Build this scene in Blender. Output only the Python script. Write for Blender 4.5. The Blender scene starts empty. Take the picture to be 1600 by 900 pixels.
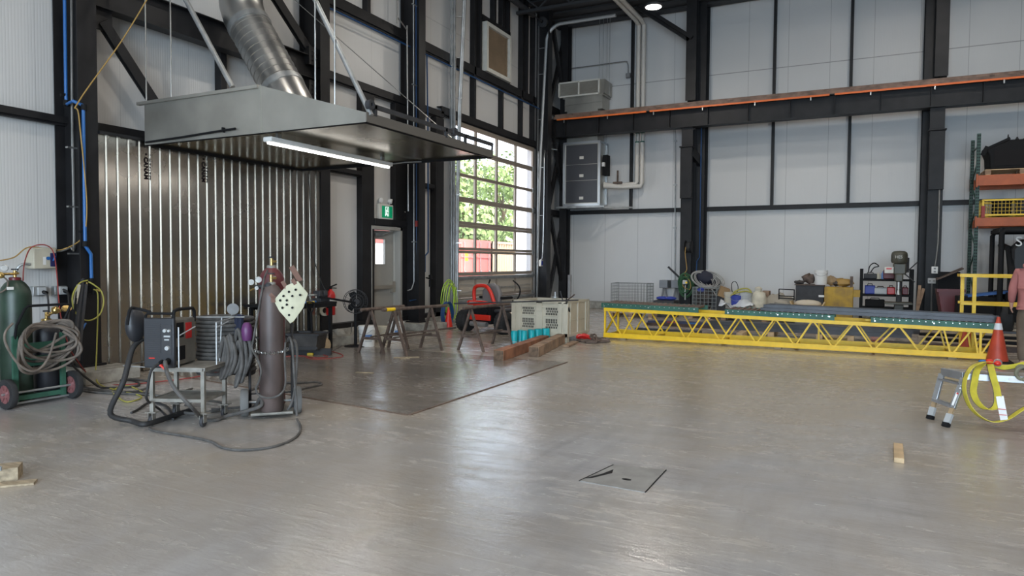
import bpy, bmesh, math, random
from mathutils import Vector, Matrix
random.seed(7)
PI = math.pi
V = Vector
SC = bpy.context.scene
COL = SC.collection

# ---------------------------------------------------------------- camera
cam_d = bpy.data.cameras.new('camera'); cam = bpy.data.objects.new('camera', cam_d); COL.objects.link(cam)
cam_d.sensor_width = 36; cam_d.lens = 24.454; cam_d.clip_end = 400; cam_d.clip_start = .05
yaw, pit, roll = math.radians(26.68), math.radians(-2.2), math.radians(.39)
fw = V((-math.sin(yaw)*math.cos(pit), math.cos(yaw)*math.cos(pit), math.sin(pit)))
rt = V((math.cos(yaw), math.sin(yaw), 0)); up = rt.cross(fw)
r2 = rt*math.cos(roll)+up*math.sin(roll); u2 = up*math.cos(roll)-rt*math.sin(roll)
cam.matrix_world = Matrix(((r2.x, u2.x, -fw.x, 0), (r2.y, u2.y, -fw.y, 0), (r2.z, u2.z, -fw.z, 1.55), (0, 0, 0, 1)))
SC.camera = cam

# ---------------------------------------------------------------- light
SC.view_settings.view_transform = 'Standard'; SC.view_settings.look = 'None'
SC.view_settings.gamma = 1; SC.view_settings.use_curve_mapping = False
SC.view_settings.exposure = 0.0
w = bpy.data.worlds.new('sky'); SC.world = w; w.use_nodes = True
nt = w.node_tree; nt.nodes.clear()
sky = nt.nodes.new('ShaderNodeTexSky'); sky.sky_type = 'NISHITA'; sky.sun_disc = False
sky.sun_elevation = math.radians(48); sky.sun_rotation = math.radians(100); sky.air_density = 1.0; sky.dust_density = 3.0
hs = nt.nodes.new('ShaderNodeHueSaturation'); hs.inputs['Saturation'].default_value = .55
bg = nt.nodes.new('ShaderNodeBackground'); bg.inputs['Strength'].default_value = 1.25
wo = nt.nodes.new('ShaderNodeOutputWorld')
nt.links.new(sky.outputs[0], hs.inputs['Color']); nt.links.new(hs.outputs[0], bg.inputs[0]); nt.links.new(bg.outputs[0], wo.inputs[0])

def area(name, loc, to, sx, sy, watts, col):
    d = bpy.data.lights.new(name, 'AREA'); d.shape = 'RECTANGLE'; d.size = sx; d.size_y = sy; d.energy = watts; d.color = col
    o = bpy.data.objects.new(name, d); COL.objects.link(o); o.location = loc
    o.rotation_euler = (V(to)-V(loc)).to_track_quat('-Z', 'Y').to_euler(); return o
sun_d = bpy.data.lights.new('sun', 'SUN'); sun_d.energy = 14; sun_d.angle = .01; sun_d.color = (1, .95, .87)
sun_o = bpy.data.objects.new('sun', sun_d); COL.objects.link(sun_o)
sun_o.rotation_euler = V((-.3, .15, -.94)).to_track_quat('-Z', 'Y').to_euler()
# daylight entering by the big open door behind the viewer
area('daylight_back_door', (1.5, -9.1, 2.9), (0.0, 3, 0.0), 11, 5.2, 2300, (.60, .80, 1))

# ---------------------------------------------------------------- materials
def mat(name, col, rough=.5, metal=0., var=0., scale=6., bump=0., bscale=None, col2=None, spec=.5, rvar=0., emit=0, stretch=None, detail=4, ramp=(.35, .65)):
    m = bpy.data.materials.new(name); m.use_nodes = True; t = m.node_tree; n = t.nodes; b = n['Principled BSDF']
    b.inputs['Base Color'].default_value = (*col, 1); b.inputs['Roughness'].default_value = rough
    b.inputs['Metallic'].default_value = metal; b.inputs['Specular IOR Level'].default_value = spec
    if emit:
        b.inputs['Emission Color'].default_value = (*col, 1); b.inputs['Emission Strength'].default_value = emit
    if var or bump or col2 or rvar:
        tc = n.new('ShaderNodeTexCoord'); mp = n.new('ShaderNodeMapping'); t.links.new(tc.outputs['Object'], mp.inputs[0])
        if stretch: mp.inputs['Scale'].default_value = stretch
        nz = n.new('ShaderNodeTexNoise'); nz.inputs['Scale'].default_value = scale; nz.inputs['Detail'].default_value = detail
        t.links.new(mp.outputs[0], nz.inputs['Vector'])
        if var or col2:
            r = n.new('ShaderNodeValToRGB'); r.color_ramp.elements[0].position = ramp[0]; r.color_ramp.elements[1].position = ramp[1]
            c2 = col2 or tuple(min(1, c*(1+var)) for c in col); c1 = col if col2 else tuple(c*(1-var) for c in col)
            r.color_ramp.elements[0].color = (*c1, 1); r.color_ramp.elements[1].color = (*c2, 1)
            t.links.new(nz.outputs[0], r.inputs[0]); t.links.new(r.outputs[0], b.inputs['Base Color'])
        if rvar:
            mr = n.new('ShaderNodeMapRange'); mr.inputs[1].default_value = .3; mr.inputs[2].default_value = .7
            mr.inputs[3].default_value = max(.02, rough-rvar); mr.inputs[4].default_value = min(1, rough+rvar)
            t.links.new(nz.outputs[0], mr.inputs[0]); t.links.new(mr.outputs[0], b.inputs['Roughness'])
        if bump:
            n2 = nz
            if bscale:
                n2 = n.new('ShaderNodeTexNoise'); n2.inputs['Scale'].default_value = bscale; n2.inputs['Detail'].default_value = 3
                t.links.new(mp.outputs[0], n2.inputs['Vector'])
            bp = n.new('ShaderNodeBump'); bp.inputs['Strength'].default_value = bump; bp.inputs['Distance'].default_value = .02
            t.links.new(n2.outputs[0], bp.inputs['Height']); t.links.new(bp.outputs[0], b.inputs['Normal'])
    return m

def math_node(t, op, a, b=None, c=None):
    n = t.nodes.new('ShaderNodeMath'); n.operation = op
    for i, x in enumerate((a, b, c)):
        if x is None: continue
        if isinstance(x, (int, float)): n.inputs[i].default_value = x
        else: t.links.new(x, n.inputs[i])
    return n.outputs[0]

def panel_mat(name, axis, col, joint, off, DK=.5):
    """insulated metal wall sheet: fine vertical ribs and dark sheet joints, on world position"""
    m = mat(name, col, .38, spec=.4); t = m.node_tree; b = t.nodes['Principled BSDF']
    g = t.nodes.new('ShaderNodeNewGeometry'); sp = t.nodes.new('ShaderNodeSeparateXYZ'); t.links.new(g.outputs['Position'], sp.inputs[0])
    x = sp.outputs[axis]
    s = math_node(t, 'SINE', math_node(t, 'MULTIPLY', x, 2*PI/.075))
    s = math_node(t, 'POWER', math_node(t, 'ABSOLUTE', s), .5)
    bp = t.nodes.new('ShaderNodeBump'); bp.inputs['Strength'].default_value = .34; bp.inputs['Distance'].default_value = .004
    t.links.new(s, bp.inputs['Height']); t.links.new(bp.outputs[0], b.inputs['Normal'])
    fr = math_node(t, 'FRACT', math_node(t, 'DIVIDE', math_node(t, 'SUBTRACT', x, off-50*joint), joint))
    ln = math_node(t, 'LESS_THAN', fr, .009)
    z = sp.outputs[2]
    lz = math_node(t, 'LESS_THAN', math_node(t, 'ABSOLUTE', math_node(t, 'SUBTRACT', z, 7.33)), .012)
    ln = math_node(t, 'MAXIMUM', ln, lz)
    nz = t.nodes.new('ShaderNodeTexNoise'); nz.inputs['Scale'].default_value = .8; t.links.new(g.outputs['Position'], nz.inputs['Vector'])
    mx = t.nodes.new('ShaderNodeMix'); mx.data_type = 'RGBA'
    mx.inputs[6].default_value = (*[c*.95 for c in col], 1); mx.inputs[7].default_value = (*[min(1, c*1.05) for c in col], 1)
    t.links.new(nz.outputs[0], mx.inputs[0])
    m2 = t.nodes.new('ShaderNodeMix'); m2.data_type = 'RGBA'; m2.inputs[7].default_value = (*[c*DK for c in col], 1)
    t.links.new(ln, m2.inputs[0]); t.links.new(mx.outputs[2], m2.inputs[6]); t.links.new(m2.outputs[2], b.inputs['Base Color'])
    return m

def floor_mat(name, base, dark, warm, rough, pale):
    m = mat(name, base, rough, spec=.75); t = m.node_tree; b = t.nodes['Principled BSDF']
    g = t.nodes.new('ShaderNodeNewGeometry'); P = g.outputs['Position']
    def noise(scale, stretch=(1, 1, 1), detail=6, rot=0, dist=0):
        mp = t.nodes.new('ShaderNodeMapping'); mp.inputs['Scale'].default_value = stretch; mp.inputs['Rotation'].default_value = (0, 0, rot)
        t.links.new(P, mp.inputs[0]); n = t.nodes.new('ShaderNodeTexNoise'); n.inputs['Scale'].default_value = scale
        n.inputs['Detail'].default_value = detail; n.inputs['Roughness'].default_value = .62; n.inputs['Distortion'].default_value = dist
        t.links.new(mp.outputs[0], n.inputs['Vector']); return n.outputs[0]
    def rng(x, a, c, lo=0., hi=1.):
        n = t.nodes.new('ShaderNodeMapRange'); n.inputs[1].default_value = a; n.inputs[2].default_value = c
        n.inputs[3].default_value = lo; n.inputs[4].default_value = hi; t.links.new(x, n.inputs[0]); return n.outputs[0]
    def mix(f, a, c):
        n = t.nodes.new('ShaderNodeMix'); n.data_type = 'RGBA'; t.links.new(f, n.inputs[0])
        for i, x in ((6, a), (7, c)):
            if isinstance(x, tuple): n.inputs[i].default_value = (*x, 1)
            else: t.links.new(x, n.inputs[i])
        return n.outputs[2]
    big = noise(.45, (1, 1, 1), 6, 0, .4)
    s1 = noise(1.9, (.35, 2.2, 1), 9, .55, .5); s2 = noise(2.6, (2.4, .38, 1), 9, .25, .5); s3 = noise(7, (.5, 2.0, 1), 8, -.5, .8)
    fine = noise(38, (1, 1, 1), 4); grit = noise(95, (1, 1, 1), 2); mid = noise(3.4, (1, 1, 1), 8, 0, .3)
    def lerp(f, a, c): return mix(f, a, c)
    c = mix(rng(big, .4, .62), dark, base)
    c = mix(rng(s1, .36, .68, 0, .75), c, base)
    c = mix(rng(s2, .46, .72, 0, .6), c, dark)
    c = mix(rng(mid, .50, .70, 0, .6), c, dark)
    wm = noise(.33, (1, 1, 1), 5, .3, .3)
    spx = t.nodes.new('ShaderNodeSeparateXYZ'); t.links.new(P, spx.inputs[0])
    dusty = rng(math_node(t, 'ADD', wm, math_node(t, 'MULTIPLY', rng(spx.outputs[1], -1, 13), .30)), .50, .74, 0, .9)   # brown dust patches, plus a painted shift to warmer light towards the far end
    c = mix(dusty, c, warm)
    # pale scuffed dust in broken streaks
    sc = math_node(t, 'MULTIPLY', rng(s3, .50, .66), rng(noise(.55, (1, 1, 1), 4, 1.2), .42, .6))
    c = mix(math_node(t, 'MULTIPLY', sc, .32), c, pale)
    fl = math_node(t, 'MULTIPLY', rng(noise(22, (.6, 1.3, 1), 5, .4, 2.), .60, .66), rng(noise(.42, (1, 1, 1), 3, 2.2), .5, .62))
    c = mix(math_node(t, 'MULTIPLY', fl, .25), c, tuple(min(1, k*1.15) for k in pale))
    c = mix(rng(grit, .3, .7, 0, .16), c, dark)
    sp = t.nodes.new('ShaderNodeSeparateXYZ'); t.links.new(P, sp.inputs[0])
    jl = None
    for ax, at in ((1, 3.12), (0, -4.62), (0, 3.2), (1, 15.4)):   # saw-cut control joints
        l = math_node(t, 'LESS_THAN', math_node(t, 'ABSOLUTE', math_node(t, 'SUBTRACT', sp.outputs[ax], at)), .0035)
        jl = l if jl is None else math_node(t, 'MAXIMUM', jl, l)
    c = mix(math_node(t, 'MULTIPLY', jl, .45), c, pale)
    t.links.new(c, b.inputs['Base Color'])
    rr = math_node(t, 'ADD', rng(s1, .3, .7, rough-.07, rough+.1), math_node(t, 'ADD', math_node(t, 'MULTIPLY', sc, .15), rng(mid, .3, .7, -.05, .05)))
    t.links.new(rr, b.inputs['Roughness'])
    h = math_node(t, 'ADD', math_node(t, 'MULTIPLY', fine, .25), math_node(t, 'MULTIPLY', s3, .9))
    bp = t.nodes.new('ShaderNodeBump'); bp.inputs['Strength'].default_value = .14; bp.inputs['Distance'].default_value = .02
    t.links.new(h, bp.inputs['Height']); t.links.new(bp.outputs[0], b.inputs['Normal'])
    return m

def glass_mat(name, tint=(1, 1, 1), fac=.93):
    m = bpy.data.materials.new(name); m.use_nodes = True; t = m.node_tree; t.nodes.clear()
    o = t.nodes.new('ShaderNodeOutputMaterial'); mx = t.nodes.new('ShaderNodeMixShader')
    tr = t.nodes.new('ShaderNodeBsdfTransparent'); tr.inputs[0].default_value = (*tint, 1)
    gl = t.nodes.new('ShaderNodeBsdfGlossy'); gl.inputs['Roughness'].default_value = .03
    mx.inputs[0].default_value = 1-fac
    t.links.new(tr.outputs[0], mx.inputs[1]); t.links.new(gl.outputs[0], mx.inputs[2]); t.links.new(mx.outputs[0], o.inputs[0]); return m

MT = {}
def K(key, *a, **k):
    MT[key] = mat(key, *a, **k)
MT['wallL'] = panel_mat('white_wall_sheet_side', 1, (.575, .565, .55), 1.12, 5.2, .82)
MT['wallF'] = panel_mat('white_wall_sheet_end', 0, (.575, .57, .56), 1.12, -2.078)
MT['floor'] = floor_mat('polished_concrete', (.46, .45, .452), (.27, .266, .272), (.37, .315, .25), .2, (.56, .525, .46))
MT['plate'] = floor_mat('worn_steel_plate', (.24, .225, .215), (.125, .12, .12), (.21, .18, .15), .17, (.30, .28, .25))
MT['glass'] = glass_mat('clear_glass')
K('steelblack', (.012, .0115, .0125), .5, var=.25, scale=3, spec=.3)
K('concrete', (.30, .285, .25), .85, var=.3, scale=7, bump=.5)
K('deck', (.03, .03, .032), .6)
K('galv', (.46, .455, .44), .33, .9, var=.08, scale=2.5, rvar=.06)
K('galvdull', (.38, .39, .39), .48, .75, var=.18, scale=5)
K('hoodmetal', (.40, .385, .345), .42, .7, var=.14, scale=1.6, rvar=.08)
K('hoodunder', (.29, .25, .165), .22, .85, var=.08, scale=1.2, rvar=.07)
K('hoodlip', (.16, .145, .125), .5, .4)
K('zinc', (.56, .58, .60), .3, .95)
K('corr', (.36, .335, .30), .25, .95, var=.12, scale=1.5, rvar=.05)
K('chrome', (.7, .7, .7), .15, 1)
K('bluepipe', (.02, .12, .36), .35)
K('doorbar', (.30, .255, .21), .5, .35)
K('doorpanel', (.42, .375, .315), .55)
K('doorpaint', (.30, .285, .255), .5)
K('white', (.72, .71, .68), .45)
K('offwhite', (.62, .60, .54), .5, var=.06)
K('woodlouv', (.22, .155, .095), .6, var=.12, scale=2)
K('orange', (.70, .14, .02), .5)
K('railrust', (.17, .105, .075), .6, var=.35, scale=4)
K('black', (.010, .010, .011), .7, spec=.18)
K('rubber', (.02, .02, .021), .75, var=.3)
K('darkgrey', (.042, .042, .045), .6, var=.15, spec=.3)
K('midgrey', (.2, .2, .2), .55, var=.15)
K('lightgrey', (.42, .43, .43), .5)
K('red', (.50, .016, .014), .38, var=.1)
K('brightred', (.62, .025, .012), .35)
K('darkred', (.11, .010, .014), .45)
K('yellow', (.80, .52, .01), .42, var=.07, scale=9)
K('green', (.018, .105, .072), .5, var=.2)
K('brass', (.55, .38, .14), .3, .9)
K('beige', (.50, .46, .36), .55, var=.06)
K('navy', (.015, .02, .09), .5)

# ---------------------------------------------------------------- mesh building
class MB:
    def __init__(s): s.v = []; s.f = []; s.sm = []
    def add(s, vs, fs, smooth=False):
        o = len(s.v); s.v += [V(p) for p in vs]
        s.f += [tuple(i+o for i in f) for f in fs]; s.sm += [smooth]*len(fs); return s
    def box(s, a, b):
        (x0, y0, z0), (x1, y1, z1) = [tuple(map(min, zip(a, b))), tuple(map(max, zip(a, b)))]
        return s.add([(x0, y0, z0), (x1, y0, z0), (x1, y1, z0), (x0, y1, z0), (x0, y0, z1), (x1, y0, z1), (x1, y1, z1), (x0, y1, z1)],
                     [(0, 3, 2, 1), (4, 5, 6, 7), (0, 1, 5, 4), (1, 2, 6, 5), (2, 3, 7, 6), (3, 0, 4, 7)])
    def obox(s, c, size, rx=0, ry=0, rz=0):
        R = Matrix.Rotation(rz, 3, 'Z') @ Matrix.Rotation(ry, 3, 'Y') @ Matrix.Rotation(rx, 3, 'X'); m = MB().box([-k/2 for k in size], [k/2 for k in size])
        return s.add([R @ p + V(c) for p in m.v], m.f)
    def bar(s, p, q, w, h, up=(0, 0, 1)):
        p, q = V(p), V(q); d = (q-p).normalized(); u = V(up)
        if abs(d.dot(u)) > .98: u = V((1, 0, 0)) if abs(d.x) < .9 else V((0, 1, 0))
        r = d.cross(u).normalized(); u = r.cross(d).normalized(); r, u = r*w/2, u*h/2
        return s.add([p-r-u, p+r-u, p+r+u, p-r+u, q-r-u, q+r-u, q+r+u, q-r+u],
                     [(0, 1, 2, 3), (7, 6, 5, 4), (0, 4, 5, 1), (1, 5, 6, 2), (2, 6, 7, 3), (3, 7, 4, 0)])
    def hbeam(s, p, q, depth, width, dd, tf=.014, tw=.01):
        """wide-flange section from p to q; dd = direction of its depth (web)"""
        p, q, dd = V(p), V(q), V(dd).normalized(); a = (q-p).normalized(); o = dd*(depth/2-tf/2)
        s.bar(p+o, q+o, width, tf, dd); s.bar(p-o, q-o, width, tf, dd); s.bar(p, q, tw, depth-2*tf, dd); return s
    def tube(s, pts, r, n=8, closed=False, cap=True):
        pts = [V(p) for p in pts]; N = len(pts); rs = r if isinstance(r, (list, tuple)) else [r]*N
        vs = []; prev = None
        for i, p in enumerate(pts):
            a = pts[i-1] if (i > 0 or closed) else p; b = pts[(i+1) % N] if (i < N-1 or closed) else p
            d = (b-a); d = d.normalized() if d.length > 1e-9 else V((0, 0, 1))
            if prev is None:
                k = V((0, 0, 1)) if abs(d.z) < .9 else V((1, 0, 0)); u = d.cross(k).normalized()
            else:
                u = prev-d*prev.dot(d); u = u.normalized() if u.length > 1e-6 else d.orthogonal().normalized()
            prev = u; w = d.cross(u)
            vs += [p+(u*math.cos(2*PI*j/n)+w*math.sin(2*PI*j/n))*rs[i] for j in range(n)]
        fs = []
        for i in range(N if closed else N-1):
            i2 = (i+1) % N
            fs += [(i*n+j, i*n+(j+1) % n, i2*n+(j+1) % n, i2*n+j) for j in range(n)]
        s.add(vs, fs, True)
        if cap and not closed:
            o = len(s.v)-len(vs)
            s.f += [tuple(o+j for j in range(n-1, -1, -1)), tuple(o+(N-1)*n+j for j in range(n))]; s.sm += [False]*2
        return s
    def cyl(s, p, q, r, r1=None, n=20):
        return s.tube([p, q], [r, r if r1 is None else r1], n)
    def lathe(s, prof, c=(0, 0, 0), axis=(0, 0, 1), n=24):
        ax = V(axis).normalized(); u = ax.orthogonal().normalized(); w = ax.cross(u); c = V(c)
        vs = []; 
        for r, z in prof: vs += [c+ax*z+(u*math.cos(2*PI*j/n)+w*math.sin(2*PI*j/n))*max(r, 1e-4) for j in range(n)]
        fs = [(i*n+j, i*n+(j+1) % n, (i+1)*n+(j+1) % n, (i+1)*n+j) for i in range(len(prof)-1) for j in range(n)]
        ring = len(prof) > 2 and prof[0][0] == prof[-1][0] == min(p[0] for p in prof) > .002 and max(p[0] for p in prof) > 1.15*prof[0][0]
        if ring: k = len(prof)-1; fs += [(k*n+j, k*n+(j+1) % n, (j+1) % n, j) for j in range(n)]
        s.add(vs, fs, True); o = len(s.v)-len(vs)
        for i, rev in () if ring else ((0, 1), (len(prof)-1, 0)):
            if prof[i][0] > .002:
                k = [o+i*n+j for j in range(n)]; s.f.append(tuple(reversed(k)) if rev else tuple(k)); s.sm.append(False)
        return s
    def prism(s, poly, axis, lo, hi):
        """2D polygon extruded along axis 0/1/2; poly coordinates fill the other two axes in order"""
        def P(a, b, c): return {0: (c, a, b), 1: (a, c, b), 2: (a, b, c)}[axis]
        n = len(poly); vs = [P(a, b, lo) for a, b in poly]+[P(a, b, hi) for a, b in poly]
        return s.add(vs, [tuple(range(n-1, -1, -1)), tuple(range(n, 2*n))]+[(i, (i+1) % n, n+(i+1) % n, n+i) for i in range(n)])
    def ball(s, c, r, n=12, sc=(1, 1, 1)):
        k = max(5, n//2)
        prof = [(r*math.sin(PI*i/k), -r*math.cos(PI*i/k)) for i in range(k+1)]
        m = MB().lathe(prof, (0, 0, 0), (0, 0, 1), n)
        return s.add([V((p.x*sc[0], p.y*sc[1], p.z*sc[2]))+V(c) for p in m.v], m.f, True)
    def torus(s, c, R, r, axis=(0, 0, 1), n=28, k=8, sx=1., sy=1.):
        ax = V(axis).normalized(); u = ax.orthogonal().normalized(); w = ax.cross(u); c = V(c)
        return s.tube([c+u*R*sx*math.cos(2*PI*i/n)+w*R*sy*math.sin(2*PI*i/n) for i in range(n)], r, k, True)
    def xf(s, M):
        s.v = [M @ p for p in s.v]; return s
    def build(s, name, m, parent=None, world=False, bevel=0, sub=0, kind=None, label=None):
        vs = s.v; loc = V((0, 0, 0))
        if parent is None:
            lo = [min(p[i] for p in vs) for i in range(3)]; hi = [max(p[i] for p in vs) for i in range(3)]
            loc = V(((lo[0]+hi[0])/2, (lo[1]+hi[1])/2, lo[2])); vs = [p-loc for p in vs]
        elif world:
            r = parent
            while r.parent: r = r.parent
            R = Matrix.Rotation(-r.rotation_euler.z, 3, 'Z'); vs = [R @ (p-r.location) for p in vs]
        me = bpy.data.meshes.new(name); me.from_pydata([tuple(p) for p in vs], [], s.f); me.polygons.foreach_set('use_smooth', s.sm)
        bm = bmesh.new(); bm.from_mesh(me); bmesh.ops.recalc_face_normals(bm, faces=bm.faces); bm.to_mesh(me); bm.free()
        me.set_sharp_from_angle(angle=math.radians(42))
        me.materials.append(MT[m] if isinstance(m, str) else m)
        o = bpy.data.objects.new(name, me); COL.objects.link(o); o.location = loc
        if parent: o.parent = parent
        if bevel:
            b = o.modifiers.new('bevel', 'BEVEL'); b.width = bevel; b.segments = 2; b.limit_method = 'ANGLE'; b.angle_limit = math.radians(50)
        if sub:
            b = o.modifiers.new('smooth', 'SUBSURF'); b.levels = b.render_levels = sub
        if kind: o['kind'] = kind
        if label: o['label'] = label
        return o
def tag(o, label, cat, group=None, kind=None):
    o['label'] = label; o['category'] = cat
    if group: o['group'] = group
    if kind: o['kind'] = kind
    return o
def thing(name, label, cat, loc=(0, 0, 0), rz=0, group=None, kind=None):
    o = bpy.data.objects.new(name, None); COL.objects.link(o); o.empty_display_size = .1
    o.location = loc; o.rotation_euler = (0, 0, rz); return tag(o, label, cat, group, kind)
def dup(o, loc=None, rz=None, label=None, parent=None):
    c = o.copy(); COL.objects.link(c)
    if parent: c.parent = parent
    for ch in o.children: dup(ch, parent=c)
    if loc is not None: c.location = loc
    if rz is not None: c.rotation_euler = (0, 0, rz)
    if label: c['label'] = label
    return c
def struct(name, mb, m, label=None, cat=None, **k):
    o = mb.build(name, m, **k); o['kind'] = 'structure'
    if label: o['label'] = label; o['category'] = cat or name.split('_')[-1]
    return o
def arc(c, r, a0, a1, n, plane='XZ'):
    out = []
    for i in range(n+1):
        a = math.radians(a0+(a1-a0)*i/n); x, y = r*math.cos(a), r*math.sin(a)
        out.append(V(c)+(V((x, 0, y)) if plane == 'XZ' else V((0, x, y)) if plane == 'YZ' else V((x, y, 0))))
    return out
def spline(pts, k=6, closed=False):
    """Catmull-Rom through pts"""
    p = [V(q) for q in pts]; n = len(p); out = []
    for i in range(n if closed else n-1):
        a, b, c, d = (p[(i-1) % n] if closed or i > 0 else p[i]), p[i], p[(i+1) % n], (p[(i+2) % n] if closed or i+2 < n else p[(i+1) % n])
        for j in range(k):
            t = j/k; out.append(.5*((2*b)+(c-a)*t+(2*a-5*b+4*c-d)*t*t+(3*b-a-3*c+d)*t**3))
    if not closed: out.append(p[-1])
    return out
def text(name, s, size, loc, rot, m, parent, ext=.001, bold=0):
    c = bpy.data.curves.new(name, 'FONT'); c.body = s; c.size = size; c.extrude = ext; c.align_x = 'CENTER'; c.align_y = 'CENTER'; c.resolution_u = 4; c.offset = bold
    t = bpy.data.objects.new('lettering_source', c); COL.objects.link(t); bpy.context.view_layer.update()
    me = bpy.data.meshes.new_from_object(t.evaluated_get(bpy.context.evaluated_depsgraph_get())); bpy.data.objects.remove(t); bpy.data.curves.remove(c)
    me.materials.clear(); me.materials.append(MT[m]); o = bpy.data.objects.new(name, me); COL.objects.link(o); o.location = loc; o.rotation_euler = rot
    if parent: o.parent = parent
    return o

# ---------------------------------------------------------------- room shell
XP, XG, XC = -9.35, -9.2, -8.8          # left wall: sheet, girt face, column face
YP, YG, YC = 22.15, 22.0, 21.5          # end wall: sheet, girt face, column face
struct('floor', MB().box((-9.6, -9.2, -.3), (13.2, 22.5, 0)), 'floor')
struct('ground', MB().box((-95, -40, -.4), (-9.6, 130, -.04)), K('asphalt', (.32, .31, .30), .9, var=.15) or MT['asphalt'])
RD0, RD1, RDT = 15.147, 19.99, 5.1      # overhead door opening
PD0, PD1, PDT = 11.75, 12.812, 2.28                  # person door opening
LV0, LV1, LVB, LVT = 16.56, 18.011, 6.67, 7.983
m = MB()
for y0, y1, z0, z1 in ((-9.2, PD0, 0, 9.6), (PD0, PD1, PDT, 9.6), (PD1, RD0, 0, 9.6), (RD0, LV0, RDT, 9.6), (LV0, LV1, RDT, LVB), (LV0, LV1, LVT, 9.6), (LV1, RD1, RDT, 9.6), (RD1, 22.35, 0, 9.6)):
    m.box((XP-.2, y0, z0), (XP, y1, z1))
struct('wall_left', m, 'wallL')
struct('wall_far', MB().box((-9.55, YP, 0), (13.2, YP+.2, 9.6)), 'wallF')
struct('wall_right', MB().box((13, -9.2, 0), (13.2, 22.3, 9.6)), K('wallgrey', (.16, .155, .15), .7) or MT['wallgrey'])
m = MB().box((-9.5, -9.2, 5.6), (13, -9, 9.6)).box((-9.5, -9.2, 0), (-4.2, -9, 5.6)).box((7.2, -9.2, 0), (13, -9, 5.6))
struct('wall_back', m, 'wallF')
m = MB().box((-9.55, -9.2, 9.42), (13.2, 22.35, 9.6))
for i in range(52):      # steel roof deck flutes
    m.box((-9.5, -8.9+i*.6, 9.36), (13, -8.6+i*.6, 9.42))
struct('ceiling', m, 'deck')
# concrete kerb below the sheets
m = MB()
for y0, y1 in ((-9, 5.412), (10.095, PD0), (PD1, RD0)):
    m.box((-9.6, y0, 0), (-9.12, y1, .2))
struct('trim_1', m, 'concrete', bevel=.01)
struct('trim_2', MB().box((-9.3, YG-.08, 0), (13, YP+.1, .2)), 'concrete', bevel=.01)
m = MB()
for y0, y1 in ((-9, 5.4), (5.7, PD0), (PD1, RD0)): m.box((-9.36, y0, .2), (-9.17, y1, .3))
struct('trim_3', m, 'steelblack')
struct('trim_4', MB().box((-9.3, YG, .2), (13, YP, .24)), 'doorpaint')
# worn steel plate let into the floor, with its edge angle
PX = -4.03
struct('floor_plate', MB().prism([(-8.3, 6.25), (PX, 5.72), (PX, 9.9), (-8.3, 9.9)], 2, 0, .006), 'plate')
struct('trim_5', MB().box((PX, 5.72, 0), (PX+.025, 9.9, .009)).bar((-8.3, 6.24, .003), (PX, 5.71, .003), .02, .01), K('edge_rust', (.13, .085, .06), .7, var=.3) or MT['edge_rust'])
# ---------------------------------------------------------------- left wall steel
def column(name, cx0, cy, depth, width, face, axis, z1=9.4, z0=.17, pier=True, lab=''):
    """wide-flange column; axis 'x': stands on the left wall, face = X of front flange; axis 'y': on the end wall"""
    m = MB()
    if axis == 'x':
        m.hbeam((face-depth/2, cy, z0), (face-depth/2, cy, z1), depth, width, (1, 0, 0)); m.box((face-depth-.03, cy-width/2-.04, z0), (face+.04, cy+width/2+.04, z0+.025))
    else:
        m.hbeam((cy, face+depth/2, z0), (cy, face+depth/2, z1), depth, width, (0, 1, 0)); m.box((cy-width/2-.04, face-.04, z0), (cy+width/2+.04, face+depth+.03, z0+.025))
    for s in ((-1, 1) if z0 < 1 else ()):
        for k in (-.09, .09):
            p = (face+.02, cy+s*(width/2+.02), z0+.02) if axis == 'x' else (cy+s*(width/2+.02), face-.02, z0+.02)
    o = m.build(name, 'steelblack'); o['kind'] = 'structure'; o['label'] = lab; o['category'] = 'column'; return o
cA = (5.404+5.642)/2; cB = (9.758+10.022)/2; cE = (12.852+13.18)/2
for c, l in ((cA, 'black steel column left of the corrugated metal sheet'), (cB, 'black steel column behind the fire extinguisher'), (cE, 'black steel column between exit door and overhead door'), (cA-4.2, 'black steel column left of the gas bottle cart')):
    column('steel_column', 0, c, .5, .25, XC, 'x', lab=l)
    struct('concrete_pier', MB().box((-9.3, c-.36, 0), (-8.36, c+.36, .165)), 'concrete', bevel=.012)
def post(y0, y1, z0, z1, x0=XP, x1=XG, lab=None):
    o = struct('steel_post', MB().box((x0+.004, y0, z0), (x1, y1, z1)), 'steelblack', bevel=.006)
    return o
yC0, yC1 = 11.431, 11.83
G2b, G2t = 5.001, 5.186
G3b, G3t = 6.422, 6.66
G1b, G1t = 3.256, 3.372
post(yC0, yC1, .2, G2b)                                                     # door post
post(12.822, 13.006, .2, PDT+.02)
post(14.164, 14.507, 0, G2b, x1=XG+.03)
post(16.083-.045, 16.083+.045, RDT+.18, 9.4)
for px, a, b in ((752, 0, 1), (796, 0, 1), (817, 1, 1), (825, 0, 1), (835, 1, 1), (786, 1, 0)):
    y = {752: 16.392, 796: 18.046, 817: 18.931, 825: 19.287, 835: 19.747, 786: 17.665}[px]
    post(y-.04, y+.04, (RDT+.18 if a else G3t), (9.4 if b else G3b))
for px in (774, 787):
    y = {774: 17.175, 787: 17.672}[px]; post(y-.06, y+.06, LVT+.15, 9.4)
y5 = 11.666; post(y5-.05, y5+.05, G3t, 9.4)
y6 = 7.983; post(y6-.06, y6+.06, 3.2, 4.9)
def girt(name, y0, y1, z0, z1, x1=XG):
    m = MB().box((XP+.004, y0, z1-.02), (x1, y1, z1)).box((x1-.02, y0, z0+.03), (x1, y1, z1-.02)).box((XP+.004, y0, z0+.03), (x1-.03, y1, z0+.05)).box((XP+.05, y0, z0), (x1-.04, y1, z0+.03))
    return struct(name, m, 'steelblack')
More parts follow.
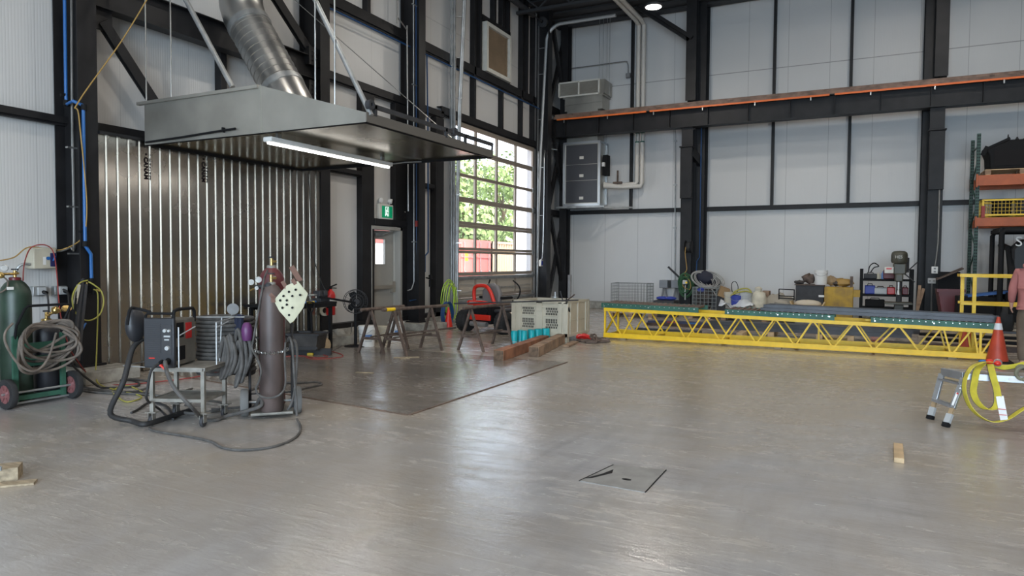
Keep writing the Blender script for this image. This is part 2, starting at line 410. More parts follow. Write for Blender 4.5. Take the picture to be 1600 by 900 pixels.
girt('girt_beam', -9, cA, G1b, G1t); girt('girt_beam', cA, cB, G1b-.02, G1t); girt('girt_beam', cB, yC0, G1b, G1t)
girt('girt_beam', 13.006, 14.164, G1b, G1t)
girt('girt_beam', cB, 14.153+.4, G2b, G2t)
girt('girt_beam', cB, 22.1, G3b, G3t); girt('girt_beam', -9, cA, G3b, G3t)
girt('girt_beam', LV0-.1, LV1+.1, LVT, LVT+.16)
girt('girt_beam', RD0-.7, RD1+.3, RDT, 5.31)
post(11.851, 13.032, PDT+.02, PDT+.16)
post(12.571, 12.954, PDT+.16, G2b)
# deep beam and knee braces between the first two columns
bx = XC-.2
struct('wall_beam', MB().hbeam((bx, cA+.02, 5.01), (bx, cB-.02, 5.01), .40, .22, (0, 0, 1)), 'steelblack')
def brace(p, q, wd, dp, name='diagonal_brace'):
    m = MB(); p, q = V(p), V(q); d = (q-p).normalized()
    m.bar(p, q, .012, dp, (0, d.z, -d.y)); m.bar(p+V((.05, 0, 0)), q+V((.05, 0, 0)), .012, dp, (0, d.z, -d.y)); m.bar(p, q, .1, dp*.7, (0, d.z, -d.y))
    return struct(name, m, 'steelblack')
brace((-9,5.841,4.656), (-9,6.615,3.712), .1, .14)
brace((-9,8.816,6.036), (-9,9.775,5.219), .1, .16)
m = MB().box((bx-.01, cA, 4.545), (bx+.03, cA+.45, 4.862))
for zc in (5.202, 4.606):
    m.box((bx-.01, cB-.32, zc-.16), (bx+.115, cB-.05, zc+.16))
    for a in (-.06, .06):
        for b in (-.08, 0, .08): m.cyl((bx+.11, cB-.18+a, zc+b), (bx+.135, cB-.18+a, zc+b), .014, n=6)
struct('gusset_plate', m, 'steelblack')
# ---------------------------------------------------------------- end wall steel
FGb, FGt = 3.197, 3.292-.02
def girtf(x0, x1, z0, z1): return struct('girt_beam', MB().box((x0, YG, z0), (x1, YP-.004, z1)).box((x0, YG-.012, z1-.02), (x1, YG, z1)), 'steelblack')
FGb, FGt = 3.14, 3.27
cM = (-4.878+-4.556)/2; cMb = (-4.61+-4.322)/2
cR = (1.52+1.759)/2; cRb = (1.388+1.607)/2
girtf(-9.0, 13, FGb, FGt); girtf(-9.0, 13, 6.2, 6.42)
for px in (985, 1209, 1329):
    x = {985: -6.775, 1209: -2.446, 1329: -0.398}[px]
    struct('steel_post', MB().box((x-.04, YG, FGt), (x+.04, YP-.004, 6.2)), 'steelblack')
    struct('steel_post', MB().box((x-.04, YG, 6.42), (x+.04, YP-.004, 9.38)), 'steelblack')
for a, b in ((cMb, 'black steel wall column right of the hose reels'), (cRb, 'black steel wall column beside the drill press shelf')):
    column('steel_column', 0, a, .5, .29, YC, 'y', lab=b)
for a, b in ((cM, 'black crane column carrying the green cable reel'), (cR, 'black crane column with outlet boxes beside the pallet rack')):
    column('steel_column', 0, a, .42, .33, 20.9, 'y', z1=5.55, lab=b)
    m = MB().box((a-.17, 20.78, 3.45), (a+.17, 20.9, 4.95)).box((a-.2, 20.74, 4.95), (a+.2, 20.92, 4.99)); struct('column_bracket', m, 'steelblack', bevel=.01)
    if a < 0: struct('column_bracket', MB().bar((a+.1, 21.0, 4.85), (a+.28, 21.6, 4.55), .12, .26), 'steelblack')
    struct('concrete_pier', MB().box((a-.4, 20.3, 0), (a+.5, 22.0, .17)), 'concrete', bevel=.012)
    struct('steel_column', MB().hbeam((a+.06, 20.95+.15, 6.35), (a+.06, 21.1, 9.38), .3, .3, (0, 1, 0)), 'steelblack', ('black upper column standing on the crane beam by the roof braces' if a < 0 else 'black upper column standing on the crane beam at right'), 'column')
# corner column with cross braces
struct('steel_column', MB().hbeam((-8.947, 21.7, .1), (-8.947, 21.7, 9.38), .35, .26, (0, 1, 0)), 'steelblack', 'black steel corner column on the end wall', 'column')
struct('steel_column', MB().hbeam((XG+.2, 20.011+.05, .1), (XG+.2, 20.011+.05, 9.38), .4, .3, (1, 0, 0)), 'steelblack', 'black steel corner column beside the overhead door', 'column')
for z0, z1 in ((.2, 3.05), (3.2, 6.1), (6.4, 9.2)):
    brace((XG+.12, 20.6, z0), (XG+.12, 21.9, z1), .1, .13); brace((XG+.2, 20.6, z1), (XG+.2, 21.9, z0), .1, .13)
girt('girt_beam', RD1+.1, 22.0, 3.05, 3.25, XG+.1)
# ---------------------------------------------------------------- crane runway
cb = MB(); yb = 20.95
zb0, zb1 = 5.55, 6.12
cb.hbeam((-9.1, yb, (zb0+zb1)/2), (13, yb, (zb0+zb1)/2), zb1-zb0, .34, (0, 0, 1), .022, .014)
x = -8.6
while x < 12.8: cb.box((x-.006, yb-.15, zb0+.02), (x+.006, yb+.15, zb1-.02)); x += 1.12
o = struct('crane_beam', cb, 'steelblack', 'long black crane runway beam across the end wall', 'beam')
rl = MB().bar((-9.0, yb, zb1+.045), (13, yb, zb1+.045), .3, .09).bar((-9.0, yb, zb1+.13), (13, yb, zb1+.13), .07, .09)
x = -8.4
while x < 12.8:
    rl.box((x-.05, yb-.17, zb1+.075), (x+.05, yb-.05, zb1+.105)); rl.cyl((x, yb-.12, zb1+.1), (x, yb-.12, zb1+.13), .018, n=6); x += .62
o2 = rl.build('crane_rail', 'railrust', o, world=True)
cbr = MB(); 
for a, b in ((-8.85, -5.922), (-5.823, -0.886), (-0.761, 12.9)): cbr.bar((a, yb-.22, zb1-.03), (b, yb-.22, zb1-.03), .03, .05)
tag(cbr.build('conductor_bar', 'orange'), 'orange conductor bar running along the crane beam', 'conductor bar')
x = -8.6
hb = []
while x < 12:
    h = MB().box((x-.015, yb-.235, zb1-.14), (x+.015, yb-.205, zb1-.055)).bar((x, yb-.22, zb1-.05), (x, yb-.15, zb1-.0), .03, .02); o = h.build('conductor_hanger', 'galv', o2 if False else None)
    tag(o, 'small grey hanger under the orange conductor bar', 'hanger', 'hangers of the orange conductor bar'); x += 1.45
# roof braces near the middle crane column and roof joists
struct('roof_brace', MB().bar((cM+.0, 21.0, 8.15), (cM-1.6, 21.0, 9.36), .1, .14).bar((cM+.1, 20.85, 8.15), (cM-1.5, 20.85, 9.36), .08, .1), 'steelblack')
for yy in (18.5, 13, 7.5, 2, -4):
    m = MB().bar((-9.2, yy, 9.3), (13, yy, 9.3), .2, .1).bar((-9.2, yy, 8.8), (13, yy, 8.8), .12, .08)
    k = -9
    while k < 12.5: m.bar((k, yy, 9.25), (k+.5, yy, 8.84), .04, .04).bar((k+.5, yy, 8.84), (k+1, yy, 9.25), .04, .04); k += 1
    struct('roof_joist', m, 'deck')

# ---------------------------------------------------------------- overhead door
zr = [(4.497, 4.983), (3.802, 4.368), (3.204, 3.722), (2.574, 3.074), (1.901, 2.423), (1.257, 1.747)]
dy0, dy1 = 15.098, 19.783
st = [16.22, 17.42, 18.608]
od = thing('door_2', 'tall overhead door with six rows of clear panes', 'door', (-9.27, (dy0+dy1)/2, 0), kind='structure')
bounds = [5.12]+[(zr[i][0]+zr[i+1][1])/2 for i in range(5)]+[zr[5][0]-.1, .58, .03]
for i in range(8):
    zt, zb = bounds[i]-.003, bounds[i+1]+.003
    m = MB(); gt, gb = (zr[i][1], zr[i][0]) if i < 6 else (zt-.08, zb+.08)
    m.box((-9.30, dy0-.1, gt), (-9.25, dy1+.1, zt)).box((-9.30, dy0-.1, zb), (-9.25, dy1+.1, gb))
    ys = [dy0-.1, dy0, *st, dy1, dy1+.1]
    m.box((-9.30, dy0-.1, gb), (-9.25, dy0, gt)).box((-9.30, dy1, gb), (-9.25, dy1+.1, gt))
    for y in st: m.box((-9.30, y-.045, gb), (-9.245, y+.045, gt))
    s = m.build('door_section', 'doorbar', od, world=True)
    p = MB()
    if i < 6:
        p.box((-9.278, dy0, gb), (-9.272, dy1, gt)); p.build('window_pane', 'glass', s, world=True)
    else:
        p.box((-9.29, dy0, gb), (-9.262, dy1, gt)); p.build('panel_sheet', 'doorpanel', s, world=True)
h = MB()
for i in range(1, 8):
    for y in (dy0-.04, dy1+.04): h.box((-9.245, y-.05, bounds[i]-.07), (-9.225, y+.05, bounds[i]+.07)); h.cyl((-9.235, y-.04, bounds[i]), (-9.235, y+.04+(.07 if y > dy0+1 else -.07), bounds[i]), .012, n=8)
h.build('hinge_set', 'galvdull', od, world=True)
sb = MB()
for z in (zr[5][0]-.13, .52): sb.bar((-9.2, dy0-.1, z), (-9.2, dy1+.1, z), .05, .045).bar((-9.235, dy0-.1, z-.02), (-9.235, dy1+.1, z-.02), .012, .09)
sb.bar((-9.235, dy0+.3, .95), (-9.235, dy1-.1, .72), .012, .012).bar((-9.235, dy0+.3, .72), (-9.235, dy1-.1, .86), .012, .012).bar((-9.235, dy0+.22, 1.1), (-9.235, dy0+.22, .1), .015, .015)
sb.build('stiffener_bar', 'galvdull', od, world=True)
tr = thing('door_track', 'curved galvanised door track rising beside the corner column', 'track', (-9.1, RD1+.1, 0))
yt = RD1+.14; c0 = (-9.05,19.979,5.917)
yt = 20.05; pts = [(-9.2, yt, .02), (-9.16, yt, 3.0), (-9.096, yt, 5.036), (-8.93, yt, 8.369)]
K('trackmetal', (.42, .42, .41), .55, .4); cz = pts[-1][2]; pts += [(p.x, p.y, p.z) for p in arc((pts[-1][0]+.5, yt, cz), .5, 180, 95, 10)]
pts += [(-6.696, yt, 8.857)]
m = MB(); m.tube(pts, .05, 6); m.tube([(a-.0, b+.05, c) for a, b, c in pts], .03, 6)
m.build('rail', 'trackmetal', tr, world=True)
MB().box((XG, RD1-.02, .0), (XG+.02, RD1+.12, 9.018)).box((XG, RD1-.02, 0), (-9.13, RD1, 5)).build('wall_angle', 'galvdull', tr, world=True)
for z in (3, 4.5, 6, 7.4, 8.2): MB().bar((XG, yt, z), (-9.0, yt, z), .05, .02).build('bracket', 'galvdull', tr, world=True)
tl = thing('door_track', 'galvanised door track rising from the floor beside the traffic cone', 'track', (-9.1, RD0-.1, 0))
ytl = RD0-.08
m = MB(); ptl = [(-9.14, ytl, .02), (-9.12, ytl, 3.0), (-9.06, ytl, 5.4), (-8.92, ytl, 8.2), (-8.86, ytl, 9.3)]; m.tube(ptl, .045, 6); m.tube([(a, b-.05, c) for a, b, c in ptl], .03, 6); m.build('rail', 'galvdull', tl, world=True)
MB().box((XG, RD0-.3, .0), (XG+.03, RD0-.12, 9.3)).box((XG, RD0-.34, 0), (-9.04, RD0-.31, 9.3)).build('wall_angle', 'galvdull', tl, world=True)
for z in (.8, 2, 3.2, 4.5, 5.6, 6.6, 7.6): MB().bar((XG, ytl-.1, z), (-9.0, ytl, z), .05, .02).build('bracket', 'galv', tl, world=True)
m = MB().tube([(-9.0, RD0-.45, 9.3), (-9.0, RD0-.45, .4)], .008, 6).tube([(-9.05, RD0-.5, 9.3), (-9.03, RD0-.5, 1.0), (-9.05, RD0-.46, .3)], .006, 6)
tag(m.build('pull_chain', 'galvdull'), 'thin hand chain hanging beside the left door track', 'chain')
# spring shaft and drums over the overhead door
m = MB().cyl((-9.0, RD0-.4, 8.95), (-9.0, RD1+.12, 8.95), .02).cyl((-9.0, 17.6, 8.95), (-9.0, 19.2, 8.95), .085)
for y in (RD0+.1, RD1-.1): m.lathe([(.05, -.05), (.16, -.04), (.13, 0), (.16, .05), (.05, .06)], (-9.0, y, 8.95), (0, 1, 0))
for y in (RD0-.2, 17.4, RD1+.1): m.box((XG, y-.01, 8.85), (-8.9, y+.01, 9.05))
tag(m.build('door_spring_shaft', 'darkgrey'), 'dark spring shaft with drums high above the overhead door', 'shaft')
# ---------------------------------------------------------------- exit door
d = thing('door_1', 'grey steel exit door with narrow window and push bar', 'door', (-9.3, (PD0+PD1)/2, 0), kind='structure')
ly1 = 12.735; ly0 = ly1-1.0; wy0, wy1 = 12.431-.34, 12.431; wz0, wz1 = 1.471, 2.011
m = MB()
for a, b, c, e in ((ly0, wy0, .01, 2.2), (wy1, ly1, .01, 2.2), (wy0, wy1, .01, wz0), (wy0, wy1, wz1, 2.2)): m.box((-9.43, a, c), (-9.385, b, e))
lf = m.build('door_leaf', 'doorpaint', d, world=True)
MB().box((-9.385, wy0-.03, wz0-.03), (-9.378, wy1+.03, wz0)).box((-9.385, wy0-.03, wz1), (-9.378, wy1+.03, wz1+.03)).box((-9.385, wy0-.03, wz0), (-9.378, wy0, wz1)).box((-9.385, wy1, wz0), (-9.378, wy1+.03, wz1)).build('window_frame', 'doorpaint', lf, world=True)
MB().box((-9.41, wy0, wz0), (-9.405, wy1, wz1)).build('window_pane', 'glass', lf, world=True)
pz = 0.967
m = MB().bar((-9.32, ly0+.08, pz), (-9.32, ly1-.1, pz), .05, .075).box((-9.385, ly1-.13, pz-.12), (-9.3, ly1-.03, pz+.12)).box((-9.385, ly0+.05, pz-.06), (-9.3, ly0+.15, pz+.06))
m.build('push_bar', K('barpaint', (.40, .36, .30), .4, .6) or MT['barpaint'], lf, world=True)
MB().cyl((-9.37, ly1+.02, .02), (-9.37, ly1+.02, 2.15), .012).build('vertical_rod', 'barpaint', lf, world=True)
MB().box((-9.385, ly0+.3, 2.08), (-9.33, ly0+.62, 2.14)).bar((-9.34, ly0+.55, 2.11), (-9.25, ly1-.2, 2.2), .02, .015).build('door_closer', 'galvdull', lf, world=True)
m = MB().box((-9.47, ly1+.01, 0), (-9.19, PD1, PDT)).box((-9.47, PD0, 0), (-9.19, ly0-.01, PDT)).box((-9.47, PD0, 2.21), (-9.19, PD1, PDT))
m.build('door_frame', 'doorpaint', d, world=True)
MB().box((-9.5, ly0, 0), (-9.2, ly1, .012)).build('threshold', 'galvdull', d, world=True)
# exit sign with emergency lamp heads
e0 = (-9.3,12.112,2.715)
es = thing('exit_sign', 'green running-man exit sign with two emergency lamp heads above door', 'sign', (-9.35, 12.336, 2.482))
sy, sz = 12.336, 2.607
MB().box((-9.349, sy-.26, sz-.17), (-9.26, sy+.24, sz+.16)).build('housing', 'offwhite', es, world=True, bevel=.012)
K('signgreen', (.0, .28, .12), .4, emit=.35); K('signwhite', (.85, .95, .9), .4, emit=.6)
MB().box((-9.262, sy-.17, sz-.13), (-9.256, sy+.2, sz+.12)).build('green_face', 'signgreen', es, world=True)
q = MB()   # running figure in a doorway
def sg(pts, w=.022):
    for (a, b), (c, e) in zip(pts, pts[1:]): q.bar((-9.254, sy+a, sz+b), (-9.254, sy+c, sz+e), .004, w, (0, 0, 1) if abs(c-a) > abs(e-b) else (0, 1, 0))
sg([(-.05, -.1), (-.05, .1), (.06, .1), (.06, -.1)], .016); q.lathe([(.02, 0), (.02, .004)], (-9.256, sy+.012, sz+.06), (1, 0, 0), 12)
sg([(.0, .035), (-.01, -.03)], .035); sg([(-.01, -.03), (.025, -.06), (.02, -.1)]); sg([(-.01, -.03), (-.03, -.065), (-.06, -.07)]); sg([(0, .03), (.04, .005)], .014); sg([(0, .03), (-.04, .015)], .014)
q.build('running_figure', 'signwhite', es, world=True)
for k, yy in enumerate((sy-.2, sy+.16)):
    l = MB().cyl((-9.31, yy, sz+.16), (-9.31, yy, sz+.2), .012).lathe([(.03, -.06), (.05, -.02), (.055, .03), (.045, .035)], (-9.29, yy+.02, sz+.24), (1, .5 if k else -.3, -.2), 16)
    l.build('lamp_head', 'white', es, world=True)
MB().tube([(-9.31, sy+.24, sz+.02), (-9.31, sy+.45, sz+.02), (-9.2, 12.933, sz+.03)], .012, 6).build('conduit', 'galvdull', es, world=True)
# ---------------------------------------------------------------- louver
lv = thing('window_1', 'white framed wall louver with brown slats', 'louver', (-9.2, (LV0+LV1)/2, LVB), kind='structure')
m = MB(); f = .1
for a, b, c, e in ((LV0, LV1, LVB, LVB+f), (LV0, LV1, LVT-f, LVT), (LV0, LV0+f, LVB+f, LVT-f), (LV1-f, LV1, LVB+f, LVT-f)): m.box((-9.4, a, c), (-9.12, b, e))
m.build('window_frame', 'offwhite', lv, world=True)
m = MB(); n = 9; hh = (LVT-LVB-2*f)/n
for i in range(n): z = LVB+f+hh*(i+.5); m.obox((-9.22, (LV0+LV1)/2, z), (.02, LV1-LV0-2*f-.01, hh*1.02), ry=.35)
m.box((-9.32, LV0+f, LVB+f), (-9.3, LV1-f, LVT-f)).box((-9.17, LV1-f-.12, LVB+f), (-9.15, LV1-f-.1, LVT-f))
m.build('louver_slats', 'woodlouv', lv, world=True)
# ---------------------------------------------------------------- corrugated zinc sheet wall
XM = -8.82; cy0, cy1, cz1 = cA+.13, cB-.13, 3.15
pitch = .1556; prof = []; y = cy0
while y < cy1-.06:
    for dyy, dx in ((0, 0), (.098, 0), (.104, .026), (.138, .026), (.144, 0)): 
        if y+dyy < cy1: prof.append((XM+dx, y+dyy))
    y += pitch
prof.append((XM, cy1))
back = [(a-.002, b) for a, b in reversed(prof)]
cs = thing('metal_sheet_wall', 'tall corrugated zinc sheet between two black columns behind the welding gear', 'metal sheet', (XM, (cy0+cy1)/2, 0))
MB().prism(prof+back, 2, .01, cz1).build('corrugated_sheet', 'corr', cs, world=True)
MB().box((XM-.03, cy0, cz1), (XM+.05, cy1, cz1+.04)).build('top_rail', 'steelblack', cs, world=True)
K('ink', (.012, .008, .009), .8, spec=.1)
fl_ = lambda y: cy0+pitch*round((y-cy0-.05)/pitch)+.05
for px, yy, zz in ((0, 6.331, 2.819), (1, 7.257, 2.877)):
    o = text('sheet_stamp', '\u2022 CANAM', .085, (.004, fl_(yy)-(cy0+cy1)/2, zz), (0, PI/2, 0), 'ink', cs, .001, .003); o.rotation_euler = Matrix(((0, 0, 1), (0, 1, 0), (-1, 0, 0))).to_euler()
# ---------------------------------------------------------------- canopy hood
hy0, hy1, hx0, hx1, hz0 = 6.25, 9.2, -8.72, -4.97, 3.09
hd = thing('canopy_hood', 'large galvanised canopy hood hanging over the welding bay', 'hood', ((hx0+hx1)/2, 7.7, hz0))
side = [(hx0, hz0), (hx1, hz0), (hx1, 3.195), (-6.57, 3.66), (hx0, 3.66)]
m = MB()
for y in (hy0, hy1): MB().prism(side, 1, y-.008, y+.008).build('side_sheet', 'hoodmetal', hd, world=True)
m.bar((-6.57, hy0-.012, hz0+.0), (-6.57, hy0-.012, 3.67), .02, .008, (0, 1, 0))
m.bar((hx0-.12, hy0-.015, 3.65), (-6.6, hy0-.015, 3.65), .05, .04)
m.build('corner_seam', 'hoodmetal', hd, world=True)
MB().prism([(hx0, 3.655), (-6.57, 3.655), (hx1, 3.19), (hx1, 3.175), (-6.57, 3.64), (hx0, 3.64)], 1, hy0, hy1).build('top_sheet', 'hoodmetal', hd, world=True)
MB().box((hx1, hy0-.01, hz0), (hx1+.012, hy1+.01, 3.2)).build('front_lip', 'hoodlip', hd, world=True)
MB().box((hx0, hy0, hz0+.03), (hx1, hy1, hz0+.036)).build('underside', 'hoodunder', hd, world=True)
m = MB()
for a, b in (((hx0, hy0+.02, 0), (hx1, hy0+.02, 0)), ((hx0, hy1-.02, 0), (hx1, hy1-.02, 0)), ((hx1-.03, hy0, 0), (hx1-.03, hy1, 0)), ((hx0+.02, hy0, 0), (hx0+.02, hy1, 0))):
    m.bar(V(a)+V((0, 0, hz0+.012)), V(b)+V((0, 0, hz0+.012)), .045, .035)
m.build('rim', 'black', hd, world=True)
m = MB().tube([(hx0+.05, hy0-.03, hz0+.03), (-8.0, hy0-.03, hz0+.045), (-7.2, hy0-.03, hz0+.075), (-6.98, hy0-.03, hz0+.08)], .014, 8).box((-7.2, hy0-.05, hz0+.05), (-7.18, hy0, hz0+.11))
m.build('side_conduit', 'black', hd, world=True)
m = MB().bar((hx1+.005, hy0+.12, 3.285), (hx1+.005, hy1, 3.285), .03, .05).bar((hx1+.005, hy1, 3.3), (hx1+.005, hy1-.02, 3.19), .03, .02)
for yy in (6.4, 7.9, 8.4): m.bar((hx1+.005, yy, 3.18), (hx1+.005, yy, 3.3), .04, .03)
for yy in (6.3, 8.1): m.lathe([(.02, -.03), (.055, -.03), (.055, .03), (.02, .03)], (hx1+.01, yy, 3.29), (1, 0, 0), 14)
m.build('lip_rail', 'darkgrey', hd, world=True)
m = MB()
for x in (-8.7, -8.2, -5.72, -5.43): m.cyl((x, hy0+.01, 3.6 if x < -7 else 3.3), (x, hy0+.01, 9.36), .009, n=6)
m.cyl((hx1-.05, 8.2, 3.2), (-8.9, 8.4, 6.3), .006, n=6)
m.build('hanger_rods', 'galv', hd, world=True)
m = MB().tube([(-7.09, hy0+.03, 3.7), (-7.09-1.82, hy0+.03, 3.7+1.82*1.45)], .035, 10).tube([(hx1+.02, hy0+.06, 3.17), (hx1-3.55, hy0+.06, 3.17+3.55*1.74)], .03, 10)
m.build('support_struts', 'galvdull', hd, world=True)
# duct from the hood roof
dc = thing('exhaust_duct', 'round silver spiral exhaust duct rising from the hood to the roof', 'duct', (-7.5, 7.7, 3.66))
P0, P1, P2 = V((-7.42, 7.7, 3.66)), V((-7.52, 7.7, 3.86)), V((-8.42, 7.7, 5.2))
ax = (P2-P1).normalized()
def spiral(p, q, r, n=44):
    pr = []; L = (q-p).length; k = int(L/.105)
    for i in range(k): z = L*i/k; pr += [(r, z), (r, z+L/k*.86), (r+.006, z+L/k*.9), (r+.006, z+L/k*.97)]
    pr.append((r, L)); return MB().lathe(pr, p, q-p, n)
R = .31
spiral(P1+ax*.22, P2-ax*.16, R).build('spiral_pipe', 'galv', dc, world=True)
m = MB().tube([P0, P0+V((0, 0, .04)), P1, P1+ax*.25], R+.004, 40); m.build('lower_elbow', 'galv', dc, world=True)
Q = [P2-ax*.2, P2, P2+V((-.07, 0, .18)), P2+V((-.09, 0, .4)), P2+V((-.09, 0, .7))]
MB().tube(Q, R+.006, 40).build('upper_elbow', 'galv', dc, world=True)
spiral(V((-8.51, 7.7, 5.85)), V((-8.51, 7.7, 9.33)), R).build('riser', 'galv', dc, world=True)
for c in (P1+ax*.25, P2-ax*.18): MB().lathe([(R, -.05), (R+.014, -.045), (R+.014, .045), (R, .05)], c, ax, 40).build('sealing_band', 'galvdull', dc, world=True)
# strip light under the hood
sl = thing('strip_light', 'long lit white strip light under the canopy hood', 'light', (-6.54, 7.55, 2.97))
MB().box((-6.61, 6.31, 2.995), (-6.47, 8.78, 3.055)).build('housing', 'white', sl, world=True, bevel=.012)
MB().tube([(-6.54, 6.33, 2.985), (-6.54, 8.76, 2.985)], .022, 12).build('lit_tube', K('tube_lit', (1, .97, .95), .4, emit=6) or MT['tube_lit'], sl, world=True)
for yy in (6.5, 8.6): MB().box((-6.56, yy-.03, 3.05), (-6.52, yy+.03, hz0+.03)).build('mount', 'galvdull', sl, world=True)
m = MB().tube([(-6.54, 8.78, 3.03), (-6.4, 9.0, 3.08), (-6.2, 9.15, 3.1)], .01, 6); m.build('feed_cable', 'galvdull', sl, world=True)
sp = area('strip_light_glow', (-6.54, 7.55, 2.955), (-6.54, 7.55, 0), .1, 2.4, 20, (1, .95, .9)); sp.data.specular_factor = .3; sp.parent = sl; sp.location = V((-6.54, 7.55, 2.955))-V((-6.54, 7.55, 2.97)); sp.rotation_euler = (0, 0, 0)
# ---------------------------------------------------------------- high bay lamps
hl0 = 8.17
def highbay(x, y, z, lab):
    o = thing('high_bay_lamp', lab, 'lamp', (x, y, z), group='high bay lamps')
    MB().lathe([(.0, .16), (.06, .15), (.16, .07), (.21, .05), (.21, .0), (.19, 0)], (0, 0, 0)).build('housing', 'darkgrey', o)
    MB().lathe([(.0, -.006), (.185, -.006), (.19, .01), (.0, .012)], (0, 0, 0)).build('lens', K('lens_lit', (1, .93, .9), .4, emit=11) or MT['lens_lit'], o)
    MB().cyl((0, 0, .15), (0, 0, 9.4-z), .012, n=8).build('stem', 'black', o)
    d = bpy.data.lights.new('high_bay_light', 'POINT'); d.shadow_soft_size = .12; d.energy = HP; d.color = (1, .93, .83)
    l = bpy.data.objects.new('high_bay_light', d); COL.objects.link(l); l.parent = o; l.location = (0, 0, -.14)
    d = bpy.data.lights.new('high_bay_beam', 'AREA'); d.shape = 'DISK'; d.size = .36; d.energy = HB; d.color = (1, .93, .83)
    l = bpy.data.objects.new('high_bay_beam', d); COL.objects.link(l); l.parent = o; l.location = (0, 0, -.012); return o
HB, HP = 94, 46
highbay(-4.714, 17.0, 7.802, 'round lit high bay lamp hanging above the crane beam')
for x in (-4.9, 1.6, 8.0):
    for y in (17.0, 10.5, 4.0, -3.0):
        if (x, y) != (-4.9, 17.0): highbay(x, y, 8.9, 'round high bay lamp out of view under the roof')
# ---------------------------------------------------------------- yard outside
K('contred', (.58, .15, .13), .55); K('contcream', (.62, .45, .28), .6); K('leaf', (.17, .25, .085), .6, var=.4, scale=.6); K('bark', (.12, .09, .06), .9)
def container(x1, y0, y1, m, lab, h=2.59, door=True):
    t = thing('shipping_container', lab, 'container', (x1-3, (y0+y1)/2, -.04)); b = MB(); x0 = x1-6.1
    n = int((y1-y0)/.28)
    if door:
        b.box((x0, y0, 0), (x1-.05, y1, h)); b.build('body', m, t, world=True)
        d = MB(); mid = (y0+y1)/2
        for a, c in ((y0+.06, mid-.01), (mid+.01, y1-.06)):
            d.box((x1-.05, a, .2), (x1-.01, c, h-.12))
            for k in (.33, .66): d.box((x1-.01, a+.03, .2+(h-.3)*k), (x1+.02, c-.03, .26+(h-.3)*k))
        d.build('end_doors', m, t, world=True)
        r = MB()
        for a in (y0+.35, mid-.35, mid+.35, y1-.35): r.cyl((x1+.03, a, .2), (x1+.03, a, h-.1), .022); r.box((x1+.02, a-.04, 1.0), (x1+.06, a+.12, 1.08))
        r.build('locking_bars', 'galv', t, world=True)
        p = MB().box((x1-.008, y0+.4, 1.55), (x1-.004, y0+.75, 2.0)); p.build('placard', 'yellow', t, world=True)
    else:
        pr = [(x0, y0), (x0, y1)]; k = []
        for i in range(n): yy = y0+(y1-y0)*i/n; w = (y1-y0)/n; k += [(x1, yy), (x1, yy+w*.4), (x1-.04, yy+w*.5), (x1-.04, yy+w*.9)]
        b.prism([(x0, y0)]+k+[(x1, y1), (x0, y1)], 2, .0, h-.1); b.build('corrugated_body', m, t, world=True)
        f = MB().box((x1-.06, y0, h-.12), (x1+.02, y1, h)).box((x1-.06, y0, .0), (x1+.02, y1, .14))
        for yy in (y0, y1-.12): f.box((x1-.1, yy, 0), (x1+.025, yy+.12, h))
        f.build('corner_frame', m, t, world=True)
    return t
container(-17, 28.342, 31.464, 'contred', 'red shipping container with closed end doors outside the overhead door')
container(-17.3, 32.125, 32.125+6.0, 'contcream', 'cream shipping container beside the red one outside', door=False)
o = MB().box((-14.4, 28.985, -.04), (-12.4, 28.985+7, 8.5)).build('white_outbuilding', K('outwhite', (.8, .82, .85), .6) or MT['outwhite']); tag(o, 'plain white building standing right of the cream container outside', 'building')
tw = thing('cargo_trailer', 'white cargo trailer with red top band seen through the exit door', 'trailer', (-15, 19, 0))
MB().box((-16.2, 14.5, .7), (-14, 22.5, 2.12)).build('white_body', 'outwhite', tw, world=True); MB().box((-16.2, 14.5, 2.12), (-13.99, 22.5, 2.9)).build('red_band', 'contred', tw, world=True)
for yy in (17, 18): MB().lathe([(.1, -.1), (.36, -.1), (.38, 0), (.36, .1), (.1, .1)], (-14.3, yy, .34), (1, 0, 0)).build('wheel', 'rubber', tw, world=True)
def tree(x, y, h, r, lab, seed):
    rn = random.Random(seed); t = thing('broadleaf_tree', lab, 'tree', (x, y, -.04), group='trees behind the yard')
    tk = MB().tube([(0, 0, 0), (.1, .05, h*.35), (0, .1, h*.75)], [.25, .2, .05], 8)
    for k in range(6): a = rn.uniform(0, 6.28); tk.tube([(.05, .05, h*(.3+.06*k)), (math.cos(a)*r*.5, math.sin(a)*r*.5, h*(.45+.07*k))], [.09, .03], 6)
    tk.build('trunk', 'bark', t)
    c = MB(); blobs = [(V((rn.uniform(-.6, .6)*r, rn.uniform(-.6, .6)*r, h*rn.uniform(.28, .86))), rn.uniform(.38, .62)*r) for _ in range(13)]
    for i in range(1900):
        o, br = blobs[rn.randrange(13)]; n = V((rn.gauss(0, 1), rn.gauss(0, 1), rn.gauss(0, 1))).normalized(); p = o+n*br*rn.uniform(.75, 1.05)
        u = n.orthogonal().normalized(); u.rotate(Matrix.Rotation(rn.uniform(0, 6.28), 3, n)); w = n.cross(u)+n*rn.uniform(-.6, .6); s = rn.uniform(.14, .3)
        c.add([p-u*s, p+w*s*.6, p+u*s, p-w*s*.6], [(0, 1, 2, 3)])
    c.build('crown', 'leaf', t); return t
for i, (x, y, h, r) in enumerate(((-27, 45.3, 9, 3.0), (-27, 51.8, 10.5, 3.0), (-27.5, 58.4, 9.5, 3.0), (-35.5, 57.5, 13.5, 3.6), (-35.5, 65.3, 12.5, 3.6), (-36, 73.2, 14, 3.6))):
    tree(x, y, h, r, ('leafy green tree standing behind the red container', 'tall pale green tree far behind the yard containers')[i > 2], i)

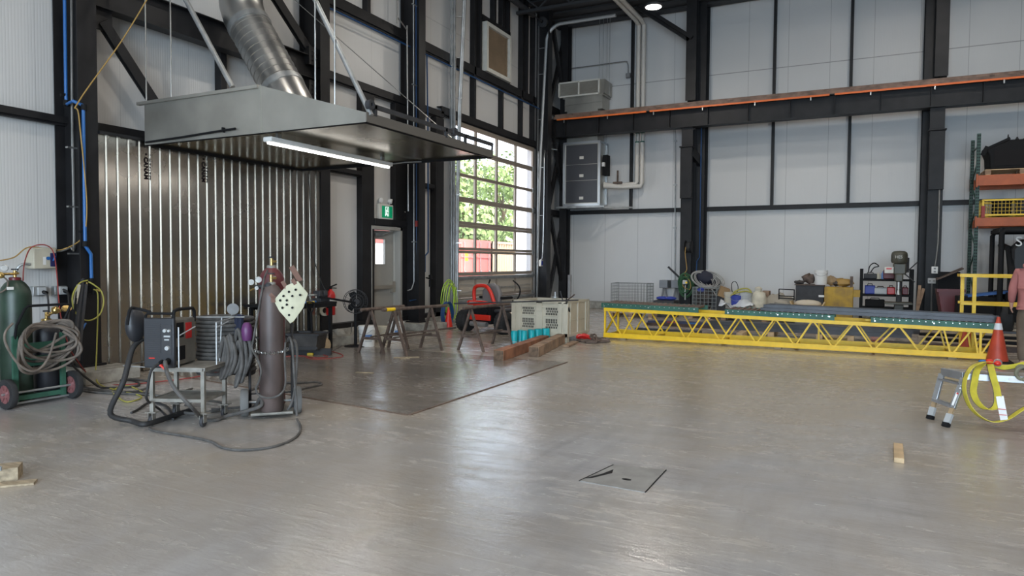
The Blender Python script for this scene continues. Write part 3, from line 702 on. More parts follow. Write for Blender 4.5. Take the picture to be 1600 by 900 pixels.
# ---------------------------------------------------------------- services on the first column and left wall
def hose(name, pts, r, m, lab, cat='hose', k=6, n=8, group=None, closed=False):
    o = MB().tube(spline(pts, k, closed), r, n, closed).build(name, m); return tag(o, lab, cat, group)
K('hosegrey', (.085, .08, .075), .8, var=.3, scale=12); K('hoseblack', (.025, .024, .024), .65); K('hosered', (.30, .04, .035), .6); K('hoseyellow', (.36, .33, .06), .5)
K('lime', (.42, .62, .05), .45); K('hoseblue', (.012, .06, .17), .5); K('goldwire', (.36, .22, .06), .6); K('hosetan', (.135, .11, .09), .75, var=.3, scale=10)
bp = thing('air_pipe', 'blue compressed air pipe running down the front of the left column', 'pipe', (-9, 5.5, 1))
x0 = -8.77
MB().tube([(-9.1,5.435,4.85), (-9.1,5.43,3.613), (-9.1,5.436,3.534)], .02, 10).tube([(-9.1,5.436,3.509), (-8.83, cA-.17, 3.509), (x0, cA-.06, 3.459)], .02, 10).tube([(-8.77,5.443,3.408), (-8.77,5.439,1.758), (-8.77,5.446,1.701), (-8.77,5.51,1.605), (-8.77,5.513,1.279)], .021, 10).build('pipe', 'bluepipe', bp, world=True)
for a in ((-9.1,5.436,3.526), (-8.77,5.451,3.442), (-8.77,5.439,1.733), (-8.77,5.513,1.263)): MB().cyl(V(a)-V((0, 0, .035)), V(a)+V((0, 0, .035)), .034, n=12).build('pipe_coupling', 'black', bp, world=True)
MB().bar((-9.1,5.366,3.616), (-9.1,5.446,3.633), .03, .03).build('pipe_clip', 'black', bp, world=True)
MB().bar((-8.8,5.379,1.885), (-8.8,5.484,1.889), .03, .03).build('pipe_clip', 'black', bp, world=True)
m = MB().tube(spline([(-9.05,5.493,4.862), (-9.05,5.473,3.213), (-9.05,5.473,1.785), (-9.15,5.483,1.695), (-9.25,5.42,1.645), (-9.27,5.328,1.643)], 5), .016, 8); 
for z in (1.6, 2.2, 2.95): m.box((-9.08, 5.459-.06, z), (-9.03, 5.459+.06, z+.02))
tag(m.build('wall_conduit', 'galv'), 'silver conduit running down to the beige switch box', 'conduit')
hose('air_line', [(-8.4, 6.121, 5.017), (-8.6,5.849,4.356), (-8.74,5.362,3.484), (-8.74,5.367,3.328), (-8.74,5.44,2.464), (-8.74,5.441,2.023), (-8.85,5.449,1.807), (-9.15,5.466,1.695), (-9.24,5.342,1.651), (-9.22,5.025,1.686), (-9.2,4.837,1.557), (-9.2,4.64,1.51)], .008, 'goldwire', 'thin gold air line draped across the column and switch box', 'hose')
bxx = thing('switch_box', 'beige electrical switch box with blue handle on the left wall', 'box', (XP, 5.175, 1.415))
b0, b1, bz0, bz1 = 5.039, 5.315, 1.415, 1.681
MB().box((XP+.003, b0, bz0), (-9.16, b1, bz1)).build('enclosure', 'beige', bxx, world=True, bevel=.012)
MB().box((-9.16, b1-.08, bz0+.03), (-9.148, b1-.01, bz0+.2)).build('blue_plate', 'navy', bxx, world=True)
MB().lathe([(.0, .012), (.022, .012), (.022, 0)], (-9.16, b0+.17, (bz0+bz1)/2), (1, 0, 0), 14).bar((-9.145, b1-.05, bz0+.1), (-9.12, b1-.04, bz0+.16), .015, .015).build('blue_knob', 'bluepipe', bxx, world=True)
MB().box((-9.16, b0+.11, bz0+.05), (-9.157, b0+.145, bz0+.15)).build('label', 'white', bxx, world=True)
MB().tube(spline([(-9.22,5.028,1.472), (-9.22,4.947,1.472), (-9.24,4.891,1.417), (-9.28,4.874,1.26), (-9.3,4.865,1.024)], 5), .018, 8).build('flexible_conduit', 'galvdull', bxx, world=True)
for px, lab in ((61, 'grey power outlet box nearest the green gas bottle'), (94, 'grey power outlet box beside the left column')):
    yy, zz = {61: (5.161, 1.132), 94: (5.424, 1.131)}[px]
    t = thing('outlet_box', lab, 'outlet', (XP, yy, zz-.06), group='outlet boxes on the left wall')
    MB().box((XP+.002, yy-.075, zz-.06), (-9.27, yy+.075, zz+.06)).build('housing', 'galvdull', t, world=True, bevel=.006)
    MB().box((-9.27, yy-.03, zz-.05), (-9.24, yy+.07, zz+.05)).build('cover', 'lightgrey', t, world=True, bevel=.005)
    MB().cyl((-9.24, yy+.03, zz-.01), (-9.17, yy+.03, zz-.02), .022, n=10).build('plug', 'black', t, world=True)
hose('power_cord', [(-9.16,5.147,1.127), (-9.14,5.181,1.078), (-9.1,5.171,0.935), (-9,5.119,0.782), (-8.7,4.965,0.498), (-8.5,4.993,0.238)], .011, 'hoseblack', 'black cord dropping from the outlet near the green bottle')
hose('power_cord', [(-9.16,5.382,1.152), (-9.1,5.41,1.103), (-8.9,5.304,0.935), (-8.4,4.991,0.513), (-8.3,4.972,0.294), (-8.2, 5.2, .02), (-8.008,5.182,0.012), (-7.797,5.443,0.012), (-8.238,5.665,0.012), (-8.529,5.397,0.012), (-8.387,5.118,0.012), (-7.884,5.062,0.012), (-7.256,5.182,0.012), (-6.827,5.121,0.012)], .013, 'hoseblack', 'black cord looping from the outlet by the column to the floor')
hose('red_hose', [(-8.1,4.343,1.308), (-8.9,4.79,1.482), (-9.13,4.975,1.653), (-9.12,5.06,1.71), (-9.12,5.181,1.705), (-9.12,5.256,1.61), (-9.1,5.279,1.335), (-8.8,5.122,1.027), (-8.3,4.856,0.832), (-8.2,4.851,0.614), (-8.2,4.928,0.419), (-8.496,5.376,0.01), (-8.055,5.414,0.01), (-7.879,5.716,0.01), (-7.75,6.171,0.01), (-7.854,6.716,0.01)], .007, 'hosered', 'thin red hose looping over the beige switch box', 'hose')
hose('yellow_air_hose', [(-8.66,5.395,1.276), (-8.64,5.286,1.247), (-8.62,5.202,1.147), (-8.6,5.165,1.031), (-8.6,5.201,0.888), (-8.6,5.294,0.795), (-8.6,5.398,0.78), (-8.6,5.505,0.845), (-8.6,5.557,0.996), (-8.62,5.539,1.135), (-8.64,5.471,1.21), (-8.68,5.415,1.259)], .009, 'hoseyellow', 'yellow air hose looped in a ring on the left column', 'hose')
hose('yellow_air_hose', [(-8.7,5.491,1.159), (-8.68,5.528,1.118), (-8.66,5.52,0.931), (-8.62,5.469,0.368), (-8.4,5.316,0.099), (-8.217,5.262,0.012), (-7.654,5.143,0.012), (-7.275,5.085,0.012), (-7.083,4.981,0.012), (-7.011,4.781,0.012), (-7.29,4.868,0.012), (-7.781,5.119,0.012), (-7.897,5.388,0.012), (-7.413,5.23,0.012)], .008, 'hoseyellow', 'straight yellow air hose hanging down the left column to the floor', 'hose')
rg = thing('air_regulator', 'small black air regulator with brass fittings under the blue pipe', 'regulator', (-8.76,5.497,1.174))
MB().cyl((-8.74,5.46,1.208), (-8.74,5.458,1.11), .03, n=12).cyl((-8.72,5.504,1.174), (-8.72,5.503,1.093), .024, n=12).bar((-8.74,5.411,1.169), (-8.74,5.567,1.164), .025, .025).build('body', 'black', rg, world=True)
MB().cyl((-8.72,5.537,1.157), (-8.7,5.574,1.132), .012, n=10).cyl((-8.74,5.436,1.249), (-8.74,5.435,1.2), .01, n=10).build('brass_fitting', 'brass', rg, world=True)
ln = []
for (a, b, r_, mm, l) in (((-8.68,5.343,1.292), (-8.3,4.964,0.279), .02, 'darkgrey', 'flat grey iron bar leaning on the left column'), ((-8.66,5.275,1.262), (-8.35,4.958,0.368), .013, 'black', 'thin black rod leaning on the left column beside the hoses'), ((-8.66,5.362,1.22), (-8.3,5.032,0.324), .03, 'darkgrey', 'wide dark iron bar leaning nearest the yellow hose')):
    o = MB().bar(a, b, r_*2.2, r_, (0, 1, 0)).build('iron_bar', mm); tag(o, l, 'bar')
o = MB().bar((-8.62,5.258,1.224), (-8.6,5.195,0.991), .06, .02, (0, 1, 0)).build('work_glove', 'beige'); tag(o, 'pale work glove tucked behind the yellow hose ring', 'glove')
o = MB().tube([(-8.6,5.325,0.745), (-8.55,5.229,0.637)], .011, 8).build('hose_end', 'bluepipe'); tag(o, 'short blue hose end on the left column', 'hose')
# ---------------------------------------------------------------- gas bottles and cart at the left
K('bottlegreen', (.02, .04, .026), .42, var=.3, scale=5); K('bottleblack', (.018, .018, .022), .45); K('cartgreen', (.03, .10, .065), .55, var=.3); K('wheelred', (.20, .075, .075), .6); K('brownbottle', (.085, .062, .056), .48, var=.35, scale=5, stretch=(1, 1, .4)); K('redbottle', (.12, .025, .028), .45, var=.2)
def bottle(name, lab, x, y, z0, r, hs, m, collar, group):
    """gas bottle: hs = height of the straight wall"""
    t = thing(name, lab, 'gas bottle', (x, y, z0), group=group)
    MB().lathe([(r*.9, 0), (r, .02), (r, hs), (r*.97, hs+r*.28), (r*.85, hs+r*.62), (r*.62, hs+r*.95), (r*.4, hs+r*1.12), (r*.32, hs+r*1.2)], (0, 0, 0), (0, 0, 1), 32).build('body', m, t)
    MB().lathe([(r*.38, hs+r*1.08), (r*.38, hs+r*1.32), (r*.3, hs+r*1.36), (.0, hs+r*1.36)], n=20).build('neck_ring', collar, t)
    zt = hs+r*1.36
    MB().cyl((0, 0, zt), (0, 0, zt+.07), .016, n=10).cyl((0, 0, zt+.04), (.06, 0, zt+.04), .013, n=10).build('valve', 'brass', t)
    MB().lathe([(.0, .0), (.034, 0), (.034, .014), (0, .014)], (0, 0, zt+.075), n=10).build('hand_wheel', 'darkgrey', t)
    return t
gx, gy = -7.98, 4.2
bt = bottle('gas_bottle', 'tall green gas bottle standing on the green cart at far left', gx, gy, .05, .145, 1.10, 'bottlegreen', 'darkred', 'gas bottles at the left wall')
MB().box((.146*.72, -.146*.72-.03, 1.17), (.146*.72+.012, -.146*.72+.03, 1.2)).build('label', 'white', bt)
bottle('gas_bottle', 'short black gas bottle behind the hose coil on the green cart', -8.0, 4.52, .05, .13, .66, 'bottleblack', 'brass', 'gas bottles at the left wall')
bottle('gas_bottle', 'green gas bottle cut by the left picture edge', -8.45, 3.86, 0, .15, .5, 'bottlegreen', 'darkred', 'gas bottles at the left wall')
gz = 1.41
ga = thing('gas_regulator', 'brass gas regulator with pale round gauge beside tall green bottle', 'regulator', (-7.95,4.079,1.403))
MB().cyl((-7.95,4.055,1.383), (-7.98,4.211,1.381), .014, n=10).ball((-7.95,4.049,1.37), .035).build('body', 'brass', ga, world=True)
MB().lathe([(.033, -.012), (.036, .012), (.03, .016)], (-7.95,4.086,1.443), (.85, -.5, 0), 18).build('gauge_case', 'galv', ga, world=True); MB().lathe([(.0, .017), (.03, .017)], (-7.95,4.086,1.443), (.85, -.5, 0), 18).build('gauge_face', 'white', ga, world=True)
hose('tan_hose', [(-7.95,4.072,1.357), (-7.93,4.103,1.303), (-7.9,4.068,1.225), (-7.9,3.978,1.176)], .008, 'hosetan', 'tan hose hanging from the gauge at left edge')
gr = thing('gas_regulator', 'brass gas regulator on the short black bottle', 'regulator', (-7.98, 4.52, .95))
MB().cyl((-7.95, 4.52, .94), (-7.9, 4.62, .97), .016, n=10).ball((-7.9, 4.56, .98), .045).ball((-7.9, 4.66, .99), .035).lathe([(.04, -.01), (.044, .012), (0, .014)], (-7.86, 4.66, 1.0), (.9, -.3, .3), 16).build('body', 'brass', gr, world=True)
gc = thing('bottle_cart', 'green gas bottle cart with two dark red wheels', 'cart', (-7.87, 4.34, 0))
ya, yb_ = 4.1, 4.58
m = MB()
for y in (ya, yb_): m.bar((-7.82, y, .05), (-7.82, y, .74), .05, .03)
m.bar((-7.82, ya, .09), (-7.82, yb_, .09), .04, .05).bar((-7.82, ya, .46), (-7.82, yb_, .46), .02, .1).bar((-7.82, ya, .62), (-7.82, yb_, .62), .02, .07).build('frame', 'cartgreen', gc, world=True)
MB().box((-8.2, ya-.03, .03), (-7.8, yb_+.1, .05)).build('base_plate', 'galvdull', gc, world=True)
MB().tube([(-7.82, ya, .7), (-7.78, ya-.0, .85), (-7.74, ya+.06, 1.02), (-7.75, ya+.1, 1.05), (-7.75, yb_+.02, 1.05), (-7.76, yb_+.06, 1.03), (-7.8, yb_, .85), (-7.82, yb_, .7)], .014, 8).build('handle', 'black', gc, world=True)
MB().cyl((-7.78, 3.95, .155), (-7.78, 4.72, .155), .012).build('axle', 'galvdull', gc, world=True)
for y in (4.0, 4.66):
    w_ = MB().lathe([(.095, -.028), (.15, -.03), (.155, -.018), (.155, .018), (.15, .03), (.095, .028)], (-7.78, y, .155), (0, 1, 0), 32).build('wheel', 'rubber', gc, world=True)
    r_ = MB().lathe([(.0, -.02), (.03, -.034), (.05, -.018), (.096, -.024), (.096, .024), (.05, .018), (.03, .034), (.0, .02)], (-7.78, y, .155), (0, 1, 0), 24)
    for k in range(6): a = k*PI/3; r_.bar((-7.78+.03*math.cos(a), y-.02, .155+.03*math.sin(a)), (-7.78+.092*math.cos(a), y-.02, .155+.092*math.sin(a)), .02, .02)
    r_.build('wheel_hub', 'wheelred', w_, world=True)
# hose coil hung on the cart handle
rn = random.Random(3); pts = []
for k in range(11):
    ry, rz_ = rn.uniform(.24, .31), rn.uniform(.12, .25); cz = .80-rz_*.75+rn.uniform(-.03, .03); ox = .02+.011*k; tilt = rn.uniform(-.1, .1)
    for j in range(12):
        a = 2*PI*j/12+1.57; pts.append((-7.74+ox+.05*math.cos(a*2), 4.33+rn.uniform(-.008, .008)+ry*math.cos(a), cz+rz_*math.sin(a)+tilt*math.cos(a)))
hose('hose_coil', pts, .014, 'hosetan', 'thick coil of brown welding hoses hung on the green cart', 'hose', 4)
hose('red_hose', [(-7.6,4.391,0.761), (-7.58,4.291,0.502), (-7.56,4.152,0.389), (-7.56,4.002,0.474), (-7.58,3.899,0.678), (-7.6,3.9,0.805), (-7.62,3.982,0.893)], .012, 'hosetan', 'reddish hose loop in front of the brown coil')
for i, (p, l) in enumerate((([(-8.314,5.013,0.012), (-8.485,5.369,0.012), (-8.326,5.726,0.012), (-7.748,5.621,0.012), (-7.515,5.174,0.012), (-7.948,5.027,0.012), (-8.411,5.056,0.012), (-8.699,5.199,0.012), (-8.868,5.528,0.03), (-8.1,4.846,0.399), (-8,4.761,0.598)], 'dark cable looped on the floor beside the green cart'), ([(-8.679,5.094,0.014), (-7.924,4.937,0.014), (-7.275,5.117,0.014), (-6.946,5.211,0.014), (-7.077,5.634,0.014)], 'dark cable lying straight along the floor by the concrete pier'))):
    hose('floor_cable', p, .013, 'hosegrey', l, 'cable')
tp = thing('wood_block', 'worn wooden block with bolts at the bottom left edge', 'block', (-5.302,2.676,0)); q = V((-5.302,2.676,0))
MB().obox(q+V((-.08, 0, .045)), (.3, .16, .09), rz=.9).build('timber', K('oldwood', (.34, .27, .18), .8, var=.3, scale=6, stretch=(1, 6, 6)) or MT['oldwood'], tp, world=True)
m = MB()
for k in (-.03, .02): m.cyl(q+V((k+.03, -.05+k, .09)), q+V((k+.03, -.05+k, .12)), .012, n=8)
m.build('bolt', 'galvdull', tp, world=True)
o = MB().obox(V((-5.102,2.598,0))+V((-.12, -.02, .008)), (.5, .1, .014), rz=.85).build('wood_strip', 'oldwood'); tag(o, 'thin wooden strip on the floor below the wooden block', 'strip')
# ---------------------------------------------------------------- welder on its cart
K('cartsteel', (.25, .235, .205), .6, .2, var=.25, scale=8); K('welderblack', (.022, .023, .027), .42); K('weldergrey', (.17, .155, .13), .5, var=.2)
WC, wr = (-5.72, 4.525), .40
ct = thing('welding_cart', 'grey steel cart on casters carrying the welding machine', 'cart', (*WC, 0), wr)
hx, hy_ = .245, .205; zt = .545
m = MB()
for a, b, c, e in ((-hx, -hy_, hx, -hy_), (-hx, hy_, hx, hy_), (-hx, -hy_, -hx, hy_), (hx, -hy_, hx, hy_)): m.bar((a, b, zt-.02), (c, e, zt-.02), .035, .035)
m.box((-hx-.02, -hy_-.02, zt-.003), (hx+.03, hy_+.02, zt+.003)).build('table_top', 'cartsteel', ct)
for sx in (-1, 1):
    for sy in (-1, 1):
        MB().bar((sx*hx, sy*hy_, .13), (sx*hx, sy*hy_, zt-.03), .034, .034).build('leg', 'cartsteel', ct)
        c_ = MB().box((sx*hx-.05, sy*hy_-.04, .122), (sx*hx+.05, sy*hy_+.04, .13)).box((sx*hx-.022, sy*hy_-.04, .04), (sx*hx-.017, sy*hy_+.02, .122)).box((sx*hx+.017, sy*hy_-.04, .04), (sx*hx+.022, sy*hy_+.02, .122)).build('caster', 'cartsteel', ct)
        MB().lathe([(.02, -.015), (.045, -.015), (.05, -.006), (.05, .006), (.045, .015), (.02, .015)], (sx*hx, sy*hy_-.01, .05), (1, 0, 0), 20).build('caster_wheel', 'darkgrey', c_)
m = MB().box((-hx, -hy_, .246), (hx, hy_, .252))
for a, b, c, e in ((-hx, -hy_, hx, -hy_), (-hx, hy_, hx, hy_), (-hx, -hy_, -hx, hy_), (hx, -hy_, hx, hy_)): m.bar((a, b, .24), (c, e, .24), .03, .03)
m.build('shelf', 'cartsteel', ct)
for a, b, r_ in (((.02, -hy_-.01, zt), (.02, -hy_-.01, .92), .008), ((.02, -hy_-.01, .84), (.12, -.1, .92), .006), ((.27, .0, zt), (.27, .0, .95), .008), ((.27, 0, .9), (.33, .12, .95), .006), ((-.1, .2, .98), (.42, .28, .98), .007), ((.27, .0, .95), (.33, .27, .98), .006), ((.2, .2, zt), (.2, .25, .98), .007), ((-.5, -.24, .56), (-.2, -.24, .545), .005), ((-.5, -.24, .56), (-.45, .1, .56), .005), ((-.45, .1, .56), (-.24, .1, .545), .005)):
    MB().cyl(a, b, r_, n=8).build('cable_post', 'galvdull', ct)
we = thing('welding_machine', 'black and grey welding machine with red sticker on the steel cart', 'welder', (WC[0]+.0, WC[1], zt+.003), wr)
wx0, wx1, wy0, wy1, wh = -.285, .005, -.265, .16, .5
MB().box((wx0+.012, wy0+.03, .012), (wx1-.012, wy1-.02, wh-.06)).build('case', 'weldergrey', we, bevel=.012)
fr_ = MB().box((wx0, wy0, .0), (wx1, wy0+.035, wh-.04)).build('front_panel', 'welderblack', we, bevel=.01)
m = MB()
for i in range(15): m.box((wx0+.03, wy0-.006, .14+i*.0185), (wx0+.165, wy0, .147+i*.0185))
m.build('vent_slats', 'darkgrey', fr_)
MB().box((wx0+.18, wy0-.004, .12), (wx0+.268, wy0, .4)).build('control_plate', 'darkgrey', fr_)
for x_, z_, r_ in ((-.075, .345, .018), (-.035, .345, .014), (-.055, .185, .022)): MB().lathe([(r_, 0), (r_*.85, .02), (0, .02)], (x_, wy0-.004, z_), (0, -1, 0), 16).build('control_knob', 'lightgrey', fr_)
MB().box((-.09, wy0-.006, .285), (-.03, wy0-.004, .3)).box((-.085, wy0-.006, .255), (-.04, wy0-.004, .268)).build('dial_marking', 'lightgrey', fr_)
MB().box((-.235, wy0-.003, .085), (-.18, wy0-.0005, .095)).build('red_mark', 'brightred', fr_)
MB().box((wx1-.011, wy0+.06, .27), (wx1-.006, wy0+.18, .41)).build('side_vent', 'black', we); MB().box((wx1-.011, wy0+.06, .06), (wx1-.006, wy0+.2, .19)).build('side_vent', 'black', we)
MB().box((wx1-.012, wy0+.22, .25), (wx1-.005, wy0+.32, .40)).build('red_sticker', 'red', we)
m = MB().tube([(wx0+.01, wy0+.02, .05), (wx0+.01, wy0+.02, wh-.02), (wx0+.03, wy0+.02, wh), (wx1-.03, wy0+.02, wh), (wx1-.01, wy0+.02, wh-.02), (wx1-.01, wy0+.02, .03)], .012, 8)
m.build('front_bar', 'black', we)
MB().tube([(wx1-.02, wy0+.02, wh-.05), (wx1-.02, wy0+.04, wh+.02), (wx1-.02, wy0+.1, wh+.035), (wx1-.02, wy1-.06, wh+.03), (wx1-.02, wy1-.03, wh), (wx1-.02, wy1-.03, wh-.1)], .016, 8).build('carry_handle', 'black', we)
MB().cyl((-.11, wy0, .065), (-.11, wy0-.04, .055), .016, n=10).cyl((-.05, wy0, .075), (-.05, wy0-.05, .05), .024, n=10).build('cable_socket', 'black', we)
hm = thing('welding_helmet', 'dark welding helmet hanging behind the welding machine', 'helmet', (-6.1,4.249,0.973))
MB().ball((-6.1,4.248,0.925), .125, 18, (.55, .8, 1.3)).build('shell', 'welderblack', hm, world=True)
MB().tube(spline([(-5.98,4.083,0.944), (-5.98,4.11,1.083), (-5.98,4.179,1.09), (-5.9,4.264,1.053)], 5), .014, 8).build('headband', 'black', hm, world=True)
m = MB().tube(spline([(-6.1,4.311,0.786), (-6.08,4.199,0.707), (-6,4.064,0.463), (-6,4.026,0.38), (-6.12, 4, .13), (-6.014,4.137,0.045), (-5.826,4.119,0.04), (-5.852,4.273,0.035), (-5.952,4.554,0.03), (-6.015,4.786,0.03)], 6), .025, 10)
tag(m.build('cable_sleeve', 'hoseblack'), 'thick dark wrapped cable sleeve arching from the welder to the floor', 'cable')
hose('welding_cable', [V((-5.62,4.194,0.62)), (-5.5,4.129,0.523), (-5.42,4.15,0.383), (-5.3,4.217,0.228), (-5.557,4.548,0.03), (-5.466,4.616,0.02), (-5.472,4.749,0.03), (-5.2, 4.9, .12), (-5.28, 4.98, .18), (-5.38, 5.0, .08), (-5.5, 4.9, .02)], .018, 'hosegrey', 'grey welding cable curving from the machine around the cart legs', 'cable')
hose('welding_cable', [(-5.68,4.174,0.601), (-5.68,4.097,0.542), (-5.7,4.078,0.399), (-5.75,4.106,0.273), (-6.337,4.664,0.02), (-5.963,4.471,0.02)], .012, 'hoseblack', 'thin black cable hanging at the left of the welding machine', 'cable')
o = MB().bar((-5.62,4.149,0.597), (-5.58,4.17,0.557), .03, .015).build('red_clip', 'brightred'); tag(o, 'small red clip on the cable below the welding machine', 'clip')
hose('welding_cable', [(-5.753,4.123,0.012), (-5.586,4.078,0.012), (-5.14,4.087,0.012), (-4.872,4.061,0.012), (-4.614,3.97,0.012), (-4.409,4.014,0.012), (-4.293,4.209,0.012), (-4.356,4.507,0.012), (-4.567,4.79,0.012), (-4.783,4.966,0.03)], .011, 'hosegrey', 'long grey cable lying on the floor in front of both carts', 'cable')
hose('welding_cable', [(-6.477,4.45,0.014), (-6.559,4.576,0.014), (-6.788,4.891,0.014), (-6.403,4.802,0.014), (-5.872,4.457,0.014)], .012, 'hoseblack', 'dark cable arching on the floor behind the welding cart', 'cable')
for i, (p, l) in enumerate((([(-5.885,4.909,0.02), (-5.7,5.152,0.02), (-5.626,5.34,0.02), (-6.186,5.592,0.02), (-6.489,6.264,0.02), (-6.212,6.52,0.02), (-6.091,6.672,0.015), (-5.918,6.56,0.015), (-5.915,6.314,0.015), (-5.904,6.04,0.015)], 'brown cable loop on the floor behind the bottle cart'), ([(-6.183,4.695,0.03), (-5.865,4.666,0.03), (-5.763,4.923,0.03), (-5.991,5.16,0.03), (-6.368,5.148,0.03), (-6.259,4.903,0.03)], 'dark cable heap under the welding cart'))):
    hose('floor_cable', p, .014, 'hosegrey', l, 'cable')
# coil of cable behind the welder and the cables over the bottle cart
pts = []
for k in range(15):
    for j in range(14):
        a = 2*PI*j/14; pts.append((-5.86+(.27+.02*math.sin(k*1.7))*math.cos(a), 5.08+.27*math.sin(a), .37+.04*k+.04*j/14))
hose('cable_coil', pts, .019, 'hosegrey', 'large round coil of grey welding cable behind the welding machine', 'cable', 2)
rn = random.Random(11); pts = []
for k in range(8):
    dx = .03*k-.1; top, bot = rn.uniform(.72, .86), rn.uniform(.3, .45); wd = rn.uniform(.06, .11); d = rn.uniform(-.03, .03)
    pts += [(-5.5+dx*.7-wd*.5, 4.86+dx*.7+d, (top+bot)/2), (-5.5+dx*.7, 4.86+dx*.7+d+.02, top), (-5.5+dx*.7+wd*.5, 4.88+dx*.7+d, (top+bot)/2), (-5.5+dx*.7, 4.84+dx*.7+d, bot)]
hose('cable_bundle', pts, .02, 'hosegrey', 'bundle of grey cables hanging between welder and brown bottle', 'cable', 7)
o = thing('round_disc', 'round silver disc on a thin post behind the cart', 'disc', (-5.835,5.15,1.033))
MB().lathe([(.0, .008), (.012, .008), (.013, .004), (.058, .004), (.06, 0), (0, 0)], (-5.835,5.15,1.033), (.7, -.7, 0), 28).build('disc', 'midgrey', o, world=True); MB().cyl(V((-5.835,5.15,1.033)), V((-5.913,5.15,0.782)), .006, n=8).build('post', 'galvdull', o, world=True)
o = MB().lathe([(.0, 0), (.04, .0), (.052, .03), (.055, .11), (.04, .16), (.02, .18), (0, .18)], (-5.417,4.95,0.749), (0, 0, 1), 18).build('purple_can', K('purple', (.11, .03, .11), .45) or MT['purple']); tag(o, 'purple canister sitting on top of the hanging cables', 'canister')
o = MB().obox((-5.591,4.98,0.84), (.05, .03, .3), rx=.05, ry=.12).obox((-5.545,4.98,0.9), (.06, .03, .2), ry=.1).build('welding_torch', K('navyrag', (.02, .025, .05), .6) or MT['navyrag']); tag(o, 'dark blue torch handle hanging left of the purple canister', 'torch')
# ---------------------------------------------------------------- bottle hand truck
BX, BY, br_ = -5.25, 5.1, math.radians(46)
hc = thing('bottle_hand_truck', 'grey hand truck with two wheels carrying two brown gas bottles', 'hand truck', (BX, BY, 0), br_)
MB().box((-.19, -.2, .035), (.2, .35, .045)).box((-.19, -.2, .035), (.2, -.193, .06)).build('toe_plate', 'cartsteel', hc)
m = MB()
for x_ in (-.2, .2): m.tube([(x_, .05, .05), (x_*1.05, .3, .75), (x_*1.05, .36, .95)], .014, 8)
m.bar((-.2, .25, .6), (.2, .25, .6), .03, .01).bar((-.2, .1, .2), (.2, .1, .2), .03, .01).build('frame', 'darkgrey', hc)
MB().cyl((-.28, .0, .135), (.28, .0, .135), .012).build('axle', 'galvdull', hc)
for x_ in (-.25, .25):
    w_ = MB().lathe([(.075, -.035), (.125, -.038), (.135, -.022), (.135, .022), (.125, .038), (.075, .035)], (x_, -.0, .135), (1, 0, 0), 30).build('wheel', K('tyregrey', (.14, .14, .135), .8) or MT['tyregrey'], hc)
    MB().lathe([(.0, -.03), (.03, -.03), (.076, -.02), (.076, .02), (.03, .03), (0, .03)], (x_, -.0, .135), (1, 0, 0), 20).build('wheel_hub', 'zinc', w_)
m = MB()
for i in range(24):
    a = -2.5+i*1.9/23*1.0; a = math.radians(190+i*160/23); c = V((.0+.155*math.cos(a), -.04+.14*math.sin(a), .66-.02*math.sin(i*PI/23))); m.torus(c, .014, .004, (math.sin(a)*(i % 2), -math.cos(a)*(i % 2), 1-(i % 2)), 10, 5)
m.build('chain', 'galv', hc)
b1 = bottle('gas_bottle', 'dusty brown gas bottle standing in front on the hand truck', -5.2, 5.06, .048, .112, 1.13, 'brownbottle', 'cartsteel', 'gas bottles on the hand truck')
b2 = bottle('gas_bottle', 'taller dark red gas bottle behind the brown one', -5.42, 5.28, .048, .128, 1.27, 'redbottle', 'cartsteel', 'gas bottles on the hand truck')
MB().box((.128*.74, -.128*.7, 1.31), (.128*.76+.008, -.128*.7+.05, 1.335)).build('label', 'white', b2)
rg = thing('gas_regulator', 'regulator with three round white gauges in front of dark red bottle', 'regulator', (-5.325,5,1.333))
MB().cyl((-5.396,5.05,1.279), (-5.18,5.05,1.284), .02, n=10).ball((-5.202,5.03,1.29), .04).bar((-5.223,5,1.259), (-5.172,5,1.223), .05, .03).build('body', 'darkgrey', rg, world=True)
for q, r_ in (((-5.408,5,1.325), .03), ((-5.308,5,1.352), .032), ((-5.302,4.97,1.271), .02)):
    g_ = MB().lathe([(r_*.9, -.015), (r_, .01), (r_*.9, .014)], q, (.7, -.72, 0), 20).build('gauge_case', 'galv', rg, world=True); MB().lathe([(.0, .0145), (r_*.88, .0145)], q, (.7, -.72, 0), 20).build('gauge_face', 'white', g_, world=True)
MB().cyl((-5.337,4.97,1.264), (-5.389,4.97,1.244), .008, n=8).build('brass_stem', 'brass', rg, world=True)
hose('gas_hose', [(-5.342,5.15,1.445), (-5.23,5,1.366), (-5.213,4.95,1.242), (-5.245,4.93,1.024), (-5.276,4.9,0.775), (-5.294,4.9,0.68), (-5.183,4.86,0.598), (-5.113,4.84,0.483), (-5.148,4.84,0.369), (-5.182,4.84,0.316), (-5.138,4.83,0.254), (-5.015,4.84,0.233), (-4.888,4.86,0.278), (-4.911,4.95,0.36), (-5.017,5.05,0.587), (-5.057,5.1,0.736)], .010, 'hosegrey', 'grey gas hose hanging in front of the brown bottle')
sl_ = thing('leather_sleeve', 'cream leather welding sleeve with dark holes hung on brown bottle', 'sleeve', (-4.886,4.98,1.121))
R0 = V((.75, .66, 0)).normalized(); N0 = V((.66, -.75, 0)).normalized(); c0 = V((-4.856,4.95,1.148))
def pl(u, v_, off=0): return c0+R0*u+V((0, 0, v_))+N0*off
ol = [(-.14, .02), (-.02, .16), (.08, .2), (.17, .08), (.13, -.05), (.04, -.18), (.01, -.2), (-.09, -.08)]
m = MB(); n = len(ol); fr2 = [pl(u, v_, .018+.03*math.cos(u*9)) for u, v_ in ol]; bk = [pl(u, v_, -.012) for u, v_ in ol]
m.add(fr2+bk+[pl(.02, .02, .06)], [(i, (i+1) % n, 2*n) for i in range(n)]+[tuple(range(2*n-1, n-1, -1))]+[(i, n+i, n+(i+1) % n, (i+1) % n) for i in range(n)])
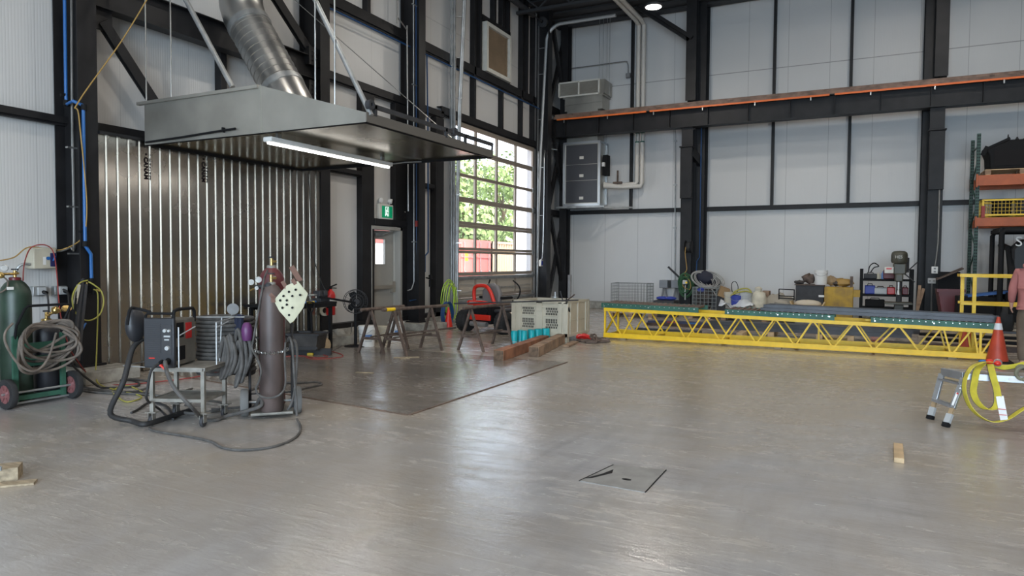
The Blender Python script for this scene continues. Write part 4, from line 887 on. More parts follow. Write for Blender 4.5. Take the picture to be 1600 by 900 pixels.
m.build('leather', K('cream', (.55, .53, .38), .7, var=.12) or MT['cream'], sl_, world=True)
m = MB()
for u, v_ in ((-.05, .06), (-.0, .1), (.06, .12), (.03, .06), (.1, .07), (-.02, .02), (-.06, -.05), (.03, -.05), (-.02, -.02), (0, -.12), (-.08, .02)): m.lathe([(.011, -.01), (.011, .012), (0, .013)], pl(u, v_, .066-.16*math.hypot(u-.02, v_-.02)), N0, 10)
m.build('rivet_hole', 'black', sl_, world=True)
m = MB()
for (u, v_), (u2, v2) in (((-.02, .13), (-.06, .2)), ((.06, .17), (.03, .22)), ((-.13, .04), (-.17, .08)), ((-.14, -.0), (-.15, .06))): m.bar(pl(u, v_, .04), pl(u2, v2, .04), .035, .012, N0)
m.bar(pl(.1, .2, .0), pl(.02, .34, .0), .05, .03, N0).build('leather_strap', K('strapbrown', (.16, .08, .055), .7) or MT['strapbrown'], sl_, world=True)

hose('gas_hose', [(-5.13,5.2,0.735), (-5.047,5.15,0.776), (-4.965,5.1,0.679), (-4.894,5.05,0.408), (-4.822,5,0.174), (-4.796,4.98,0.057)], .012, 'hosegrey', 'grey hose hanging straight down at the right of the brown bottle')
hose('gas_hose', [(-5.183,5.28,0.71), (-5.085,5.25,0.739), (-5.003,5.2,0.633), (-4.974,5.15,0.323), (-4.977,5.1,0.153), (-5.028,5.1,0.072)], .013, 'hosegrey', 'thick grey hose looping beside the right wheel of hand truck')

# ---------------------------------------------------------------- work table, tub, extinguisher, fan, pails
wt = thing('work_table', 'black steel work table behind the hand truck against metal sheet', 'table', (-8.42, 8.9, 0))
MB().box((-8.72, 7.9, .8), (-8.12, 9.4, .835)).box((-8.72, 8.1, .74), (-8.7, 9.4, .8)).box((-8.15, 8.1, .75), (-8.13, 9.4, .8)).build('table_top', 'black', wt, world=True)
for x in (-8.66, -8.18):
    for y in (8.0, 9.3): MB().bar((x, y, 0), (x, y, .78), .05, .05).build('leg', 'black', wt, world=True)
MB().box((-8.66, 8.0, .3), (-8.18, 9.3, .315)).build('lower_shelf', 'darkgrey', wt, world=True)
v = thing('bench_vise', 'dark bench vise on the right end of the work table', 'vise', (-8.3, 9.22, .835))
m = MB().box((-.09, -.13, 0), (.09, .1, .06)).box((-.06, -.06, .06), (.06, .06, .13)).box((-.075, -.02, .1), (.075, .07, .19)).box((-.075, -.13, .1), (.075, -.06, .19)); m.build('body', 'darkgrey', v, bevel=.006)
MB().cyl((0, -.3, .12), (0, .07, .12), .018).cyl((-.1, -.29, .12), (.1, -.29, .12), .008, n=8).build('screw', 'galvdull', v)
o = MB().bar((-8.2,9.067,0.923), (-8.05, 9.802, 0.793), .03, .035).build('pry_bar', 'black'); tag(o, 'long black bar clamped in the vise and pointing at the fan', 'bar')
for i, (px, mm, l) in enumerate(((0, 'bluepipe', 'blue bar clamp lying on the work table'), (1, 'yellow', 'yellow bar clamp lying on the work table'))):
    p, q = ((-8.3,8.618,0.95), (-8.3,8.975,0.902)) if i == 0 else ((-8.25,8.697,0.937), (-8.25,8.876,0.919)); z = .86
    t = thing('bar_clamp', l, 'clamp', (p[0], p[1], .836))
    MB().bar((p[0], p[1], .855), (q[0], q[1], .855), .03, .02).build('bar', 'darkgrey' if i else mm, t, world=True)
    MB().bar((p[0], p[1]+.05, .845), (p[0]+.12, p[1]+.1, .85), .05, .03).bar((q[0], q[1]-.05, .845), (q[0]+.1, q[1], .85), .04, .03).build('jaw', mm, t, world=True)
hose('cord_cable', [(-8.7,9.788,0.983), (-8.76,9.721,1.158), (-8.77,9.537,1.62), (-8.77,9.476,2.188), (-8.77,9.432,2.863), (-8.77, 9.386, 3.08)], .008, 'hoseblack', 'thin black cord hanging down the metal sheet beside the extinguisher', 'cord')
sh = thing('d_handle_shovel', 'black D handle standing in the metal tub below the table', 'shovel', (-8.3, 9.0, .5))
a, b = V((-8.1,8.771,0.43)), V((-8.1,8.743,0.686))
MB().cyl(a-V((0, 0, .25)), b, .02, n=10).tube(spline([b, (-8.1,8.669,0.754), (-8.1,8.64,0.839), (-8.1,8.729,0.856), (-8.1,8.819,0.83), (-8.1,8.803,0.746)], 5, True), .013, 8, True).build('handle', 'black', sh, world=True)
MB().box((a.x-.08, a.y-.1, .12), (a.x+.0, a.y+.1, a.z-.2)).build('blade', 'darkgrey', sh, world=True)
tb = thing('metal_tub', 'dark rectangular metal tub with rolled rim under the work table', 'tub', (-8.06, 8.62, 0), math.radians(20))
m = MB().prism([(-.22, .1), (.22, .1), (.25, .34), (-.25, .34)], 1, -.2, .2); m.build('body', K('tubmetal', (.055, .05, .047), .6, .3, var=.3) or MT['tubmetal'], tb)
m = MB().bar((-.26, -.21, .35), (.26, -.21, .35), .03, .03).bar((-.26, .21, .35), (.26, .21, .35), .03, .03).bar((-.26, -.22, .35), (-.26, .22, .35), .03, .03).bar((.26, -.22, .35), (.26, .22, .35), .03, .03).bar((-.23, -.21, .14), (.25, -.21, .14), .02, .04); m.build('rim', 'darkgrey', tb)
for x in (-.2, .2): MB().bar((x, 0, 0), (x, 0, .11), .05, .4).build('foot', 'darkgrey', tb)
o = MB().lathe([(.05, -.055), (.12, -.06), (.14, -.05), (.14, .05), (.12, .06), (.05, .055), (.05, -.055)], V((-7.951,8.801,0))+V((-.03, .06, .14)), (.75, -.5, .0), 28).build('wire_spool', K('spooltan', (.36, .25, .14), .7, var=.2) or MT['spooltan']); tag(o, 'tan ring spool standing on the floor beside the metal tub', 'spool')
o = MB().obox(V((-7.986,8.601,0))+V((0, 0, .02)), (.1, .05, .04), rz=.5).build('yellow_tool', 'yellow', bevel=.01); tag(o, 'small yellow tool lying on floor in front of tub', 'tool')
hose('cord_cable', [(-8.223,8.209,0.01), (-8.014,8.413,0.01), (-7.631,8.375,0.01), (-7.592,8.566,0.01), (-7.963,8.8,0.01), (-7.992,9.065,0.01), (-7.619,8.904,0.01), (-7.39,8.681,0.01), (-7.417,8.413,0.01), (-7.583,8.237,0.01), (-7.838,8.342,0.01)], .007, 'hosered', 'thin red cord curled on the floor near the spool', 'cord')
hose('floor_cable', [(-7.927,8.913,0.01), (-8.159,9.467,0.01), (-8.609,10.204,0.01), (-8.9,10.701,0.106), (-9,10.86,0.302)], .007, 'hosegrey', 'thin grey cord running from floor to the kerb near the fan', 'cord')
for i, (px, py, s) in enumerate(((500, 528, .24), (522, 531, .2))):
    f = (-8.622,9.612,0) if i == 0 else (-8.638,9.936,0)
    b = MB().ball((0, 0, .12), .5, 10, (s*1.6, s*1.3, .3)); rn = random.Random(i+5)
    b.v = [V((round(p.x/.07)*.07+rn.uniform(-.012, .012), p.y+rn.uniform(-.02, .02), max(0, p.z-.0))) for p in b.v]; b.sm = [False]*len(b.f)
    b.xf(Matrix.Translation(V(f)+V((-.1, .2, 0)))); o = b.build('concrete_lump', 'concrete'); tag(o, ('pale rough concrete lump beside the tan spool', 'pale rough concrete lump nearest the fan')[i], 'rubble')
fe = thing('fire_extinguisher', 'red fire extinguisher hanging on the black column', 'extinguisher', (-8.68, cB+.02, 0.545))
ex, ey, ez0, ez1 = -8.66, 9.853, 0.547, 1.004
hh = ez1-ez0
MB().lathe([(.075, 0), (.085, .012), (.085, hh*.78), (.07, hh*.9), (.03, hh*1.0), (.025, hh*1.04)], (ex, ey, ez0), n=24).build('cylinder', 'red', fe, world=True)
MB().lathe([(.0862, hh*.42), (.0862, hh*.62)], (ex, ey, ez0), n=24).build('white_band', 'white', fe, world=True)
MB().box((ex+.06, ey+.035, ez0+hh*.28), (ex+.085, ey+.075, ez0+hh*.36)).build('label', 'white', fe, world=True)
MB().bar((ex, ey-.02, ez1+.05), (ex+.02, ey+.14, ez1+.1), .025, .02).bar((ex, ey-.03, ez1+.04), (ex+.02, ey+.13, ez1+.03), .025, .015).box((ex-.02, ey-.02, ez1), (ex+.02, ey+.02, ez1+.06)).build('valve_lever', 'black', fe, world=True)
MB().tube(spline([(ex, ey-.03, ez1+.03), (ex+.02, ey-.12, ez1), (ex+.03, ey-.13, ez0+hh*.5), (ex+.03, ey-.11, ez0+hh*.3)], 5), .014, 8).build('hose', 'black', fe, world=True)
o = MB().lathe([(.05, -.025), (.1, -.025), (.1, .025), (.05, .025), (.05, -.025)], (-8.74,9.78,0.631), (1, -.4, 0), 24).build('tape_roll', 'beige'); tag(o, 'beige tape roll hanging left of the fire extinguisher', 'tape')
fn = thing('pedestal_fan', 'black pedestal fan with wire guard beside the white wall sheet', 'fan', (-8.1, 9.87, 0))
FX, FY, FZ = -8.1, 9.87, .81; fa = V((.82, -.55, 0)).normalized()
MB().lathe([(.2, 0), (.2, .012), (.05, .03), (.032, .04)], (FX, FY, 0), n=24).build('base', 'black', fn, world=True)
MB().cyl((FX, FY, .03), (FX, FY, .72), .028, n=14).build('pole', 'black', fn, world=True)
fc = V((FX, FY, FZ))
MB().cyl(fc-fa*.16, fc-fa*.02, .06, n=16).bar(fc-fa*.1-V((0, 0, .1)), fc-fa*.1, .05, .04).build('motor', 'black', fn, world=True)
g_ = MB(); u = V((0, 0, 1)); w_ = fa.cross(u)
for d, R_ in ((.05, .21), (-.05, .21), (.075, .13), (.075, .08)): g_.torus(fc+fa*d, R_, .005 if R_ < .2 else .006, fa, 36, 5)
for k in range(28):
    a = 2*PI*k/28; r_ = u*math.cos(a)+w_*math.sin(a); g_.tube([fc+fa*.08+r_*.05, fc+fa*.075+r_*.13, fc+fa*.05+r_*.21, fc-fa*.05+r_*.21, fc-fa*.07+r_*.1], .0018, 4)
g_.lathe([(.0, .09), (.05, .085), (.052, .07)], fc, fa, 18).build('guard', 'darkgrey', fn, world=True)
b_ = MB()
for k in range(3):
    a = 2*PI*k/3+.5; r_ = u*math.cos(a)+w_*math.sin(a); t_ = fa.cross(r_)
    P_ = [fc+r_*.04-t_*.03, fc+r_*.12-t_*.085+fa*.02, fc+r_*.18-t_*.06+fa*.025, fc+r_*.185+t_*.03-fa*.015, fc+r_*.12+t_*.045-fa*.02, fc+r_*.04+t_*.02]
    n_ = len(P_); b_.add([p+fa*.004 for p in P_]+[p-fa*.004 for p in P_], [tuple(range(n_)), tuple(range(2*n_-1, n_-1, -1))]+[(i, (i+1) % n_, n_+(i+1) % n_, n_+i) for i in range(n_)])
b_.lathe([(.05, -.03), (.05, .03), (.03, .05), (0, .05)], fc, fa, 16).build('blades', 'black', fn, world=True)
def pail(x, y, z, m, lab, group=None, h=.37, r=.15, lid=True, lbl=True):
    t = thing('pail', lab, 'pail', (x, y, z), group=group)
    MB().lathe([(r*.86, 0), (r*.88, .01), (r*.97, h*.82), (r*1.04, h*.83), (r*1.04, h*.87), (r*.98, h*.88), (r*1.0, h), (r*.96, h), (r*.9, h*.3), (.0, h*.25)] if not lid else [(r*.86, 0), (r*.88, .01), (r*.97, h*.82), (r*1.04, h*.83), (r*1.04, h*.87), (r*.98, h*.88), (r*1.0, h*.95)], n=28).build('body', m, t)
    if lid: MB().lathe([(r*1.05, h*.93), (r*1.06, h*1.0), (r*1.0, h*1.02), (.0, h*1.01)], n=28).build('lid', m, t)
    if lbl:
        for z0, z1, c in ((.45, .6, 'labelblue'), (.36, .42, 'ochre'), (.25, .33, 'lightgrey')):
            rr = r*(.88+.09*z0)+.0035; q = MB(); N = 8; ps = []
            for i in range(N+1): a = -1.15+i*.9/N; ps.append((rr*math.cos(a), rr*math.sin(a)))
            q.add([(a, b, h*z0) for a, b in ps]+[(a*1.01, b*1.01, h*z1) for a, b in ps], [(i, i+1, N+2+i, N+1+i) for i in range(N)]).build('label_band', c, t)
    MB().tube(arc((0, 0, h*.86), r*1.05, 200, 340, 12, 'XY')[:0] or [V((r*1.04*math.cos(a), r*1.04*math.sin(a), h*.85-.09*math.sin((a+.2)/(-2.74)*PI) if True else 0)) for a in [-.2-2.74*i/12 for i in range(13)]], .004, 6).build('bail_handle', 'galvdull', t)
    return t
K('labelblue', (.10, .20, .42), .5); K('ochre', (.5, .38, .15), .5)
pail(-7.94, 9.895+.1, 0, 'white', 'white pail with blue label behind the left sawhorse', 'white pails by the exit door')
pail(-7.971, 10.792+.12, 0, 'white', 'white pail with blue label closest to the exit door', 'white pails by the exit door')
pail(-8.127, 10.582+.1, 0, 'beige', 'beige pail between two white pails', None, .3, .13, True, False)
# ---------------------------------------------------------------- sawhorses
K('rustbrown', (.10, .07, .055), .75, var=.4, scale=9)
def sawhorse(lab, a, b, z, feet, long=True):
    """a, b: rail ends; feet: list of (frame position along rail 0-1, half spread)"""
    a, b = V((*a, z)), V((*b, z)); t = thing('sawhorse', lab, 'sawhorse', ((a.x+b.x)/2, (a.y+b.y)/2, 0), group='rusty steel sawhorses')
    d = (b-a).normalized(); n = V((d.y, -d.x, 0))
    MB().cyl(a, b, .028, n=14).build('top_rail', 'rustbrown', t, world=True)
    mids = []
    for f, s in feet:
        c = a+(b-a)*f
        for k in (-1, 1):
            MB().bar(c+V((0, 0, -.02)), V((c.x, c.y, 0))+n*s*k, .038, .038, d).build('leg', 'rustbrown', t, world=True)
        fz = .25; e = s*(1-fz/z)
        MB().bar(V((c.x, c.y, fz))-n*e, V((c.x, c.y, fz))+n*e, .03, .04).build('cross_bar', 'rustbrown', t, world=True); mids.append(V((c.x, c.y, fz+.03)))
    MB().bar(mids[0], mids[1], .035, .02).build('stretcher', 'rustbrown', t, world=True); return t
sawhorse('rusty sawhorse nearest the pedestal fan', (-7.27, 9.0), (-7.25, 10.15), .74, [(.22, .27), (.86, .22)])
s2 = sawhorse('rusty sawhorse with yellow tape on its rail', (-6.9, 9.08), (-6.64, 10.6), .75, [(.16, .3), (.74, .26)])
MB().cyl(V((-6.9, 9.08, .75))+V((.26, 1.52, 0))*.05, V((-6.9, 9.08, .75))+V((.26, 1.52, 0))*.17, .031, n=14).build('yellow_tape', 'yellow', s2, world=True)
sawhorse('rusty sawhorse standing in front of the red mower', (-6.0, 10.12), (-5.92, 11.65), .75, [(.15, .26), (.85, .22)])
o = MB().bar((-7.0, 9.25, .30), (-6.6, 10.75, .34), .06, .02).build('flat_bar', 'rustbrown'); tag(o, 'flat rusty bar lying across the middle sawhorse cross bars', 'bar')
o = MB().cyl((-6.42, 10.5, .797), (-4.84, 12.46, .815), .014, n=10).build('long_rod', 'darkgrey'); tag(o, 'long dark rod laid from the sawhorse to the beige bin', 'rod')
for i, (p, q) in enumerate((((-6.593,8.96,0), (-6.283,9.22,0)), ((-6.421,8.893,0), (-6.332,9.025,0)), ((-6.177,7.532,0), (-5.937,7.604,0)))):
    o = MB().bar(V(p)+V((0, 0, .012)), V(q)+V((0, 0, .012)), .04, .01).build('wood_scrap', 'oldwood'); tag(o, ('long thin wood scrap on the floor under the sawhorses', 'short wood scrap in front of the long one under the sawhorses', 'thin wood scrap lying on the worn steel plate')[i], 'scrap')
# ---------------------------------------------------------------- hoses and services by the second column
vz = thing('air_drop', 'blue air pipe drop with black valve between column and door track', 'pipe', (-9.1, 14.3, 1.3))
MB().tube([(-9.12, 13.723-.05, G3b-.12), (-9.12,13.721,4.643), (-9.12,13.745,1.961), (-9.12,13.745,1.751), (-9.12,13.612,1.659), (-9.12,13.613,1.286)], .018, 8).build('pipe', 'hoseblue', vz, world=True)
MB().tube([(-9.13, 10.3, G3b-.1), (-9.13, 20.0, G3b-.1)], .018, 8).build('header_pipe', 'hoseblue', vz, world=True)
MB().cyl((-9.05,13.723,1.21), (-9,13.702,1.107), .04, n=12).bar((-9.05,13.562,1.153), (-9,13.811,1.104), .03, .03).cyl((-9,13.647,1.108), (-9,13.648,0.943), .03, n=10).build('valve', 'black', vz, world=True)
rn = random.Random(5); pts = []
for k in range(7):
    wd, t_, b_ = rn.uniform(.12, .27), rn.uniform(.98, 1.12), rn.uniform(.12, .35); cy = 14.05+rn.uniform(-.1, .1)
    for j in range(10):
        a = 2*PI*j/10+1.57; pts.append((-8.78+.02*k*.5+.04*math.sin(a), cy+wd*math.cos(a)*(1.0 if math.sin(a) > 0 else 1.15)+.12*(1-math.sin(a))*.5, (t_+b_)/2+(t_-b_)/2*math.sin(a)))
pts += [(-8.7, 14.2, .3), (-8.6, 14.4, .05), (-8.5, 14.7, .02), (-8.4, 14.2, .02)]
hose('lime_air_hose', pts, .0095, 'lime', 'lime green air hose coiled on the wall beside the red cone', 'hose', 4)
pts = []
for k in range(7):
    for j in range(10):
        a = 2*PI*j/10; pts.append((-8.62+.012*k, 13.75+(.22+.02*math.sin(k*2))*math.cos(a), .31+(.27+.015*math.cos(k))*math.sin(a)))
hose('blue_air_hose', pts, .014, 'hoseblue', 'dark blue air hose coil standing on floor below the lime hose', 'hose', 3)
cd = thing('wall_conduit', 'pair of silver conduits running down beside the second column', 'conduit', (-9, 13.4, 0))
MB().tube([(-8.95,12.886,7.32), (-8.95,12.926,1.08), (-8.97,12.855,0.91), (-9,12.751,0.884)], .014, 8).build('conduit', 'galvdull', cd, world=True)
MB().tube([(-8.95,12.984,7.353), (-8.95,13.025,1.366), (-8.95,13.027,0.674), (-8.97,12.782,0.656)], .012, 8).build('blue_conduit', 'hoseblue', cd, world=True)
m = MB()
for y in (8, 133, 378): 
    p = {8: (-8.95,12.935,7.183), 133: (-8.95,12.94,5.437), 378: (-8.95,12.948,1.968)}[y]; m.bar(V(p)-V((0, .1, 0)), V(p)+V((0, .1, 0)), .03, .02)
m.build('strap', 'galvdull', cd, world=True)
MB().bar((-8.93,12.993,2.441), (-8.93,12.993,2.312), .05, .05).build('red_tag', 'hosered', cd, world=True)
hose('wall_conduit', [(-9.0, 12.342, 9.3), (-9,12.342,6.809), (-9,12.388,6.742), (-9,12.693,6.589), (-9,12.717,6.514), (-9,12.745,4.465), (-9,12.772,2.642)], .015, 'galv', 'thin silver conduit with a kink above the exit door', 'conduit', 3)
def cone(x, y, h, lab, band, body='orangecone', base=True):
    t = thing('traffic_cone', lab, 'cone', (x, y, 0)); r = h*.21
    MB().lathe([(r, .02), (r*.97, .05), (h*.035, h*.97), (h*.03, h), (0, h)], n=28).build('body', body, t)
    if base: MB().box((-r*1.3, -r*1.3, 0), (r*1.3, r*1.3, .025)).build('base', 'black', t, bevel=.01)
    if band:
        def rr(z): return r*.97+(h*.035-r*.97)*(z-.05)/(h*.92)+.003
        MB().lathe([(rr(h*.72), h*.72), (rr(h*.86), h*.86)], n=28).build('reflective_band', K('reflect', (.72, .75, .78), .35) or MT['reflect'], t)
    return t
K('orangecone', (.52, .065, .03), .5, var=.12); K('redcone', (.66, .03, .015), .42)
cone(-8.425, 13.437+.1, .49, 'small bright red cone at the foot of left door track', False, 'redcone')
# ---------------------------------------------------------------- riding mower
mw = thing('riding_mower', 'red riding mower with grey seat parked before the overhead door', 'mower', (-7.27, 13.35, 0), math.radians(-12))
for sx, l in ((-1, 0), (1, 0)):
    w_ = MB().lathe([(.09, -.12), (.19, -.125), (.229, -.1), (.235, -.04), (.235, .04), (.229, .1), (.19, .125), (.09, .12)], (sx*.55, -.14, .235), (1, 0, 0), 36)
    for k in range(22):
        a = 2*PI*k/22; w_.obox((sx*.55+.05, -.14+.232*math.cos(a), .235+.232*math.sin(a)), (.1, .03, .014), rx=a+PI/2, rz=.0); w_.obox((sx*.55-.05, -.14+.232*math.cos(a+.14), .235+.232*math.sin(a+.14)), (.1, .03, .014), rx=a+.14+PI/2)
    w_ = w_.build('rear_tyre', 'rubber', mw); MB().lathe([(.0, -.05), (.05, -.06), (.092, -.05), (.092, .05), (.05, .06), (0, .05)], (sx*.55, -.14, .235), (1, 0, 0), 20).build('wheel_rim', 'darkgrey', w_)
    MB().lathe([(.05, -.05), (.12, -.06), (.13, -.03), (.13, .03), (.12, .06), (.05, .05)], (sx*.36, 1.25, .13), (1, 0, 0), 24).build('front_wheel', 'rubber', mw)
MB().box((-.3, -.3, .2), (.3, .9, .34)).box((-.08, .9, .24), (.08, 1.25, .3)).bar((-.36, 1.25, .26), (.36, 1.25, .26), .05, .05).build('chassis', 'black', mw, bevel=.01)
MB().box((-.32, -.36, .28), (.32, -.3, .40)).build('rear_bumper', 'brightred', mw, bevel=.015)
m = MB().box((-.26, -.26, .34), (.26, .12, .56)).cyl((-.1, -.28, .44), (-.1, -.2, .44), .09).cyl((.14, -.3, .47), (.14, -.2, .47), .06)
for k in range(7): m.box((-.24+.07*k, -.27, .36), (-.21+.07*k, -.26, .54))
m.build('engine', 'black', mw, bevel=.008)
MB().cyl((-.2, -.36, .2), (.25, -.36, .2), .055, n=18).build('muffler', 'galvdull', mw)
MB().prism([(-.33, .6), (.33, .6), (.3, .66), (.1, .7), (-.3, .7), (-.36, .65)], 1, -.34, -.24).build('rear_cowl', 'brightred', mw, bevel=.012)
m = MB()
for k in range(9): m.box((-.26+.04*k, -.343, .645), (-.235+.04*k, -.34, .668))
m.build('cowl_lettering', 'white', mw)
MB().box((-.48, -.2, .45), (-.3, .6, .52)).box((.3, -.2, .45), (.48, .6, .52)).build('fender', 'darkgrey', mw, bevel=.03)
MB().tube(spline([(-.25, -.18, .55), (-.26, -.2, .85), (-.22, -.2, .98), (-.08, -.2, 1.02), (.1, -.2, 1.0), (.22, -.19, .86), (.32, -.18, .6)], 6), .04, 12).build('hoop', 'brightred', mw)
K('seatgrey', (.17, .155, .15), .6)
MB().prism([(-.24, .58), (.26, .58), (.29, .85), (.2, 1.02), (.05, 1.07), (-.1, 1.05), (-.22, .9)], 1, .02, .14).build('seat_back', 'seatgrey', mw, bevel=.04)
MB().box((-.25, .05, .52), (.27, .55, .62)).build('seat', 'seatgrey', mw, bevel=.04)
for sx in (-1, 1):
    MB().tube(spline([(sx*.3, .5, .6), (sx*.42, .55, .82), (sx*.44, .5, 1.0), (sx*.33, .42, 1.13)], 6), .016, 8).build('steering_lever', 'black', mw)
    MB().box((sx*.3-.04, .05, .72), (sx*.3+.04, .42, .78)).build('armrest', 'black', mw, bevel=.02)
MB().box((-.55, .5, .12), (.6, 1.1, .24)).build('mower_deck', 'brightred', mw, bevel=.03)
# ---------------------------------------------------------------- beige bin
bn = thing('bulk_bin', 'large beige plastic bulk bin with slotted sides', 'bin', (-5.6, 12.91, 0))
K('binplastic', (.50, .455, .36), .5, var=.08, scale=3)
X0, X1, Y0, Y1, ZB, ZT = -6.2, -5.0, 12.32, 13.5, .1, .785
m = MB().box((X0+.03, Y0+.03, ZB), (X1-.03, Y1-.03, ZB+.04))
m.box((X0+.02, Y0+.02, ZB), (X1-.02, Y0+.045, ZT)).box((X0+.02, Y1-.045, ZB), (X1-.02, Y1-.02, ZT)).box((X0+.02, Y0+.02, ZB), (X0+.045, Y1-.02, ZT)).box((X1-.045, Y0+.02, ZB), (X1-.02, Y1-.02, ZT))
m.build('body', 'binplastic', bn, world=True)
m = MB().box((X0, Y0, ZT-.05), (X1, Y0+.05, ZT)).box((X0, Y1-.05, ZT-.05), (X1, Y1, ZT)).box((X0, Y0, ZT-.05), (X0+.05, Y1, ZT)).box((X1-.05, Y0, ZT-.05), (X1, Y1, ZT))
m.build('rim', 'binplastic', bn, world=True, bevel=.008)
m = MB()
for x in (X0, X0+.13, (X0+X1)/2-.07, X1-.2, X1-.08): m.box((x, Y0, ZB), (x+(.08 if x != (X0+X1)/2-.07 else .14), Y0+.03, ZT-.02))
for y in (Y0, Y0+.14, (Y0+Y1)/2-.05, Y1-.2, Y1-.07): m.box((X1-.03, y+.006, ZB), (X1+.004, y+.086, ZT-.025))
m.box((X0, Y0, ZB), (X1, Y0+.03, ZB+.07)).box((X0+.2, Y0+.005, .49), (X1-.2, Y0+.03, .5)).box((X0, Y0+.005, ZT-.13), (X1, Y0+.03, ZT-.1)).box((X1-.03, Y0, ZB), (X1, Y1, ZB+.06)).box((X1-.03, Y0, .4), (X1-.008, Y1, .42))
m.box(((X0+X1)/2-.06, Y0-.012, ZT-.2), ((X0+X1)/2+.06, Y0, ZT-.06))
m.build('ribs', 'binplastic', bn, world=True, bevel=.004)
m = MB()
for cx in (X0+.36, X0+.86):
    for cz, rows in ((.56, 3), (.3, 3), (.445, 1)):
        for r_ in range(rows):
            for k in range(7): m.box((cx-.12+.036*k+.018*(r_ % 2), Y0+.014, cz-.046+.05*r_), (cx-.102+.036*k+.018*(r_ % 2), Y0+.0195, cz-.006+.05*r_))
m.build('side_slots', 'black', bn, world=True)
for x in (X0+.02, X1-.14):
    for y in (Y0+.02, Y1-.14): MB().box((x, y, 0), (x+.12, y+.12, ZB)).build('foot', 'binplastic', bn, world=True)
rn = random.Random(9)
m = MB().box((X0+.06, Y0+.06, .2), (X1-.06, Y1-.06, .62)); m.build('scrap_fill', 'rustbrown', bn, world=True)['kind'] = 'stuff'
for i, (a, b, r_, mm, l) in enumerate((((-5.12, 12.5, .62), (-5.2, 12.42, .98), .012, 'darkgrey', 'dark rod standing up at the corner of the beige bin'), ((-5.3, 12.6, .66), (-4.93, 12.5, .92), .014, 'rustbrown', 'rusty rod leaning out over the rim of the beige bin'), ((-4.96, 12.32, .60), (-5.1, 12.5, .83), .016, 'black', 'short dark rod hooked over the side of the beige bin'))):
    o = MB().cyl(a, b, r_, n=8).build('scrap_rod', mm); tag(o, l, 'rod')
o = MB().lathe([(.07, 0), (.07, .03), (.03, .035), (.022, .13), (0, .13)], (-5.75, 13.47, .786), n=16).build('round_fitting', 'galvdull'); tag(o, 'round steel fitting standing on the far rim of the beige bin', 'fitting')
o = MB().cyl((-6.85, 17.0, 0), (-6.85, 17.0, 1.2), .05, n=14).build('post', 'midgrey'); MB().cyl((-6.85, 17.0, 1.2), (-6.85, 17.0, 1.26), .052, n=14).build('red_cap', 'brightred', o, world=False).location = (0, 0, 0); tag(o, 'grey post with red cap standing behind the beige bin', 'post')
K('teal', (.005, .36, .40), .4)
ps = [(-5.706,11.398,0), (-5.569,11.533,0), (-5.546,11.776,0), (-5.479,11.932,0), (-5.39,12.163,0)]
for i, p in enumerate(ps+[(ps[0][0]+.04, ps[0][1]+.19, 0), (ps[1][0]+.06, ps[1][1]+.2, 0), (ps[2][0]+.08, ps[2][1]+.2, 0), (ps[3][0]+.07, ps[3][1]+.2, 0)]):
    t = thing('teal_canister', ('leftmost teal canister of the front row before the bin', 'second teal canister of the front row from the left', 'middle teal canister of the front row', 'second teal canister of the front row from the right', 'rightmost teal canister of the front row before the bin', 'leftmost teal canister of the back row', 'second teal canister of the back row from the left', 'second teal canister of the back row from the right', 'rightmost teal canister of the back row')[i], 'canister', (p[0], p[1]+.06, 0), group='teal canisters before the bin')
    MB().lathe([(.055, 0), (.061, .006), (.061, .235), (.058, .24), (.058, .262), (.054, .268), (0, .268)], n=26).build('body', 'teal', t)
    MB().lathe([(.0615, .06), (.0615, .075)], n=26).build('label_band', 'lightgrey', t)
K('timber', (.27, .115, .06), .75, var=.35, scale=4, stretch=(1, 1, 1)); K('timbergrey', (.26, .17, .11), .8, var=.35, scale=5); K('endgrain', (.13, .085, .055), .85, var=.4, scale=14)
for i, (p, q, mm, l) in enumerate((((-5.012,9.526,0), (-5.275,11.874,0), 'timber', 'reddish square timber lying left in front of the teal canisters'), ((-4.718,10.191,0), (-5.093,12.214,0), 'timbergrey', 'greyer square timber lying right beside the reddish one'))):
    p, q = V(p), V(q); d = (q-p).normalized(); t = thing('square_timber', l, 'timber', p, group='square timbers')
    MB().bar(p+V((0, 0, .085)), q+V((0, 0, .085)), .17, .17).build('beam', mm, t, world=True, bevel=.008)
    MB().bar(p-d*.002+V((0, 0, .085)), p+V((0, 0, .085)), .155, .155).build('sawn_end', 'endgrain', t, world=True)
o = MB().bar((-4.755,11.645,0.02), (-4.863,12.392,0.02), .12, .03).build('flat_board', 'timbergrey'); tag(o, 'short flat board between the timber and the chain heap', 'board')
# heap of chain and red sling
rn = random.Random(21); C0 = V((-4.677,12.698,0))
def heap(name, m, lab, n, r, sx, sy, h, c, seed, cat):
    rn = random.Random(seed); pts = []
    for i in range(n):
        a = rn.uniform(0, 6.28); d = math.sqrt(rn.random()); pts.append(c+V((sx*d*math.cos(a), sy*d*math.sin(a), r+h*(1-d)*rn.random())))
    o = MB().tube(spline(pts, 5), r, 7).build(name, m); return tag(o, lab, cat)
heap('chain_heap', 'rustbrown', 'heap of dark rusty chain on the floor right of the bin', 34, .018, .34, .28, .18, C0+V((.08, 0, 0)), 1, 'chain')
heap('red_sling', 'red', 'red lifting sling lying on top of the chain heap', 16, .025, .2, .16, .2, C0+V((-.12, 0, .04)), 2, 'sling')
